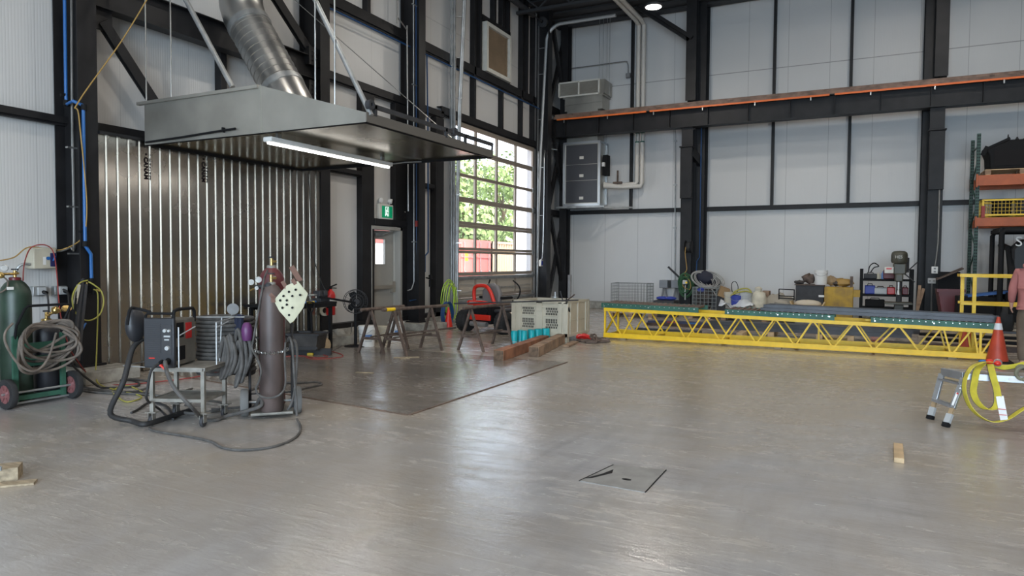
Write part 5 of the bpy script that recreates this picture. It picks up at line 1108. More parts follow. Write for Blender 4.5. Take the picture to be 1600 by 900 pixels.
# access cover in the floor and the loose block
hc = thing('floor_hatch', 'square grey access cover let into the concrete floor', 'cover', (-1.5, 4.83, 0))
c4 = [(-1.749,4.559,0), (-1.66,5.043,0), (-1.268,5.104,0), (-1.267,4.537,0)]
MB().prism([(p[0], p[1]) for p in c4], 2, 0, .004).build('cover_plate', K('hatchgrey', (.25, .245, .235), .5, var=.15, scale=7) or MT['hatchgrey'], hc, world=True)
m = MB()
for i in (0, 2): m.bar(V(c4[i])+V((0, 0, .004)), V(c4[(i+1) % 4])+V((0, 0, .004)), (.006), .005)
m.prism([(-1.735, 4.63), (-1.66, 4.78), (-1.62, 4.93), (-1.6, 4.84), (-1.69, 4.66)], 2, .003, .0055).build('edge_gap', 'black', hc, world=True)
q = V((-1.461,4.744,0)); MB().prism([(q.x+.035*math.cos(a*PI/6), q.y+.02*math.sin(a*PI/6)) for a in range(12)], 2, .003, .0055).build('lift_slot', 'black', hc, world=True)
o = MB().obox(V((0.301,6.407,0))+V((0, 0, .02)), (.07, .52, .04), rz=-.03).build('wood_offcut', K('palewood', (.50, .36, .21), .75, var=.22, scale=7) or MT['palewood'], bevel=.004); tag(o, 'short pale wood offcut lying alone on the open floor', 'wood')

# ---------------------------------------------------------------- yellow truss bridge with roller conveyors
YF, YR = 13.4, 14.25
xl, xr = -4.639, 1.986; xb = 1.858
zl, zr_ = 0.627, 0.51
def zt_(x): return zl+(zr_-zl)*(x-xl)/(xr-xl)
tr_ = thing('truss_bridge', 'long bright yellow lattice truss lying across the shop floor', 'truss', ((xl+xr)/2, 13.8, 0))
tops = [-4.587, -3.963, -3.288, -2.667, -2.024, -1.387, -0.756, -0.094, 0.576, 1.204, 1.621, 1.974]
bots = [-4.259, -3.621, -2.984, -2.339, -1.698, -1.042, -0.416, 0.213, 0.905, 1.35, 1.729]
for nm, Y in (('front', YF), ('rear', YR)):
    m = MB().bar((xl, Y, zt_(xl)-.03), (xr, Y, zt_(xr)-.03), .06, .065); m.build('top_chord', 'yellow', tr_, world=True)
    MB().bar((xl, Y, .075), (xb+.05, Y, .075), .07, .09).box((xl, Y-.06, .03), (xb+.05, Y+.06, .038)).build('bottom_chord', 'yellow', tr_, world=True)
    for i, b in enumerate(bots):
        for t in (tops[i], tops[i+1]):
            MB().bar((b+(-.022 if t < b else .022), Y, .1), (t+(.03 if t < b else -.03), Y, zt_(t)-.06), .026, .026).build('web_brace', 'yellow', tr_, world=True)
    for x in (xl+.02, (tops[6]+.06 if nm == 'rear' else None), xb-.12):
        if x is not None: MB().bar((x, Y, .1), (x, Y, zt_(x)-.05), .035, .035).build('web_post', 'yellow', tr_, world=True)
m = MB()
for x in [xl+.03, *bots[1::2], xb]: m.bar((x, YF, .06), (x, YR, .06), .05, .05)
for x in tops[::2]: m.bar((x, YF, zt_(x)-.03), (x, YR, zt_(x)-.03), .04, .04)
m.bar((xl+.02, YF, .1), (xl+.03, YR, zt_(xl)-.08), .03, .03); m.build('cross_members', 'yellow', tr_, world=True)
m = MB()
for x in (xl+.4, (xl+xr)/2, xb-.5): m.box((x-.06, YF-.02, 0), (x+.06, YF+.1, .034)).box((x-.06, YR-.1, 0), (x+.06, YR+.04, .034))
m.build('skid_block', 'oldwood', tr_, world=True)
K('roller', (.17, .12, .095), .55, .3, var=.3, scale=6)
for i, (x0, x1, l) in enumerate(((-4.691, -2.753, 'green roller conveyor on the left end of the yellow truss'), (-2.267, -0.408, 'green roller conveyor on the middle of the yellow truss'), (0.159, 2.011, 'green roller conveyor on the right end of the yellow truss'))):
    z0, z1 = zt_(x0)+.003, zt_(x1)+.003; t = thing('roller_conveyor', l, 'conveyor', ((x0+x1)/2, 13.8, (z0+z1)/2), group='green roller conveyors')
    for Y in (YF-.02, YR+.02):
        MB().bar((x0, Y, z0+.045), (x1, Y, z1+.045), .03, .09).bar((x0, Y+.012, z0+.002), (x1, Y+.012, z1+.002), .045, .006).bar((x0, Y+.012, z0+.09), (x1, Y+.012, z1+.09), .04, .006).build('side_channel', 'green', t, world=True)
    bl = MB(); k = x0+.05; n_ = 0
    while k < x1-.03:
        z = z0+(z1-z0)*(k-x0)/(x1-x0)+.075
        MB().cyl((k, YF+.0, z), (k, YR, z), .027, n=10).build('roller', 'roller', t, world=True); bl.cyl((k, YF-.04, z-.01), (k, YF-.03, z-.01), .008, n=6); k += .095
    for x in (x0+.06, (x0+x1)/2, x1-.08): bl.cyl((x, YF-.045, z0+.03), (x, YF-.03, z0+.03), .014, n=6)
    bl.build('bolt_row', 'galv', t, world=True)
K('steelgrey', (.055, .057, .064), .45, .4, var=.2, scale=3); K('steelblue', (.05, .06, .12), .5, .3)
x0, x1 = -1.649, 1.994
for i in range(8):
    r_, c_ = divmod(i, 4); y = 13.5+.13*c_; dx = (.02*c_+.05*r_); z0, z1 = zt_(x0)+.13+.058*r_, zt_(x1)+.13+.058*r_
    o = MB().bar((x0+dx, y, z0), (x1-dx*.7+(.02*i % .05), y, z1), .055, .055).build('steel_tube', 'steelgrey'); tag(o, 'long dark grey square steel tube lying on the roller conveyors', 'steel tube', 'steel tubes on the conveyors')
o = MB().box((0.071, 13.55, zt_(0)+.01), (0.161, 13.7, zt_(0)+.045)).build('yellow_stop', 'yellow'); tag(o, 'small yellow stop block at the left end of right conveyor', 'block')
# yellow guard rail behind the right end of the truss
gl = thing('guard_rail', 'yellow guard rail standing behind the right end of truss', 'railing', (1.9, 14.5, 0))
ra, rb, rz1, rz0 = 1.577, 2.9, 1.356, 0.863
MB().bar((ra, 14.5, rz1), (rb, 14.5, rz1-.02), .05, .055).bar((ra, 14.95, rz1), (rb, 14.95, rz1), .05, .05).bar((ra, 14.5, rz1), (ra, 14.95, rz1), .05, .05).build('top_rail', 'yellow', gl, world=True)
MB().bar((ra, 14.5, rz0), (rb, 14.5, rz0-.02), .045, .045).bar((ra, 14.95, rz0), (rb, 14.95, rz0), .045, .045).build('mid_rail', 'yellow', gl, world=True)
for x, y in ((ra+.06, 14.95), (1.768, 14.5), (2.8, 14.5), (2.8, 14.95)): MB().bar((x, y, 0), (x, y, rz1), .055, .055).build('post', 'yellow', gl, world=True)
cone(1.96, 13.213+.12, .72, 'tall orange cone with white band at the right end of truss', True)
cone(1.735, 14.402+.5, .62, 'orange cone standing behind the yellow truss braces', False)
# ---------------------------------------------------------------- steel stock and dunnage on the floor behind
K('ruststeel', (.09, .06, .05), .65, .3, var=.4, scale=4)
sd = random.Random(13)
def stack(x0, x1, y, rows, cols, w_, h_, m, lab, grp, z0=.1, jit=.15, cat='steel bar'):
    for r_ in range(rows):
        for c_ in range(cols):
            a, b = x0+sd.uniform(0, jit), x1-sd.uniform(0, jit)
            o = MB().bar((a, y+c_*(w_+.012), z0+h_*(r_+.5)), (b, y+c_*(w_+.012), z0+h_*(r_+.5)), w_, h_*.97).build('steel_bar', m); tag(o, lab, cat, grp)
stack(-3.0, .95, 15.6, 2, 3, .12, .085, 'steelgrey', 'dark grey steel bar in the pile on blocks behind truss', 'grey steel bars behind the truss', .1)
stack(-4.75, -.6, 16.8, 1, 3, .12, .07, 'ruststeel', 'rusty brown steel bar in the low pile behind the truss', 'rusty steel bars behind the truss', .0)
stack(-4.7, -1.3, 16.79, 1, 3, .08, .05, 'steelblue', 'dark blue steel bar on top of the rusty pile at left', 'blue steel bars behind the truss', .071)
stack(-4.6, -2.9, 15.0, 1, 1, .12, .1, 'steelgrey', 'single dark steel bar at the left behind the truss', None, .0)
for i, (px, py, Y) in enumerate(((1205, 527, 15.5), (1280, 538, 15.45), (1329, 539, 15.5), (1022, 525, 15.0))):
    x = {1205: -1.672, 1280: -0.741, 1329: -0.167, 1022: -2.226}[px]
    o = MB().box((x-.06, Y-.12, 0), (x+.06, Y+.75, .098)).build('timber_block', 'palewood'); tag(o, ('pale timber block under grey steel left of middle', 'pale timber block under the middle of grey steel', 'pale timber block under grey steel right of middle', 'pale timber block at the left end of the grey steel')[i], 'block')
for k in range(5):       # coloured mill stripes
    o = MB().bar((-4.2+.5*k, 16.745, .1), (-3.95+.5*k, 16.745, .1), .008, .035).build('mill_mark', ('hosered', 'bluepipe', 'lightgrey', 'hosered', 'bluepipe')[k]); tag(o, ('short red paint tag at the left end of blue bars', 'short blue paint tag on the blue bars', 'pale paint tag in the middle of blue bars', 'short red paint tag on the blue bars towards the right', 'blue paint tag at the right end of blue bars')[k], 'paint tag')
# timber dunnage and black bars at the right
for r_, (y, z, m, w_, h_) in enumerate(((14.95, .0, 'ruststeel', .16, .09), (15.35, 0, 'palewood', .2, .08), (15.75, .0, 'black', .16, .11), (16.2, 0, 'palewood', .22, .1), (16.7, 0, 'black', .2, .12), (17.2, 0, 'palewood', .2, .13), (17.8, 0, 'steelgrey', .2, .14), (18.4, 0, 'palewood', .25, .16))):
    o = MB().bar((1.05+.05*(r_ % 3), y, z+h_/2), (4.6, y, z+h_/2), w_, h_).build('timber_plank' if m == 'palewood' else 'steel_bar', 'timberpale' if m == 'palewood' and K('timberpale', (.34, .28, .21), .8, var=.25, scale=5) is None else m)
    tag(o, ('first rusty bar on the floor right of the truss', 'pale plank nearest the tall orange cone', 'black bar between the two nearest pale planks', 'second pale plank from the tall orange cone', 'black bar behind the second pale plank', 'third pale plank from the tall orange cone', 'grey bar before the farthest pale plank', 'farthest pale plank by the pallet rack')[r_], 'plank' if m == 'palewood' else 'steel bar')
# ---------------------------------------------------------------- pallets and clutter along the end wall
def pallet(x, y, w_, d_, lab, z=0):
    t = thing('wood_pallet', lab, 'pallet', (x, y, z), group='wood pallets by the end wall'); n = 7
    for k in range(n): yy = -d_/2+d_*(k+.5)/n; MB().box((-w_/2, yy-d_/n*.4, .12), (w_/2, yy+d_/n*.4, .14)).build('deck_board', 'palewood', t)
    for xx in (-w_/2+.06, 0, w_/2-.06):
        for yy in (-d_/2+.07, 0, d_/2-.07): MB().box((xx-.06, yy-.06, .02), (xx+.06, yy+.06, .12)).build('block', 'timbergrey', t)
        MB().box((xx-.05, -d_/2, 0), (xx+.05, d_/2, .02)).build('runner', 'palewood', t)
    return t
pallet(-5.75, 19.3, 1.25, 1.0, 'wood pallet under the wire basket at left')
pallet(-3.75, 20.0, 1.1, .9, 'wood pallet under the stuffed wire cage')
pallet(-2.75, 19.55, 1.15, 1.0, 'wood pallet under pails and plastic wrap')
def wire_box(name, lab, cat, x0, x1, y0, y1, z0, z1, st, m, r_=.004, frame=.008, open_top=True):
    t = thing(name, lab, cat, ((x0+x1)/2, (y0+y1)/2, z0)); f = MB(); g_ = MB()
    for a in (x0, x1):
        for b in (y0, y1): f.bar((a, b, z0), (a, b, z1), frame*2, frame*2)
    for z in (z0, z1):
        for b in (y0, y1): f.bar((x0, b, z), (x1, b, z), frame*2, frame*2)
        for a in (x0, x1): f.bar((a, y0, z), (a, y1, z), frame*2, frame*2)
    f.build('frame', m, t, world=True)
    n = int((x1-x0)/st)
    for k in range(1, n):
        x = x0+(x1-x0)*k/n
        for b in (y0, y1): g_.bar((x, b, z0), (x, b, z1), r_*2, r_*2)
        g_.bar((x, y0, z0), (x, y1, z0), r_*2, r_*2)
    n = int((y1-y0)/st)
    for k in range(1, n):
        y = y0+(y1-y0)*k/n
        for a in (x0, x1): g_.bar((a, y, z0), (a, y, z1), r_*2, r_*2)
    n = int((z1-z0)/st)
    for k in range(1, n):
        z = z0+(z1-z0)*k/n
        for b in (y0, y1): g_.bar((x0, b, z), (x1, b, z), r_*2, r_*2)
        for a in (x0, x1): g_.bar((a, y0, z), (a, y1, z), r_*2, r_*2)
    g_.build('wire_mesh', m, t, world=True); return t
K('wiregrey', (.20, .21, .20), .5, .5)
wire_box('wire_basket', 'empty grey wire basket behind the left conveyor', 'basket', -6.512, -5.456, 19.4, 20.1, .15, 0.934, .085, 'wiregrey')
K('boxgrey', (.20, .21, .225), .5)
for px, l in ((1036.5, 'grey wall box at the left of the pair by green reel'), (1055, 'grey wall box at the right of the pair by green reel')):
    a, b, zb, zt2 = {1036.5: (-5.678, -5.415, 0.745, 0.986), 1055: (-5.305, -5.036, 0.754, 0.993)}[px]
    t = thing('junction_box', l, 'box', ((a+b)/2, 21.7, zb), group='grey wall boxes by the green reel')
    MB().box((a, 21.6, zb), (b, YP-.005, zt2)).build('housing', 'boxgrey', t, world=True, bevel=.012)
    c = (a+b)/2; MB().tube(spline([(c-.03, 21.75, zb), (c-.06, 21.75, zb-.2), (c-.12, 21.75, .25)], 4), .03, 8).tube(spline([(c+.03, 21.75, zb), (c+.06, 21.75, zb-.2), (c+.14, 21.75, .25)], 4), .03, 8).build('conduit', 'midgrey', t, world=True)
m = MB().cyl((-5.335,21.95,5.705), (-5.271, 21.95, 1.004), .018, n=8)
for py in (220, 289, 356): p = {220: (-5.33,21.95,5.365), 289: (-5.308,21.95,3.984), 356: (-5.297,21.95,2.638)}[py]; m.bar(V(p)-V((.06, 0, 0)), V(p)+V((.06, 0, 0)), .03, .05)
tag(m.build('wall_conduit', 'galvdull'), 'thin silver conduit on end wall running down to the right grey box', 'conduit')
o = MB().bar((-5.153,20.6,1.415), (-4.813,20.8,1.055), .06, .05).build('angle_iron', 'darkgrey'); tag(o, 'dark angle iron leaning against the middle crane column', 'bar')
hr = thing('hose_reel', 'black hose reel mounted on the middle crane column', 'reel', (-4.606,20.75,1.798))
c = V((-4.584,20.72,2.006))
m = MB()
for s in (-.09, .09): m.lathe([(.0, -.008), (.19, -.01), (.2, 0), (.19, .01), (0, .008)], c+V((s, 0, 0)), (1, 0, 0), 28)
m.build('flange', 'black', hr, world=True); MB().lathe([(.12, -.08), (.15, -.05), (.155, 0), (.15, .05), (.12, .08)], c, (1, 0, 0), 24).build('wound_hose', 'rubber', hr, world=True)
MB().box((c.x-.05, 20.7, c.z-.06), (c.x+.05, 20.9, c.z+.06)).build('mount', 'black', hr, world=True)
hose('reel_cord', [c+V((-.05, -.15, 0)), c+V((-.06, -.17, -.2)), (-4.603,20.6,1.364), (-4.657,20.6,1.212), (-4.493,20.55,0.99), (-4.489,20.55,0.765), (-4.677,20.55,0.836), (-4.699,20.55,1.024)], .012, 'goldwire', 'tan cord hanging from the black reel to the green coil', 'cord')
rn = random.Random(4); c = V((-4.633,20.6,0.93)); pts = []
for k in range(20):
    r_ = rn.uniform(.14, .32); cx = rn.uniform(-.03, .03)
    for j in range(9): a = 2*PI*j/9+1.57; pts.append(c+V((cx+r_*.75*math.cos(a), rn.uniform(-.06, .06), (r_*1.15*math.sin(a) if math.sin(a) > 0 else r_*1.5*math.sin(a))*.9)))
K('cordgreen', (.03, .10, .04), .55)
hose('green_cable_coil', pts, .009, 'cordgreen', 'bushy coil of green extension cord on the middle crane column', 'cable', 3)
o = MB().box((c.x-.06, c.y-.12, c.z-.02), (c.x+.06, c.y+.1, c.z+.1)).build('outlet_box', 'lightgrey', bevel=.01); tag(o, 'pale outlet box in the middle of the green cord coil', 'outlet'); MB().lathe([(.03, 0), (.03, .03), (0, .03)], (.06, -.13, .05), (0, -1, 0), 12).build('yellow_plug', 'yellow', o)
tag(MB().cyl((c.x-.0, c.y-.02, .45), (c.x-.0, c.y-.02, c.z-.05), .022, n=8).build('floor_conduit', 'galv'), 'silver conduit below the green cord coil', 'conduit')
for i in range(2):
    o = MB().ball((0, 0, .05), .16, 14, (1.1, .8, .35)).build('blue_bag', K('bluebag', (.03, .05, .30), .5) or MT['bluebag']); o.location = ((-5.058, 19.6, .475), (-4.824, 19.6, .475))[i]; tag(o, ('flat blue bag left behind the conveyor below the grey boxes', 'flat blue bag right behind the conveyor below the grey boxes')[i], 'bag')
o = MB().box((-5.246, 19.35, 0), (-4.667, 19.95, .47)).build('stacked_box', 'darkgrey'); tag(o, 'dark grey box under the two blue bags', 'box')
tag(MB().tube([(-4.399,21.42,5.79), (-4.415,21.42,5.6), (-4.406,21.42,1.71), (-4.481,21.42,1.593), (-4.494,21.42,1.243)], .017, 8).build('air_pipe', 'hoseblue'), 'blue air pipe running down the wall column by the hose reel', 'pipe')
# stuffed cage with cable coil
wire_box('wire_cage', 'wire cage full of dark scrap beside the crane column', 'cage', -4.207, -3.562, 19.6, 20.3, .15, 0.864, .1, 'wiregrey', .006)
def junk(name, lab, cat, c, sc, m, seed, n=10, kind=None):
    rn = random.Random(seed); b = MB().ball((0, 0, 0), 1, n, sc); b.v = [V((p.x*rn.uniform(.7, 1.15), p.y*rn.uniform(.7, 1.1), p.z*rn.uniform(.65, 1.2))) for p in b.v]; b.sm = [False]*len(b.f)
    zm = min(p.z for p in b.v); b.xf(Matrix.Translation(V(c)-V((0, 0, zm)))); return tag(b.build(name, m), lab, cat)
cx = -3.95
junk('scrap_bundle', 'dark bundle of scrap inside the wire cage', 'scrap', (cx, 19.95, .17), (.28, .26, .33), K('junkbrown', (.06, .05, .045), .8, var=.5, scale=8) or MT['junkbrown'], 3, 14)
junk('blue_rag', 'bright blue rag inside the top of the wire cage', 'rag', (cx-.05, 19.72, .72), (.12, .06, .06), 'bluebag', 8)
c = V((-3.941,19.9,1.07)); rn = random.Random(31); pts = []
for k in range(12):
    r_ = rn.uniform(.25, .37)
    for j in range(12): a = 2*PI*j/12; pts.append(c+V((.02*k-.05+r_*1.15*math.cos(a), .12*math.sin(a)+.02*k-.1, r_*.68*math.sin(a)-.1*math.cos(a))))
hose('cable_coil', pts, .0095, K('cablegrey', (.30, .29, .27), .6) and 'cablegrey' or 'cablegrey', 'oval coil of pale grey cable lying on the stuffed wire cage', 'cable', 3)
junk('navy_tarp', 'dark navy tarp bundled inside the pale cable coil', 'tarp', (c.x-.02, c.y+.05, c.z-.2), (.27, .12, .2), K('navydark', (.008, .009, .022), .7) or 'navydark', 12, 12)
junk('black_bag', 'dark bag slumped at the right of the pale cable coil', 'bag', (-3.655, 20.1, .65), (.16, .14, .22), 'darkgrey', 14)
o = MB().box((-.13, -.12, 0), (.13, .12, .26)).build('cardboard_box', K('card', (.30, .19, .09), .8) or MT['card']); o.location = (-3.427, 19.7, .62); o.rotation_euler = (.15, .35, .3); tag(o, 'tilted brown cardboard box right of the wire cage', 'box')
o = MB().box((-.3, -.2, 0), (.3, .2, .48)).build('dark_crate', 'darkgrey', bevel=.01); o.location = (-3.403, 19.85, .14); tag(o, 'dark crate under the tilted cardboard box', 'crate')
pail(-3.203, 19.6, .40, K('pailcream', (.5, .46, .36), .5) and 'pailcream' or 'pailcream', 'cream pail beside the tilted cardboard box', None, .36, .15, False, False)
pail(-2.971, 19.4, .32, 'bluebag', 'blue pail with dark rim before the cream pail', None, .36, .17, False, False)
pail(-2.758, 19.4, .38, 'lightgrey', 'open grey pail between blue pail and white sack', None, .36, .17, False, False)
o = MB().box((-3.284, 19.2, .14), (-2.625, 19.8, .31)).build('low_box', 'steelgrey'); tag(o, 'low grey box on the pallet under the pails', 'box')
o = MB().box((-3.284, 19.45, .315), (-3.099, 19.8, .395)).build('thin_box', 'beige'); tag(o, 'thin beige box under the cream pail', 'box')
hose('hose_loop', [(-3.142,19.5,0.867), (-3.128,19.5,1.006), (-3.045,19.5,1.042), (-2.977,19.5,0.923), (-2.99,19.5,0.767), (-3.089,19.5,0.712)], .01, 'rubber', 'thin dark hose standing in a loop above the pails', 'hose', closed=True)
hose('yellow_green_hose', [(-3.058,19.3,0.755), (-2.895,19.3,0.845), (-2.7,19.3,0.867), (-2.6,19.3,0.767), (-2.747,19.3,0.797), (-2.992,19.3,0.74), (-3.123,19.3,0.667)], .02, 'hoseyellow', 'yellow green hose lying over the pails', 'hose')
rn = random.Random(2); m = MB(); n = 9
gx = [-3.368+i*(-2.492-(-3.368))/n for i in range(n+1)]
for j in range(5):
    for i in range(n+1): m.v.append(V((gx[i], 18.85+.16*j+rn.uniform(-.04, .04), .36+.1*math.sin(i*.9+j)+.09*j*.5+rn.uniform(-.04, .05))))
for j in range(4):
    for i in range(n): a = j*(n+1)+i; m.f.append((a, a+1, a+n+2, a+n+1)); m.sm.append(True)
o = m.build('plastic_wrap', K('wrap', (.62, .64, .65), .25, spec=.8) or MT['wrap']); s_ = o.modifiers.new('thick', 'SOLIDIFY'); s_.thickness = .006; tag(o, 'crumpled clear plastic wrap spread before the pails', 'plastic')
sk = thing('white_sack', 'white woven sack standing right of the pails', 'sack', (-2.448, 19.5, .14))
rn = random.Random(6); b = MB().lathe([(.12, 0), (.2, .06), (.2, .5), (.17, .6), (.08, .66), (.1, .74), (.02, .76)], n=14); b.v = [V((p.x*rn.uniform(.9, 1.1), p.y*rn.uniform(.9, 1.1), p.z*rn.uniform(.97, 1.04))) for p in b.v]; b.build('sack', K('sackwhite', (.56, .52, .42), .8, var=.15) or MT['sackwhite'], sk)
o = MB().box((-2.415, 19.8, .14), (-2.218, 20.2, 0.791)).build('brown_board', 'timbergrey'); tag(o, 'brown board box standing behind the white sack', 'box')
bf = thing('bracket_frame', 'thin black steel frame standing left of the grey cabinet', 'frame', (-1.762, 19.5, .5))
a, b, z0, z1 = -1.935, -1.56, 0.631, 0.866
m = MB()
for z in (z0, z1, z0+.06): m.bar((a, 19.5, z), (b, 19.5, z-.01), .025, .025)
for x in (a, b): m.bar((x, 19.5, z0-.04), (x, 19.5, z1), .025, .025)
m.build('bars', 'black', bf, world=True)
o = junk('canvas_heap', 'pale canvas heap under the black frame', 'canvas', (-1.927, 19.7, .14), (.45, .3, .28), K('canvas', (.36, .32, .26), .8) or MT['canvas'], 41, 14)
# grey cabinet and yellow bin
gcab = thing('grey_cabinet', 'dark grey steel cabinet left of the yellow bin', 'cabinet', (-1.2, 20.2, 0))
a, b = -1.56, -0.876; z1 = 0.967
MB().box((a, 19.9, 0), (b, 20.6, z1)).build('body', 'darkgrey', gcab, world=True, bevel=.01); MB().box((a-.03, 19.86, z1), (b, 20.62, z1+.02)).build('top_board', 'rustbrown', gcab, world=True)
MB().box((a+.04, 19.892, .1), (b-.04, 19.899, z1-.06)).build('door', 'darkgrey', gcab, world=True); MB().box((b-.12, 19.87, z1-.3), (b+.08, 19.893, z1-.25)).build('handle', 'white', gcab, world=True)
yb2 = thing('yellow_bin', 'stained yellow steel bin right of the grey cabinet', 'bin', (-.5, 20.2, 0))
a2, b2, zy = -0.859, -0.184, 0.967
K('binyellow', (.46, .28, .015), .55, col2=(.20, .115, .03), scale=4, ramp=(.4, .75))
MB().box((a2, 19.85, .1), (b2, 20.6, zy-.03)).build('body', 'binyellow', yb2, world=True, bevel=.01)
m = MB()
for k in range(6): x = a2+(b2-a2)*(k+.5)/6; m.box((x-.012, 19.835, .12), (x+.012, 19.85, zy-.05))
m.build('ribs', 'binyellow', yb2, world=True)
MB().box((b2, 19.95, zy-.28), (b2+.16, 20.3, zy-.1)).build('fork_lug', 'binyellow', yb2, world=True); MB().box((a2, 19.9, 0), (b2, 20.5, .1)).build('skid', 'black', yb2, world=True)
z1 += .02
pail(-0.955, 20.05, z1, 'white', 'white pail standing on the grey cabinet', None, .38, .165, False, False)
for i, (px, w_, h_, mm, l) in enumerate(((1249, .16, .10, 'junkbrown', 'flat brown machine part at the left end of grey cabinet top'), (1264, .2, .26, 'rustbrown', 'stack of brown gear parts left of the white pail'), (1298, .16, .26, 'spooltan', 'tan wrapped part right of the white pail'), (1306, .14, .17, 'junkbrown', 'dark brown lump in the middle of the yellow bin'), (1317, .26, .22, 'goldwire', 'heap of golden brown scrap in the yellow bin'))):
    x = {1249: -1.487, 1264: -1.25, 1298: -0.723, 1306: -0.601, 1317: -0.434}[px]
    junk('machine_part', l, 'part', (x, 20.15, z1 if px < 1290 else zy-.03), (w_, .16, h_*.5), mm, 50+i, 11)
o = MB().box((b2-.08, 19.9, zy-.03), (b2-.01, 19.98, 1.219)).build('steel_post', 'rustbrown'); tag(o, 'rusty square post standing at the right end of yellow bin', 'post'); o['kind'] = 'thing'
ty = thing('shallow_tray', 'yellowish shallow tray with powder before the grey cabinet', 'tray', (-1.22, 19.35, .45))
MB().prism([(-.36, 0), (.36, 0), (.42, .12), (.38, .12), (.34, .03), (-.34, .03), (-.38, .12), (-.42, .12)], 1, -.25, .25).build('tray', K('trayyellow', (.55, .40, .20), .6) or MT['trayyellow'], ty); junk_ = MB().ball((0, 0, .07), .33, 14, (1, .6, .3)).build('powder', K('powder', (.6, .53, .42), .9) or MT['powder'], ty)
o = MB().box((-1.491, 19.1, 0), (-0.932, 19.6, .45)).build('plinth_box', 'midgrey'); tag(o, 'grey box under the shallow yellowish tray', 'box')
# ---------------------------------------------------------------- black shelf and drill press
sx0, sx1, sy0, sy1 = -0.042, 1.164, 20.1, 20.6
se = thing('black_shelf', 'black steel shelf unit beside the right column', 'shelf', ((sx0+sx1)/2, 20.35, 0))
sz = [0.438, 0.766, 1.159]
for x in (sx0, sx1-.07):
    for y in (sy0, sy1-.05): MB().box((x, y, 0), (x+.08, y+.05, 1.417)).build('upright', 'black', se, world=True)
for z in [.12, *sz]: MB().box((sx0, sy0-.005, z-.05), (sx1, sy1, z)).build('shelf_board', 'black', se, world=True)
def on(px, py, Y=20.3): return 0
xs = lambda f: sx0+(sx1-sx0)*f
for i, (f, z, w_, h_, mm, l) in enumerate(((.2, sz[1], .24, .26, 'bluebag', 'blue jug on the middle board of black shelf'), (.4, sz[1], .3, .2, 'lightgrey', 'pale grey toolbox right of the blue jug'), (.6, sz[1], .18, .22, 'red', 'red case left of the drill press post'), (.86, sz[1], .14, .22, 'darkred', 'dark red can behind the drill press post'), (.2, sz[2], .3, .16, 'darkgrey', 'dark power tool at the left of the top board'), (.35, sz[2], .1, .15, 'beige', 'beige can on the top board of black shelf'), (.45, sz[2], .11, .2, 'labelblue', 'white and blue spray bottle on the top board'), (.55, sz[2], .26, .28, 'darkred', 'dark red tool case on the top board'), (.3, sz[0], .45, .22, 'black', 'black case on the lower board of black shelf'))):
    if h_ in (.15, .2) and w_ < .12:
        o = MB().lathe([(w_/2, 0), (w_/2, h_*.65), (w_/4, h_*.85), (w_/5, h_), (0, h_)], (xs(f), 20.25, z+.002), n=16).build('bottle', mm)
        if mm == 'labelblue': MB().cyl((0, 0, h_), (0, 0, h_+.04), .018, n=10).build('cap', 'white', o)
    else: o = MB().box((xs(f)-w_/2, 20.18, z+.002), (xs(f)+w_/2, 20.5, z+h_*.85)).build('tool_case', mm, bevel=.02); MB().tube([(-w_*.25, 0, h_*.8), (-w_*.2, 0, h_), (w_*.2, 0, h_), (w_*.25, 0, h_*.8)], .012, 6).build('handle', 'black', o)
    tag(o, l, 'bottle' if o.name.startswith('bottle') else 'case')
hose('cord_cable', [(0.156,20.3,1.335), (0.182,20.3,1.484), (0.283,20.3,1.568), (0.388,20.3,1.486), (0.286,20.3,1.452), (0.201,20.3,1.319)], .013, 'black', 'black cord looping above the shelf top', 'cord')
dp = thing('drill_press', 'dark olive drill press in front of the black shelf', 'drill press', (0.838, 19.8, 0))
K('olive', (.065, .062, .045), .45, var=.25); dx = 0.826; dy = 19.8; zh, zhb = 1.841, 1.587
MB().box((dx-.28, dy-.3, 0), (dx+.28, dy+.3, .09)).build('base', 'olive', dp, world=True, bevel=.02)
MB().cyl((dx+.02, dy+.12, .09), (dx+.02, dy+.12, zhb-.1), .065, n=20).build('column', 'darkgrey', dp, world=True)
m = MB().lathe([(.16, 0), (.185, .05), (.185, .2), (.17, .26), (.12, .3), (.0, .31)], (dx+.0, dy-.05, zhb-.02), n=28); m.build('pulley_cover', 'olive', dp, world=True)
MB().box((dx-.13, dy-.18, zhb-.3), (dx+.15, dy+.26, zhb-.02)).box((dx-.09, dy-.22, zhb-.48), (dx+.09, dy+.06, zhb-.28)).build('head', 'olive', dp, world=True, bevel=.03)
MB().cyl((dx+.12, dy+.2, zhb-.25), (dx+.12, dy+.2, zhb+.12), .11, n=20).build('motor', 'darkgrey', dp, world=True)
MB().cyl((dx, dy-.1, zhb-.66), (dx, dy-.1, zhb-.46), .035, n=14).cyl((dx, dy-.1, zhb-.8), (dx, dy-.1, zhb-.66), .05, .02, 14).build('spindle', 'galv', dp, world=True)
MB().cyl((dx+.12, dy-.1, zhb-.28), (dx+.4, dy-.1, zhb+.02), .014, n=8).cyl((dx+.12, dy-.1, zhb-.28), (dx+.34, dy-.16, zhb-.48), .014, n=8).build('feed_lever', 'darkgrey', dp, world=True)
MB().box((dx-.3, dy-.34, 0.602-.05), (dx+.3, dy+.2, 0.602)).box((dx-.08, dy+.0, 0.602-.2), (dx+.12, dy+.2, 0.602-.05)).build('work_table', 'olive', dp, world=True, bevel=.01)
text('nameplate', 'HES', .095, (dx-(dp.location.x)-.02, dy-.05-.192-dp.location.y, zhb+.13), (PI/2, 0, 0), 'offwhite', dp, .002)
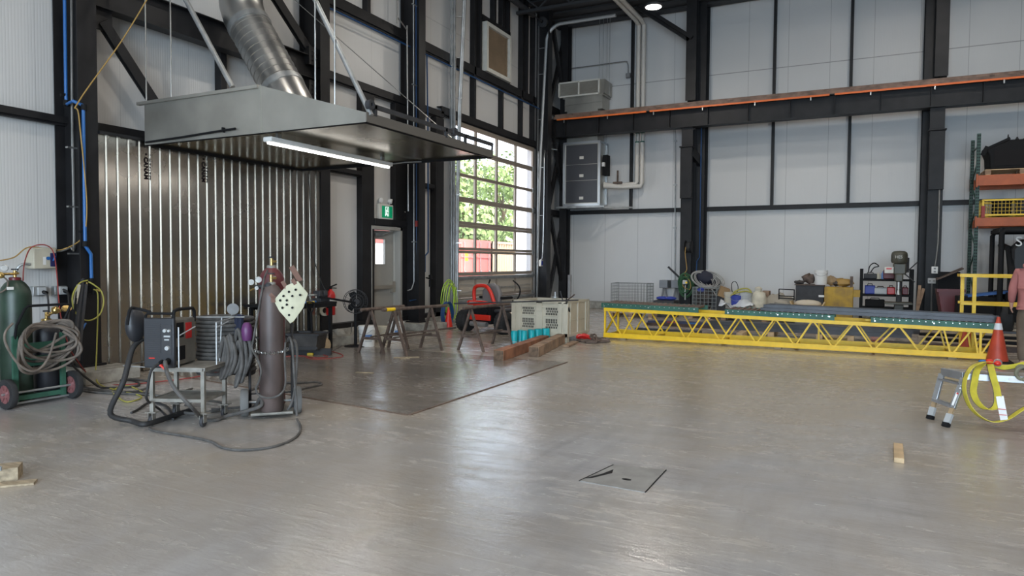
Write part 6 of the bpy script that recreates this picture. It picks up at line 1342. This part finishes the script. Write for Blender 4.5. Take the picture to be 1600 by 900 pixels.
bx_ = 0.604; MB().box((bx_-.1, dy-.2, 1.315), (bx_+.1, dy-.05, 1.474)).build('switch_housing', 'offwhite', dp, world=True, bevel=.01)
MB().box((bx_-.06, dy-.207, 1.411), (bx_+.06, dy-.2, 1.451)).build('red_switch', 'red', dp, world=True); MB().bar((bx_+.05, dy-.12, 1.395), (dx-.15, dy-.1, zhb-.2), .03, .03).build('switch_arm', 'darkgrey', dp, world=True)
for i, (px0, py0, px1, py1) in enumerate(((1432, 476, 1437, 446), (1428, 474, 1443, 450))):
    a, b = (((1.233,19.9,0.48), (1.327,20.5,1.005)), ((1.158,19.8,0.514), (1.413,20.5,0.926)))[i]
    o = MB().bar((a[0], a[1], 0.02), b, .07, .025, (0, 1, 0)).build('wood_stake', 'timbergrey'); tag(o, ('wide wood stake leaning by the right column', 'thin wood stake leaning across the wide one')[i], 'stake')
for i, (px, py, w_, l) in enumerate(((1460.5, 422, .07, 'white outlet box high on the right column'), (1456, 439, .09, 'grey twin outlet box lower on the right column'))):
    p = ((1.671,20.82,1.398), (1.615,20.82,1.118))[i]; t = thing('outlet_box', l, 'outlet', p, group='outlet boxes on the right column')
    MB().box((p[0]-w_, 20.8, p[2]-.09+.02*i), (p[0]+w_, 20.895, p[2]+.09-.02*i)).build('housing', ('white', 'lightgrey')[i], t, world=True, bevel=.01)
    for k in (-1, 1): MB().box((p[0]-.025+(k*.045 if i else 0), 20.795, p[2]-.02+(0 if i else k*.04)), (p[0]+.025+(k*.045 if i else 0), 20.8, p[2]+.02+(0 if i else k*.04))).build('socket', 'midgrey', t, world=True)
    pts = ([(1.729,20.86,3.638), (1.734,20.86,2.087), (1.702,20.86,1.677), (1.679,20.86,1.497)], [(1.62,20.86,1.051), (1.626,20.86,0.523), (1.635,20.86,-0.089)])[i]
    MB().tube(pts, .022, 8).build('conduit', 'galv', t, world=True)
# ---------------------------------------------------------------- red hopper, rack, loader
hp = thing('red_hopper', 'dark red steel hopper with raised brown lid by the rack', 'hopper', (1.95, 19.6, 0))
a, b, z0, z1 = 1.625, 2.163, 0.569, 0.946
MB().prism([(a+.1, z0-.25), (b-.05, z0-.25), (b, z1), (a, z1)], 1, 19.3, 20.1).build('body', 'darkred', hp, world=True, bevel=.01)
MB().box((a-.02, 19.27, z1-.05), (b+.02, 19.31, z1+.02)).build('rim', 'darkred', hp, world=True)
MB().add([(a+.02, 19.75, 1.159), (b+.02, 19.75, 1.429), (b+.02, 20.15, 1.429+.02), (a+.02, 20.15, 1.159+.02), (a+.02, 19.75, 1.159+.03), (b+.02, 19.75, 1.429+.03), (b+.02, 20.15, 1.429+.05), (a+.02, 20.15, 1.159+.05)], [(0, 3, 2, 1), (4, 5, 6, 7), (0, 1, 5, 4), (1, 2, 6, 5), (2, 3, 7, 6), (3, 0, 4, 7)]).build('lid', 'rustbrown', hp, world=True)
MB().box((a+.05, 20.0, z1), (b-.02, 20.05, z1+.42)).build('back_panel', 'black', hp, world=True)
for x in (a+.14, b-.16): MB().box((x, 19.35, 0), (x+.08, 20.05, z0-.25)).build('leg', 'black', hp, world=True)
o = MB().bar((2.12,18.6,0.845), (2.89,18.6,0.951), .5, .05).build('blue_tarp', K('tarpblue', (.02, .10, .33), .5) or MT['tarpblue']); tag(o, 'folded blue tarp lying on dark crates by the rack', 'tarp')
t_ = V((2.48,18.6,0.898)); o = MB().box((t_.x-.55, 18.35, 0), (t_.x+.2, 18.9, t_.z-.06)).build('dark_crate', 'black', bevel=.02); tag(o, 'black crate under the folded blue tarp', 'crate')
RY0, RY1 = 20.3, 21.35; rx = 2.469
rk = thing('pallet_rack', 'green pallet rack with orange beams at the right', 'rack', (rx+1.4, 20.8, 0))
K('rackgreen', (.028, .075, .058), .5, var=.2); K('rackorange', (.40, .09, .022), .5, var=.12)
rzt = 4.725; b1 = (3.455, 3.711); b2_ = (2.474, 2.685)
for x in (rx, rx+2.85):
    for y in (RY0, RY1):
        m = MB().box((x-.04, y-.035, 0), (x+.04, y-.03, rzt)).box((x-.04, y-.03, 0), (x-.035, y+.035, rzt)).box((x+.035, y-.03, 0), (x+.04, y+.035, rzt)).box((x-.07, y-.06, 0), (x+.07, y+.06, .012)); u_ = m.build('upright', 'rackgreen', rk, world=True)
        h_ = MB(); z = .15
        while z < rzt-.05:
            for s in (-.018, .018): h_.box((x+s-.011, y-.0365, z), (x+s+.011, y-.034, z+.042))
            z += .075
        h_.build('slots', 'black', u_, world=True)
    m = MB(); z = .3; k = 0
    while z < rzt-.6: m.bar((x, RY0, z if k % 2 else z+.5), (x, RY1, z+.5 if k % 2 else z), .03, .03); z += .55; k += 1
    m.bar((x, RY0, rzt-.3), (x, RY1, rzt-.3), .03, .03); m.build('lattice', 'rackgreen', rk, world=True)
for z0, z1 in (b1, b2_):
    for y in (RY0-.05, RY1+.05): MB().box((rx-.02, y-.03, z0), (rx+2.87, y+.03, z1)).box((rx-.04, y-.045, z0-.03), (rx-.0, y+.045, z1+.03)).build('beam', 'rackorange', rk, world=True, bevel=.006)
    m = MB()
    for k in range(7): x = rx+.2+k*.42; m.box((x, RY0, z1-.06), (x+.06, RY1, z1-.03))
    m.build('support_bar', 'galvdull', rk, world=True)
pallet(rx+.9, 20.82, 1.5, 1.0, 'wood pallet on the upper rack beams', b1[1]+.002)
bm_ = thing('black_attachment', 'bulky black machine with pointed teeth on the upper rack', 'machine', (rx+.95, 20.8, b1[1]+.145)); zz = .0; ht = 4.662-b1[1]-.145
MB().prism([(-.7, 0), (.75, 0), (.75, ht*.86), (-.3, ht*.86), (-.78, ht*.6), (-.72, ht*.4)], 1, -.42, .42).build('body', 'black', bm_, bevel=.03)
MB().box((-.62, -.43, .08), (-.02, -.425, ht*.55)).box((.04, -.43, .08), (.6, -.425, ht*.55)).build('side_panel', K('nearblack', (.016, .015, .016), .8, spec=.15) or MT['nearblack'], bm_)
for x, hx_, wd in ((-.32, .16, .03), (-.14, .09, .05), (.02, .07, .06), (.2, .42, .11), (.42, .18, .09), (.6, .2, .1)):
    MB().lathe([(wd, -.05), (wd*.7, hx_*.4), (.01, hx_), (0, hx_)], (x, -.2, ht*.86), n=8).build('tooth', 'rubber', bm_)
MB().bar((-.8, -.1, ht*.62), (-.3, -.1, ht*.92), .5, .06).bar((-.85, -.35, ht*.45), (-.75, -.35, ht*.7), .08, .1).build('guard', 'black', bm_)
wb = wire_box('yellow_wire_basket', 'yellow wire basket on the lower rack beams', 'basket', 2.591, rx+2.3, 20.25, 21.1, b2_[1]+.06, 3.102, .075, 'yellow', .0035, .02)
MB().box((2.591-.035, 20.2, b2_[1]+.003), (2.591+.035, 20.29, b2_[1]+.28)).build('red_corner', 'hosered', wb, world=True)
for i, (x, r_, h_, mm, l) in enumerate(((rx+.55, .2, .36, 'black', 'black drum inside the left of yellow wire basket'), (rx+1.05, .22, .42, 'darkgrey', 'dark grey drum in the middle of yellow wire basket'), (rx+1.5, .19, .4, 'offwhite', 'pale pail at the right inside the yellow wire basket'))):
    o = MB().lathe([(r_*.95, 0), (r_, .03), (r_, h_*.9), (r_*1.04, h_*.92), (r_*1.04, h_), (0, h_*.98)], (x, 20.65, b2_[1]+.05), n=24).build('drum', mm); tag(o, l, 'drum')
ld = thing('compact_loader', 'black compact loader with roll frame parked by the rack', 'loader', (3.176, 19.1, 0))
fx = 2.683; fz = 2.288
MB().tube([(fx, 18.2, .25), (fx, 18.2, fz-.08), (fx+.06, 18.2, fz), (fx+1.5, 18.2, fz), (fx+1.56, 18.2, fz-.08), (fx+1.56, 18.2, .25)], .055, 10).tube([(fx, 19.4, .5), (fx, 19.4, fz-.08), (fx+.06, 19.4, fz), (fx+1.5, 19.4, fz), (fx+1.56, 19.4, fz-.08), (fx+1.56, 19.4, .5)], .05, 10).bar((fx, 18.2, fz), (fx, 19.4, fz), .08, .08).bar((fx+1.56, 18.2, fz), (fx+1.56, 19.4, fz), .08, .08).box((fx, 18.2, fz+.03), (fx+1.56, 19.4, fz+.07)).build('roll_frame', 'black', ld, world=True)
MB().box((fx+.12, 18.25, .3), (fx+1.44, 19.9, .95)).build('chassis', 'black', ld, world=True, bevel=.03)
MB().prism([(fx+.22, .95), (fx+1.4, .95), (fx+1.4, 2.0), (fx+1.2, 2.12), (fx+.4, 2.1), (fx+.22, 1.9)], 1, 18.35, 18.9).build('hood', K('glossblack', (.010, .010, .011), .45, spec=.3) or MT['glossblack'], ld, world=True, bevel=.05)
text('hood_letter', 'S', .3, (3.013-ld.location.x, 18.345-ld.location.y, 2.042), (PI/2, 0, 0), 'white', ld, .002)
for s in (.2, 1.36): MB().tube([(fx+s, 18.0, .5), (fx+s, 18.1, 1.2), (fx+s, 18.6, 1.9), (fx+s, 19.6, 2.0)], .07, 8).build('lift_arm', 'black', ld, world=True)
for s in (.14, 1.42):
    for y in (18.5, 19.6): MB().lathe([(.15, -.12), (.35, -.13), (.4, -.09), (.4, .09), (.35, .13), (.15, .12)], (fx+s, y, .4), (1, 0, 0), 30).build('wheel', 'rubber', ld, world=True)
# ---------------------------------------------------------------- air handler, intake and pipes in the corner
ah = thing('air_handler', 'dark grey air handling unit on a bracket in the corner', 'air handler', (-8.2, 21.6, 3.4))
ax0, ax1, ay0, az0, az1 = -8.78, -7.57, 21.2, 3.395, 5.394
K('ahugrey', (.045, .047, .055), .45); K('aluframe', (.52, .54, .56), .35, .85)
MB().box((ax0+.03, ay0+.03, az0+.03), (ax1-.03, 21.95, az1-.03)).build('casing', 'hoodmetal', ah, world=True)
zs = [az0+.06, 4.179, 4.695, az1-.06]
for i in range(3):
    p_ = MB().box((ax0+.07, ay0+.012, zs[i]+.008), (ax1-.07, ay0+.03, zs[i+1]-.008)).build('access_panel', 'ahugrey', ah, world=True)
    zc = (zs[i]+zs[i+1])/2-(.2 if i == 0 else .1); MB().box(((ax0+ax1)/2-.07, ay0+.006, zc-.05), ((ax0+ax1)/2+.07, ay0+.012, zc+.04)).build('nameplate', 'offwhite', p_, world=True)
m = MB()
for a, b in (((ax0, az0), (ax1, az0)), ((ax0, az1), (ax1, az1)), ((ax0, az0), (ax0, az1)), ((ax1, az0), (ax1, az1))): m.bar((a[0], ay0+.03, a[1]), (b[0], ay0+.03, b[1]), .07, .07, (0, 1, 0))
for x, z in ((ax1, az0), (ax1, az1), (ax0, az1), (ax0, az0)): m.bar((x, ay0, z), (x, 21.95, z), .06, .06)
m.bar((ax1, 21.93, az0), (ax1, 21.93, az1), .06, .06).build('edge_frame', 'aluframe', ah, world=True)
MB().box((ax1+.02, 21.5, 4.35), (ax1+.16, 21.8, 5.0)).build('control_box', 'black', ah, world=True); MB().box((ax1+.02, 21.4, 4.62), (ax1+.1, 21.5, 4.75)).build('control_label', 'white', ah, world=True)
MB().box((ax0-.25, ay0-.03, az0-.1), (ax1+.2, ay0+.05, az0-.04)).box((ax0-.25, 21.9, az0-.1), (ax1+.2, 21.98, az0-.04)).box((ax0-.1, ay0, az0-.09), (ax0-.04, 21.95, az0-.05)).box((ax1+.1, ay0, az0-.09), (ax1+.16, 21.95, az0-.05)).bar((ax1+.1, ay0+.1, az0-.1), (ax1+.9, 21.9, az0-.08), .05, .05).build('bracket', 'galvdull', ah, world=True)
ib = thing('intake_hood', 'pale louvered intake box above the crane beam in the corner', 'vent', (-8.3, 21.5, 6.2))
ix0, ix1 = -8.991, -7.62; iz0, iz1 = 6.925, 7.366
MB().box((ix0, 21.27, iz0), (ix1+.18, 21.98, iz1)).build('box', 'hoodmetal', ib, world=True)
m = MB()
for a, b in (((ix0, iz0), (ix1, iz0)), ((ix0, iz1), (ix1, iz1)), ((ix0, iz0), (ix0, iz1)), ((ix1, iz0), (ix1, iz1)), (((ix0+ix1)/2, iz0), ((ix0+ix1)/2, iz1))): m.bar((a[0], 21.24, a[1]), (b[0], 21.24, b[1]), .05, .05, (0, 1, 0))
m.build('frame', 'offwhite', ib, world=True)
m = MB()
for k in range(12): z = iz0+(iz1-iz0)*(k+.5)/12; m.obox(((ix0+ix1)/2, 21.255, z), (ix1-ix0-.06, .03, .012), rx=.5)
m.build('slats', K('slattan', (.36, .33, .28), .5) or MT['slattan'], ib, world=True)
MB().box((ix0+.18, 21.3, 6.45), (ix1+.1, 21.98, iz0-.06)).box((ix0+.12, 21.28, iz0-.06), (ix1+.14, 21.98, iz0)).bar((ix0+.18, 21.29, 6.65), (ix1+.1, 21.29, 6.68), .02, .02).build('duct_box', 'hoodmetal', ib, world=True)
MB().box((ax0+.05, 21.3, az1+.03), (ax1-.1, 21.9, 6.45)).build('drop_duct', 'hoodmetal', ib, world=True)
K('pipewhite', (.58, .55, .50), .6)
wp = thing('insulated_pipes', 'two white insulated pipes rising up the end wall', 'pipe', (-6.45, 21.8, 4))
for k, (x, zb) in enumerate(((-6.509, 4.05), (-6.342, 3.98))):
    MB().tube([(x-.15, 19.6, 9.26), (x-.02, 21.5, 9.15), (x, 21.8, 9.05), (x, 21.8, zb+.08), (x-.03, 21.8, zb), (x-.3, 21.8, zb), (x-.6, 21.7, zb-.06+.05*k), (ax1+.02, 21.6, zb+.02)], .068, 14).build('pipe', 'pipewhite', wp, world=True)
    for z in (5.663, 5.379): MB().cyl((x, 21.8, z-.02), (x, 21.8, z+.02), .071, n=14).build('green_band', 'green', wp, world=True)
    MB().box((x-.008, 21.725, 5.399), (x+.008, 21.735, 5.642)).build('arrow_mark', 'green', wp, world=True)
MB().cyl((-7.113, 21.7, 4.0), (-7.113, 21.7, 4.5), .03, n=10).cyl((-7.25, 21.66, 4.1), (-6.95, 21.66, 4.1), .04, n=10).build('valve', 'rustbrown', wp, world=True)
cw = MB().tube(spline([(-8.942,22,8.046), (-8.033,22,8.044), (-7.047,22,8.05), (-6.939,22,7.996), (-6.905,22,7.869), (-6.902,22,7.664)], 5), .015, 8).box(V((-6.901,22,7.582))-V((.07, .04, .07)), V((-6.901,22,7.582))+V((.07, .04, .07)))
tag(cw.build('wall_conduit', 'midgrey'), 'dark conduit with small box high on the end wall', 'conduit')
m = MB()
for px in (937, 943, 949, 953): 
    x = {937: -7.746, 943: -7.616, 949: -7.486, 953: -7.4}[px]; m.cyl((x, 21.6, 7.47 if px < 945 else 6.9), (x, 21.6, 9.4), .008, n=6)
tag(m.build('hanger_rods', 'galvdull'), 'thin hanger rods over the intake box', 'rods')
cs_ = thing('pull_station', 'small blue switch box on conduit beside overhead door', 'switch', (-8.95,19.799,1.501))
p = V((-8.95,19.799,1.501)); MB().box(p-V((.04, .07, .1)), p+V((.04, .07, .1))).build('box', 'offwhite', cs_, world=True, bevel=.01); MB().box(p+V((.04, -.05, -.07)), p+V((.046, .05, .07))).build('blue_face', 'bluebag', cs_, world=True)
MB().tube(spline([p+V((0, 0, .1)), (-8.95,19.939,1.822), (-8.95,19.997,3.725), (-8.95,20.022,4.884), (-8.95,20.266,5.098), (-8.93,20.939,5.175)], 4), .02, 8).build('conduit', 'galv', cs_, world=True)

pail(.36, 18.95, 0, 'brightred', 'red pail standing on the floor behind the truss', None, .36, .155, False, False)
st_ = thing('steel_stool', 'low dark grey steel stool on the floor behind the truss', 'stool', (-1.733, 18.4, 0))
a_ = -1.733; z_ = 0.248
MB().box((a_-.27, 18.2, z_-.16), (a_+.27, 18.6, z_)).build('top', 'darkgrey', st_, world=True, bevel=.01)
for x in (-.24, .24):
    for y in (18.23, 18.57): MB().bar((a_+x*1.1, y, 0), (a_+x, y, z_-.14), .05, .05).build('leg', 'darkgrey', st_, world=True)

# ---------------------------------------------------------------- aluminium work platform with slings
K('alu', (.38, .40, .42), .42, .8, var=.12, scale=7); K('deckgrip', (.30, .28, .26), .6, .3)
pf = thing('work_platform', 'aluminium folding work platform with yellow slings at the right edge', 'platform', (1.5, 8.1, 0))
D0, D1 = V((0.745,8.168,0.5)), V((0.904,7.935,0.5)); dl = (V((1, .06, 0))).normalized(); LN = 1.35
hd_ = .5
MB().add([D0+V((0, 0, -.012)), D1+V((0, 0, -.012)), D1+dl*LN+V((0, 0, -.012)), D0+dl*LN+V((0, 0, -.012)), D0, D1, D1+dl*LN, D0+dl*LN], [(0, 3, 2, 1), (4, 5, 6, 7), (0, 1, 5, 4), (1, 2, 6, 5), (2, 3, 7, 6), (3, 0, 4, 7)]).build('deck', 'deckgrip', pf, world=True)
m = MB()
for a in (D0, D1): m.bar(a-V((0, 0, .03)), a+dl*LN-V((0, 0, .03)), .03, .065)
m.bar(D0-V((0, 0, .03)), D1-V((0, 0, .03)), .03, .075).bar(D0+dl*LN-V((0, 0, .03)), D1+dl*LN-V((0, 0, .03)), .03, .07); m.build('deck_rail', 'alu', pf, world=True, bevel=.004)
F0, F1 = V((0.643,8.049,0)), V((0.746,7.738,0)); o0, o1 = F0-D0, F1-D1
def leg(a, f):
    a = a-V((0, 0, .05)); d = f-a
    l = MB().bar(a, a+d*.62, .055, .03).build('leg', 'alu', pf, world=True, bevel=.004)
    MB().bar(a+d*.58, a+d*.78, .04, .02).build('inner_tube', 'spooltan', l, world=True)
    MB().bar(a+d*.74, a+d*.94, .056, .032).build('lower_sleeve', 'lightgrey', l, world=True); MB().bar(a+d*.92, f, .06, .045).build('rubber_foot', 'black', l, world=True); return a, d
a0, d0 = leg(D0, F0); a1, d1 = leg(D1, F1)
MB().bar(a0+d0*.58, a1+d1*.58, .05, .03).build('leg_rung', 'alu', pf, world=True); MB().bar(a0+d0*.12, a1+d1*.12, .05, .02).build('leg_rung', 'alu', pf, world=True)
e0, e1 = D0+dl*LN, D1+dl*LN; b0, c0_ = leg(e0, V((e0.x+.16, e0.y+.06, 0))); b1_, c1_ = leg(e1, V((e1.x+.16, e1.y-.06, 0)))
MB().bar(b0+c0_*.58, b1_+c1_*.58, .05, .03).build('leg_rung', 'alu', pf, world=True)
MB().bar(a1+d1*.3+V((.0, -.018, 0)), a1+d1*.56+V((0, -.018, 0)), .04, .004, (0, -1, 0)).build('warning_label', 'white', pf, world=True)
MB().bar(a1+d1*.3+V((.0, -.021, 0)), a1+d1*.33+V((0, -.021, 0)), .03, .003, (0, -1, 0)).build('red_label_mark', 'red', pf, world=True)
q = D1+dl*.36; MB().bar(q+V((0, -.017, -.03)), q+dl*.2+V((0, -.017, -.03)), .004, .03).build('rail_label', 'white', pf, world=True)
m = MB()
for k in range(5): p = a1+d1*(.0+.05*k); m.cyl(p+V((.0, -.02, -.0)), p+V((0, -.026, 0)), .008, n=8)
m.build('rivets', 'galvdull', pf, world=True)
K('slingyellow', (.60, .50, .05), .6, var=.12, scale=14); K('slingedge', (.02, .03, .03), .6)
def ribbon(pts, w_, wdir, k=7):
    P = spline(pts, k); m = MB(); n = len(P); wv = V(wdir).normalized()*w_/2
    for i, p in enumerate(P):
        t = (P[min(i+1, n-1)]-P[max(i-1, 0)]).normalized(); nn = t.cross(wv).normalized()*.003; m.v += [p-wv-nn, p+wv-nn, p+wv+nn, p-wv+nn]
    for i in range(n-1):
        for j in range(4): m.f.append((4*i+j, 4*i+(j+1) % 4, 4*i+4+(j+1) % 4, 4*i+4+j)); m.sm.append(False)
    m.f += [(0, 1, 2, 3), (4*n-1, 4*n-2, 4*n-3, 4*n-4)]; m.sm += [False]*2; return m, P
def sling(name, lab, pts, w_, wdir):
    t = thing(name, lab, 'sling', pts[0], group=None); m, P = ribbon(pts, w_, wdir); m.build('webbing', 'slingyellow', t, world=True)
    e = V(wdir).normalized()*(w_/2+.002)
    MB().tube([p-e for p in P], .0045, 5).build('edge_binding', 'slingedge', t, world=True); return t
Yf = 7.86
sling('yellow_sling', 'outer yellow sling hanging in the widest loop off the platform', [(1.138,8.05,0.608), (1.052,7.95,0.614), (0.955,7.86,0.57), (0.905,7.84,0.458), (0.903,7.84,0.335), (0.948,7.84,0.204), (1.024,7.82,0.118), (1.126,7.82,0.074), (1.236,7.8,0.115), (1.326,7.8,0.196), (1.41,7.8,0.27)], .055, (.5, -1, .12))
sling('yellow_sling', 'inner yellow sling hanging in the small loop off the platform', [(1.065,8,0.597), (1.005,7.88,0.546), (0.985,7.86,0.437), (0.976,7.85,0.34), (1.008,7.84,0.247), (1.074,7.83,0.188), (1.139,7.83,0.201), (1.167,7.83,0.264), (1.16,7.84,0.371), (1.135,7.86,0.474), (1.118,7.9,0.565), (1.121,8,0.594)], .062, (.9, -.7, .1))
sling('yellow_sling', 'yellow sling stretched along the platform deck to the right', [(1.158,8.08,0.581), (1.236,8.05,0.565), (1.316,8.02,0.588), (1.396,8,0.621), (1.508,8,0.641)], .05, (0, -.5, 1))
kb = V((1.122,8.05,0.613))
o = MB().ball(kb, .03, 12, (1.2, 1, .9)).ball(kb+V((.065, .0, -.012)), .028, 12, (1.2, 1, .9)).build('red_shackle', 'brightred'); tag(o, 'red shackle pins on top of the yellow slings', 'shackle')
MB().torus((.035, 0, .03), .03, .009, (0, 1, 0), 16, 6).build('bow', 'galv', o)
o = MB().ball(kb+V((-.055, 0, -.0)), .024, 10, (1.5, 1, .7)).build('blue_strap', 'bluepipe'); tag(o, 'small blue strap beside the red shackle', 'strap')
tg = thing('sling_tag', 'white sling tag with red lines hanging from the slings', 'tag', (1.202,7.79,0.203)); m, P = ribbon([(1.179,7.82,0.321), (1.193,7.8,0.23), (1.215,7.79,0.108)], .06, (1, -.15, .25), 4); m.build('tag_sheet', 'white', tg, world=True)
m = MB()
for py in (0, 1): p = V(((1.194,7.785,0.203), (1.202,7.78,0.151))[py]); m.bar(p-V((.03, 0, -.004)), p+V((.03, 0, .004)), .004, .007)
m.build('red_line', 'red', tg, world=True)
hose('rope_coil', [(1.322,7.95,0.513), (1.338,8,0.58), (1.377,8,0.595), (1.414,7.98,0.564), (1.399,7.94,0.496), (1.349,7.93,0.482), (1.317,7.95,0.524), (1.343,7.97,0.572), (1.392,7.97,0.588), (1.415,7.95,0.526), (1.367,7.92,0.472)], .016, K('rope', (.17, .16, .11), .85, var=.3) and 'rope' or 'rope', 'thick grey rope coiled on the platform at right edge', 'rope')
# ---------------------------------------------------------------- person walking away at the right edge
K('skin', (.46, .26, .19), .55); K('hoodie', (.36, .135, .125), .85, var=.1, scale=5, bump=.25, bscale=9); K('trousers', (.115, .085, .062), .85, var=.18, scale=6, bump=.25, bscale=10); K('hair', (.07, .045, .03), .7, bump=.5, bscale=40); K('shoe', (.05, .04, .035), .6)
def skin(name, verts, edges, m, parent, root=0, sub=2):
    me = bpy.data.meshes.new(name); me.from_pydata([v[:3] for v in verts], edges, []); o = bpy.data.objects.new(name, me); COL.objects.link(o); o.parent = parent
    s = o.modifiers.new('skin', 'SKIN'); s.use_smooth_shade = True
    for i, v in enumerate(verts):
        d = me.skin_vertices[0].data[i]; r_ = v[3]; d.radius = r_ if isinstance(r_, tuple) else (r_, r_); d.use_root = (i == root)
    b = o.modifiers.new('sub', 'SUBSURF'); b.levels = b.render_levels = sub; me.materials.append(MT[m]); return o
ps_ = thing('person', 'person in a pink hoodie and brown trousers walking away at right edge', 'person', (2.27, 12.66, 0), math.radians(-6))
vs, es = [], []
def add(p, r_, prev=None):
    vs.append((*p, r_)); i = len(vs)-1
    if prev is not None: es.append((prev, i))
    return i
def arm_pts(s): return [((.185*s, -.01, 1.43), .058), ((.245*s, -.03, 1.17), .045), ((.25*s, .05, .97), .03)] if s < 0 else [((.185*s, -.01, 1.43), .058), ((.25*s, .02, 1.18), .045), ((.22*s, .2, 1.06), .03)]
def leg_pts(s): return [((.095*s, .0, .9), .09), ((.10*s, .05 if s > 0 else -.0, .5), .062), ((.10*s, .02 if s > 0 else -.16, .11), .038)]
pe = add((0, 0, .97), .13); sp_ = add((0, .0, 1.15), .125, pe); ch = add((0, .0, 1.35), .14, sp_); nb = add((0, -.01, 1.5), .07, ch); nk = add((0, .01, 1.57), .056, nb)
h1 = add((0, .03, 1.64), .08, nk); h2 = add((0, .035, 1.71), .088, h1); h3 = add((0, .03, 1.77), .06, h2); add((0, .115, 1.675), .016, h1)
for s in (-1, 1):
    k = ch
    for p, r_ in arm_pts(s): k = add(p, r_, k)
    w_ = V(arm_pts(s)[-1][0]); dn = V((0, .25, -1)).normalized() if s < 0 else V((-.2, .8, -.5)).normalized()
    pm = add(w_+dn*.06, (.036, .02), k)
    for j in range(4):
        f0 = w_+dn*.085+V((0, (j-1.5)*.018, 0)); L = (.062, .074, .07, .055)[j]; i0 = add(f0, .0095, pm); i1 = add(f0+dn*L*.55+V((-s*.008, 0, 0)), .0088, i0); add(f0+dn*L*.9+V((-s*.025, .004, 0)), .0078, i1)
    t0 = add(w_+dn*.035+V((-s*.008, .034, 0)), .011, pm); add(w_+dn*.07+V((-s*.022, .046, 0)), .009, t0)
    k = pe
    for p, r_ in leg_pts(s): k = add(p, r_, k)
    a_ = V(leg_pts(s)[-1][0]); 
    if s > 0: t = add(a_+V((.0, .05, -.065)), .036, k); add(a_+V((.01, .15, -.075)), .028, t)
    else: t = add(a_+V((0, .04, -.07)), .036, k); add(a_+V((-.01, .14, -.085)), .026, t)
skin('body', vs, es, 'skin', ps_)
# clothing
v2 = [(0, 0, .93, (.185, .135)), (0, 0, 1.05, (.19, .14)), (0, 0, 1.2, (.19, .145)), (0, -.005, 1.36, (.185, .15)), (0, -.01, 1.46, (.14, .1)), (0, -.005, 1.52, (.085, .08))]; e2 = [(i, i+1) for i in range(5)]
for s in (-1, 1):
    k = 3; prev = 3
    for j, (p, r_) in enumerate(arm_pts(s)):
        rr = (.082, .064, .045)[j]; v2.append((*p, rr)); e2.append((prev, len(v2)-1)); prev = len(v2)-1
skin('hoodie', v2, e2, 'hoodie', ps_, 1)
MB().torus((0, -.03, 1.535), .098, .034, (0, -.35, 1), 24, 10, 1.05, 1.0).ball((0, -.115, 1.47), .1, 14, (1.15, .5, .8)).build('hood', 'hoodie', ps_)
MB().tube([(-.185, 0, .87), (0, -.0, .865), (.185, 0, .87)], .01, 6).xf(Matrix.Scale(0.001, 4)) if False else None
v3 = [(0, 0, 1.0, (.165, .12)), (0, 0, .93, (.17, .125))]; e3 = [(0, 1)]
for s in (-1, 1):
    prev = 1
    for j, (p, r_) in enumerate(leg_pts(s)):
        v3.append((*p, (.112, .085, .07)[j])); e3.append((prev, len(v3)-1)); prev = len(v3)-1
skin('trousers', v3, e3, 'trousers', ps_, 0)
for s in (-1, 1):
    a_ = V(leg_pts(s)[-1][0]); f = skin('shoe', [(a_.x, a_.y-.03, .05, (.046, .045)), (a_.x, a_.y+.06, .045, (.05, .04)), (a_.x+.005*s, a_.y+.17, .036, (.048, .032))], [(0, 1), (1, 2)], 'shoe', ps_, 0)
hr_ = MB().ball((0, .02, 1.725), .108, 20, (.92, 1.05, .9)); hr_.v = [p for p in hr_.v]; hr_ = hr_.build('hair', 'hair', ps_)
for s in (-1, 1): MB().ball((.092*s, .02, 1.675), .03, 10, (.35, .75, 1.1)).build('ear', 'skin', ps_)
for s in (-1, 1): MB().ball((.033*s, .112, 1.705), .012, 10).build('eye', 'white', ps_)
MB().bar((-.025, .108, 1.615), (.025, .108, 1.615), .008, .008).build('mouth', 'hosered', ps_)
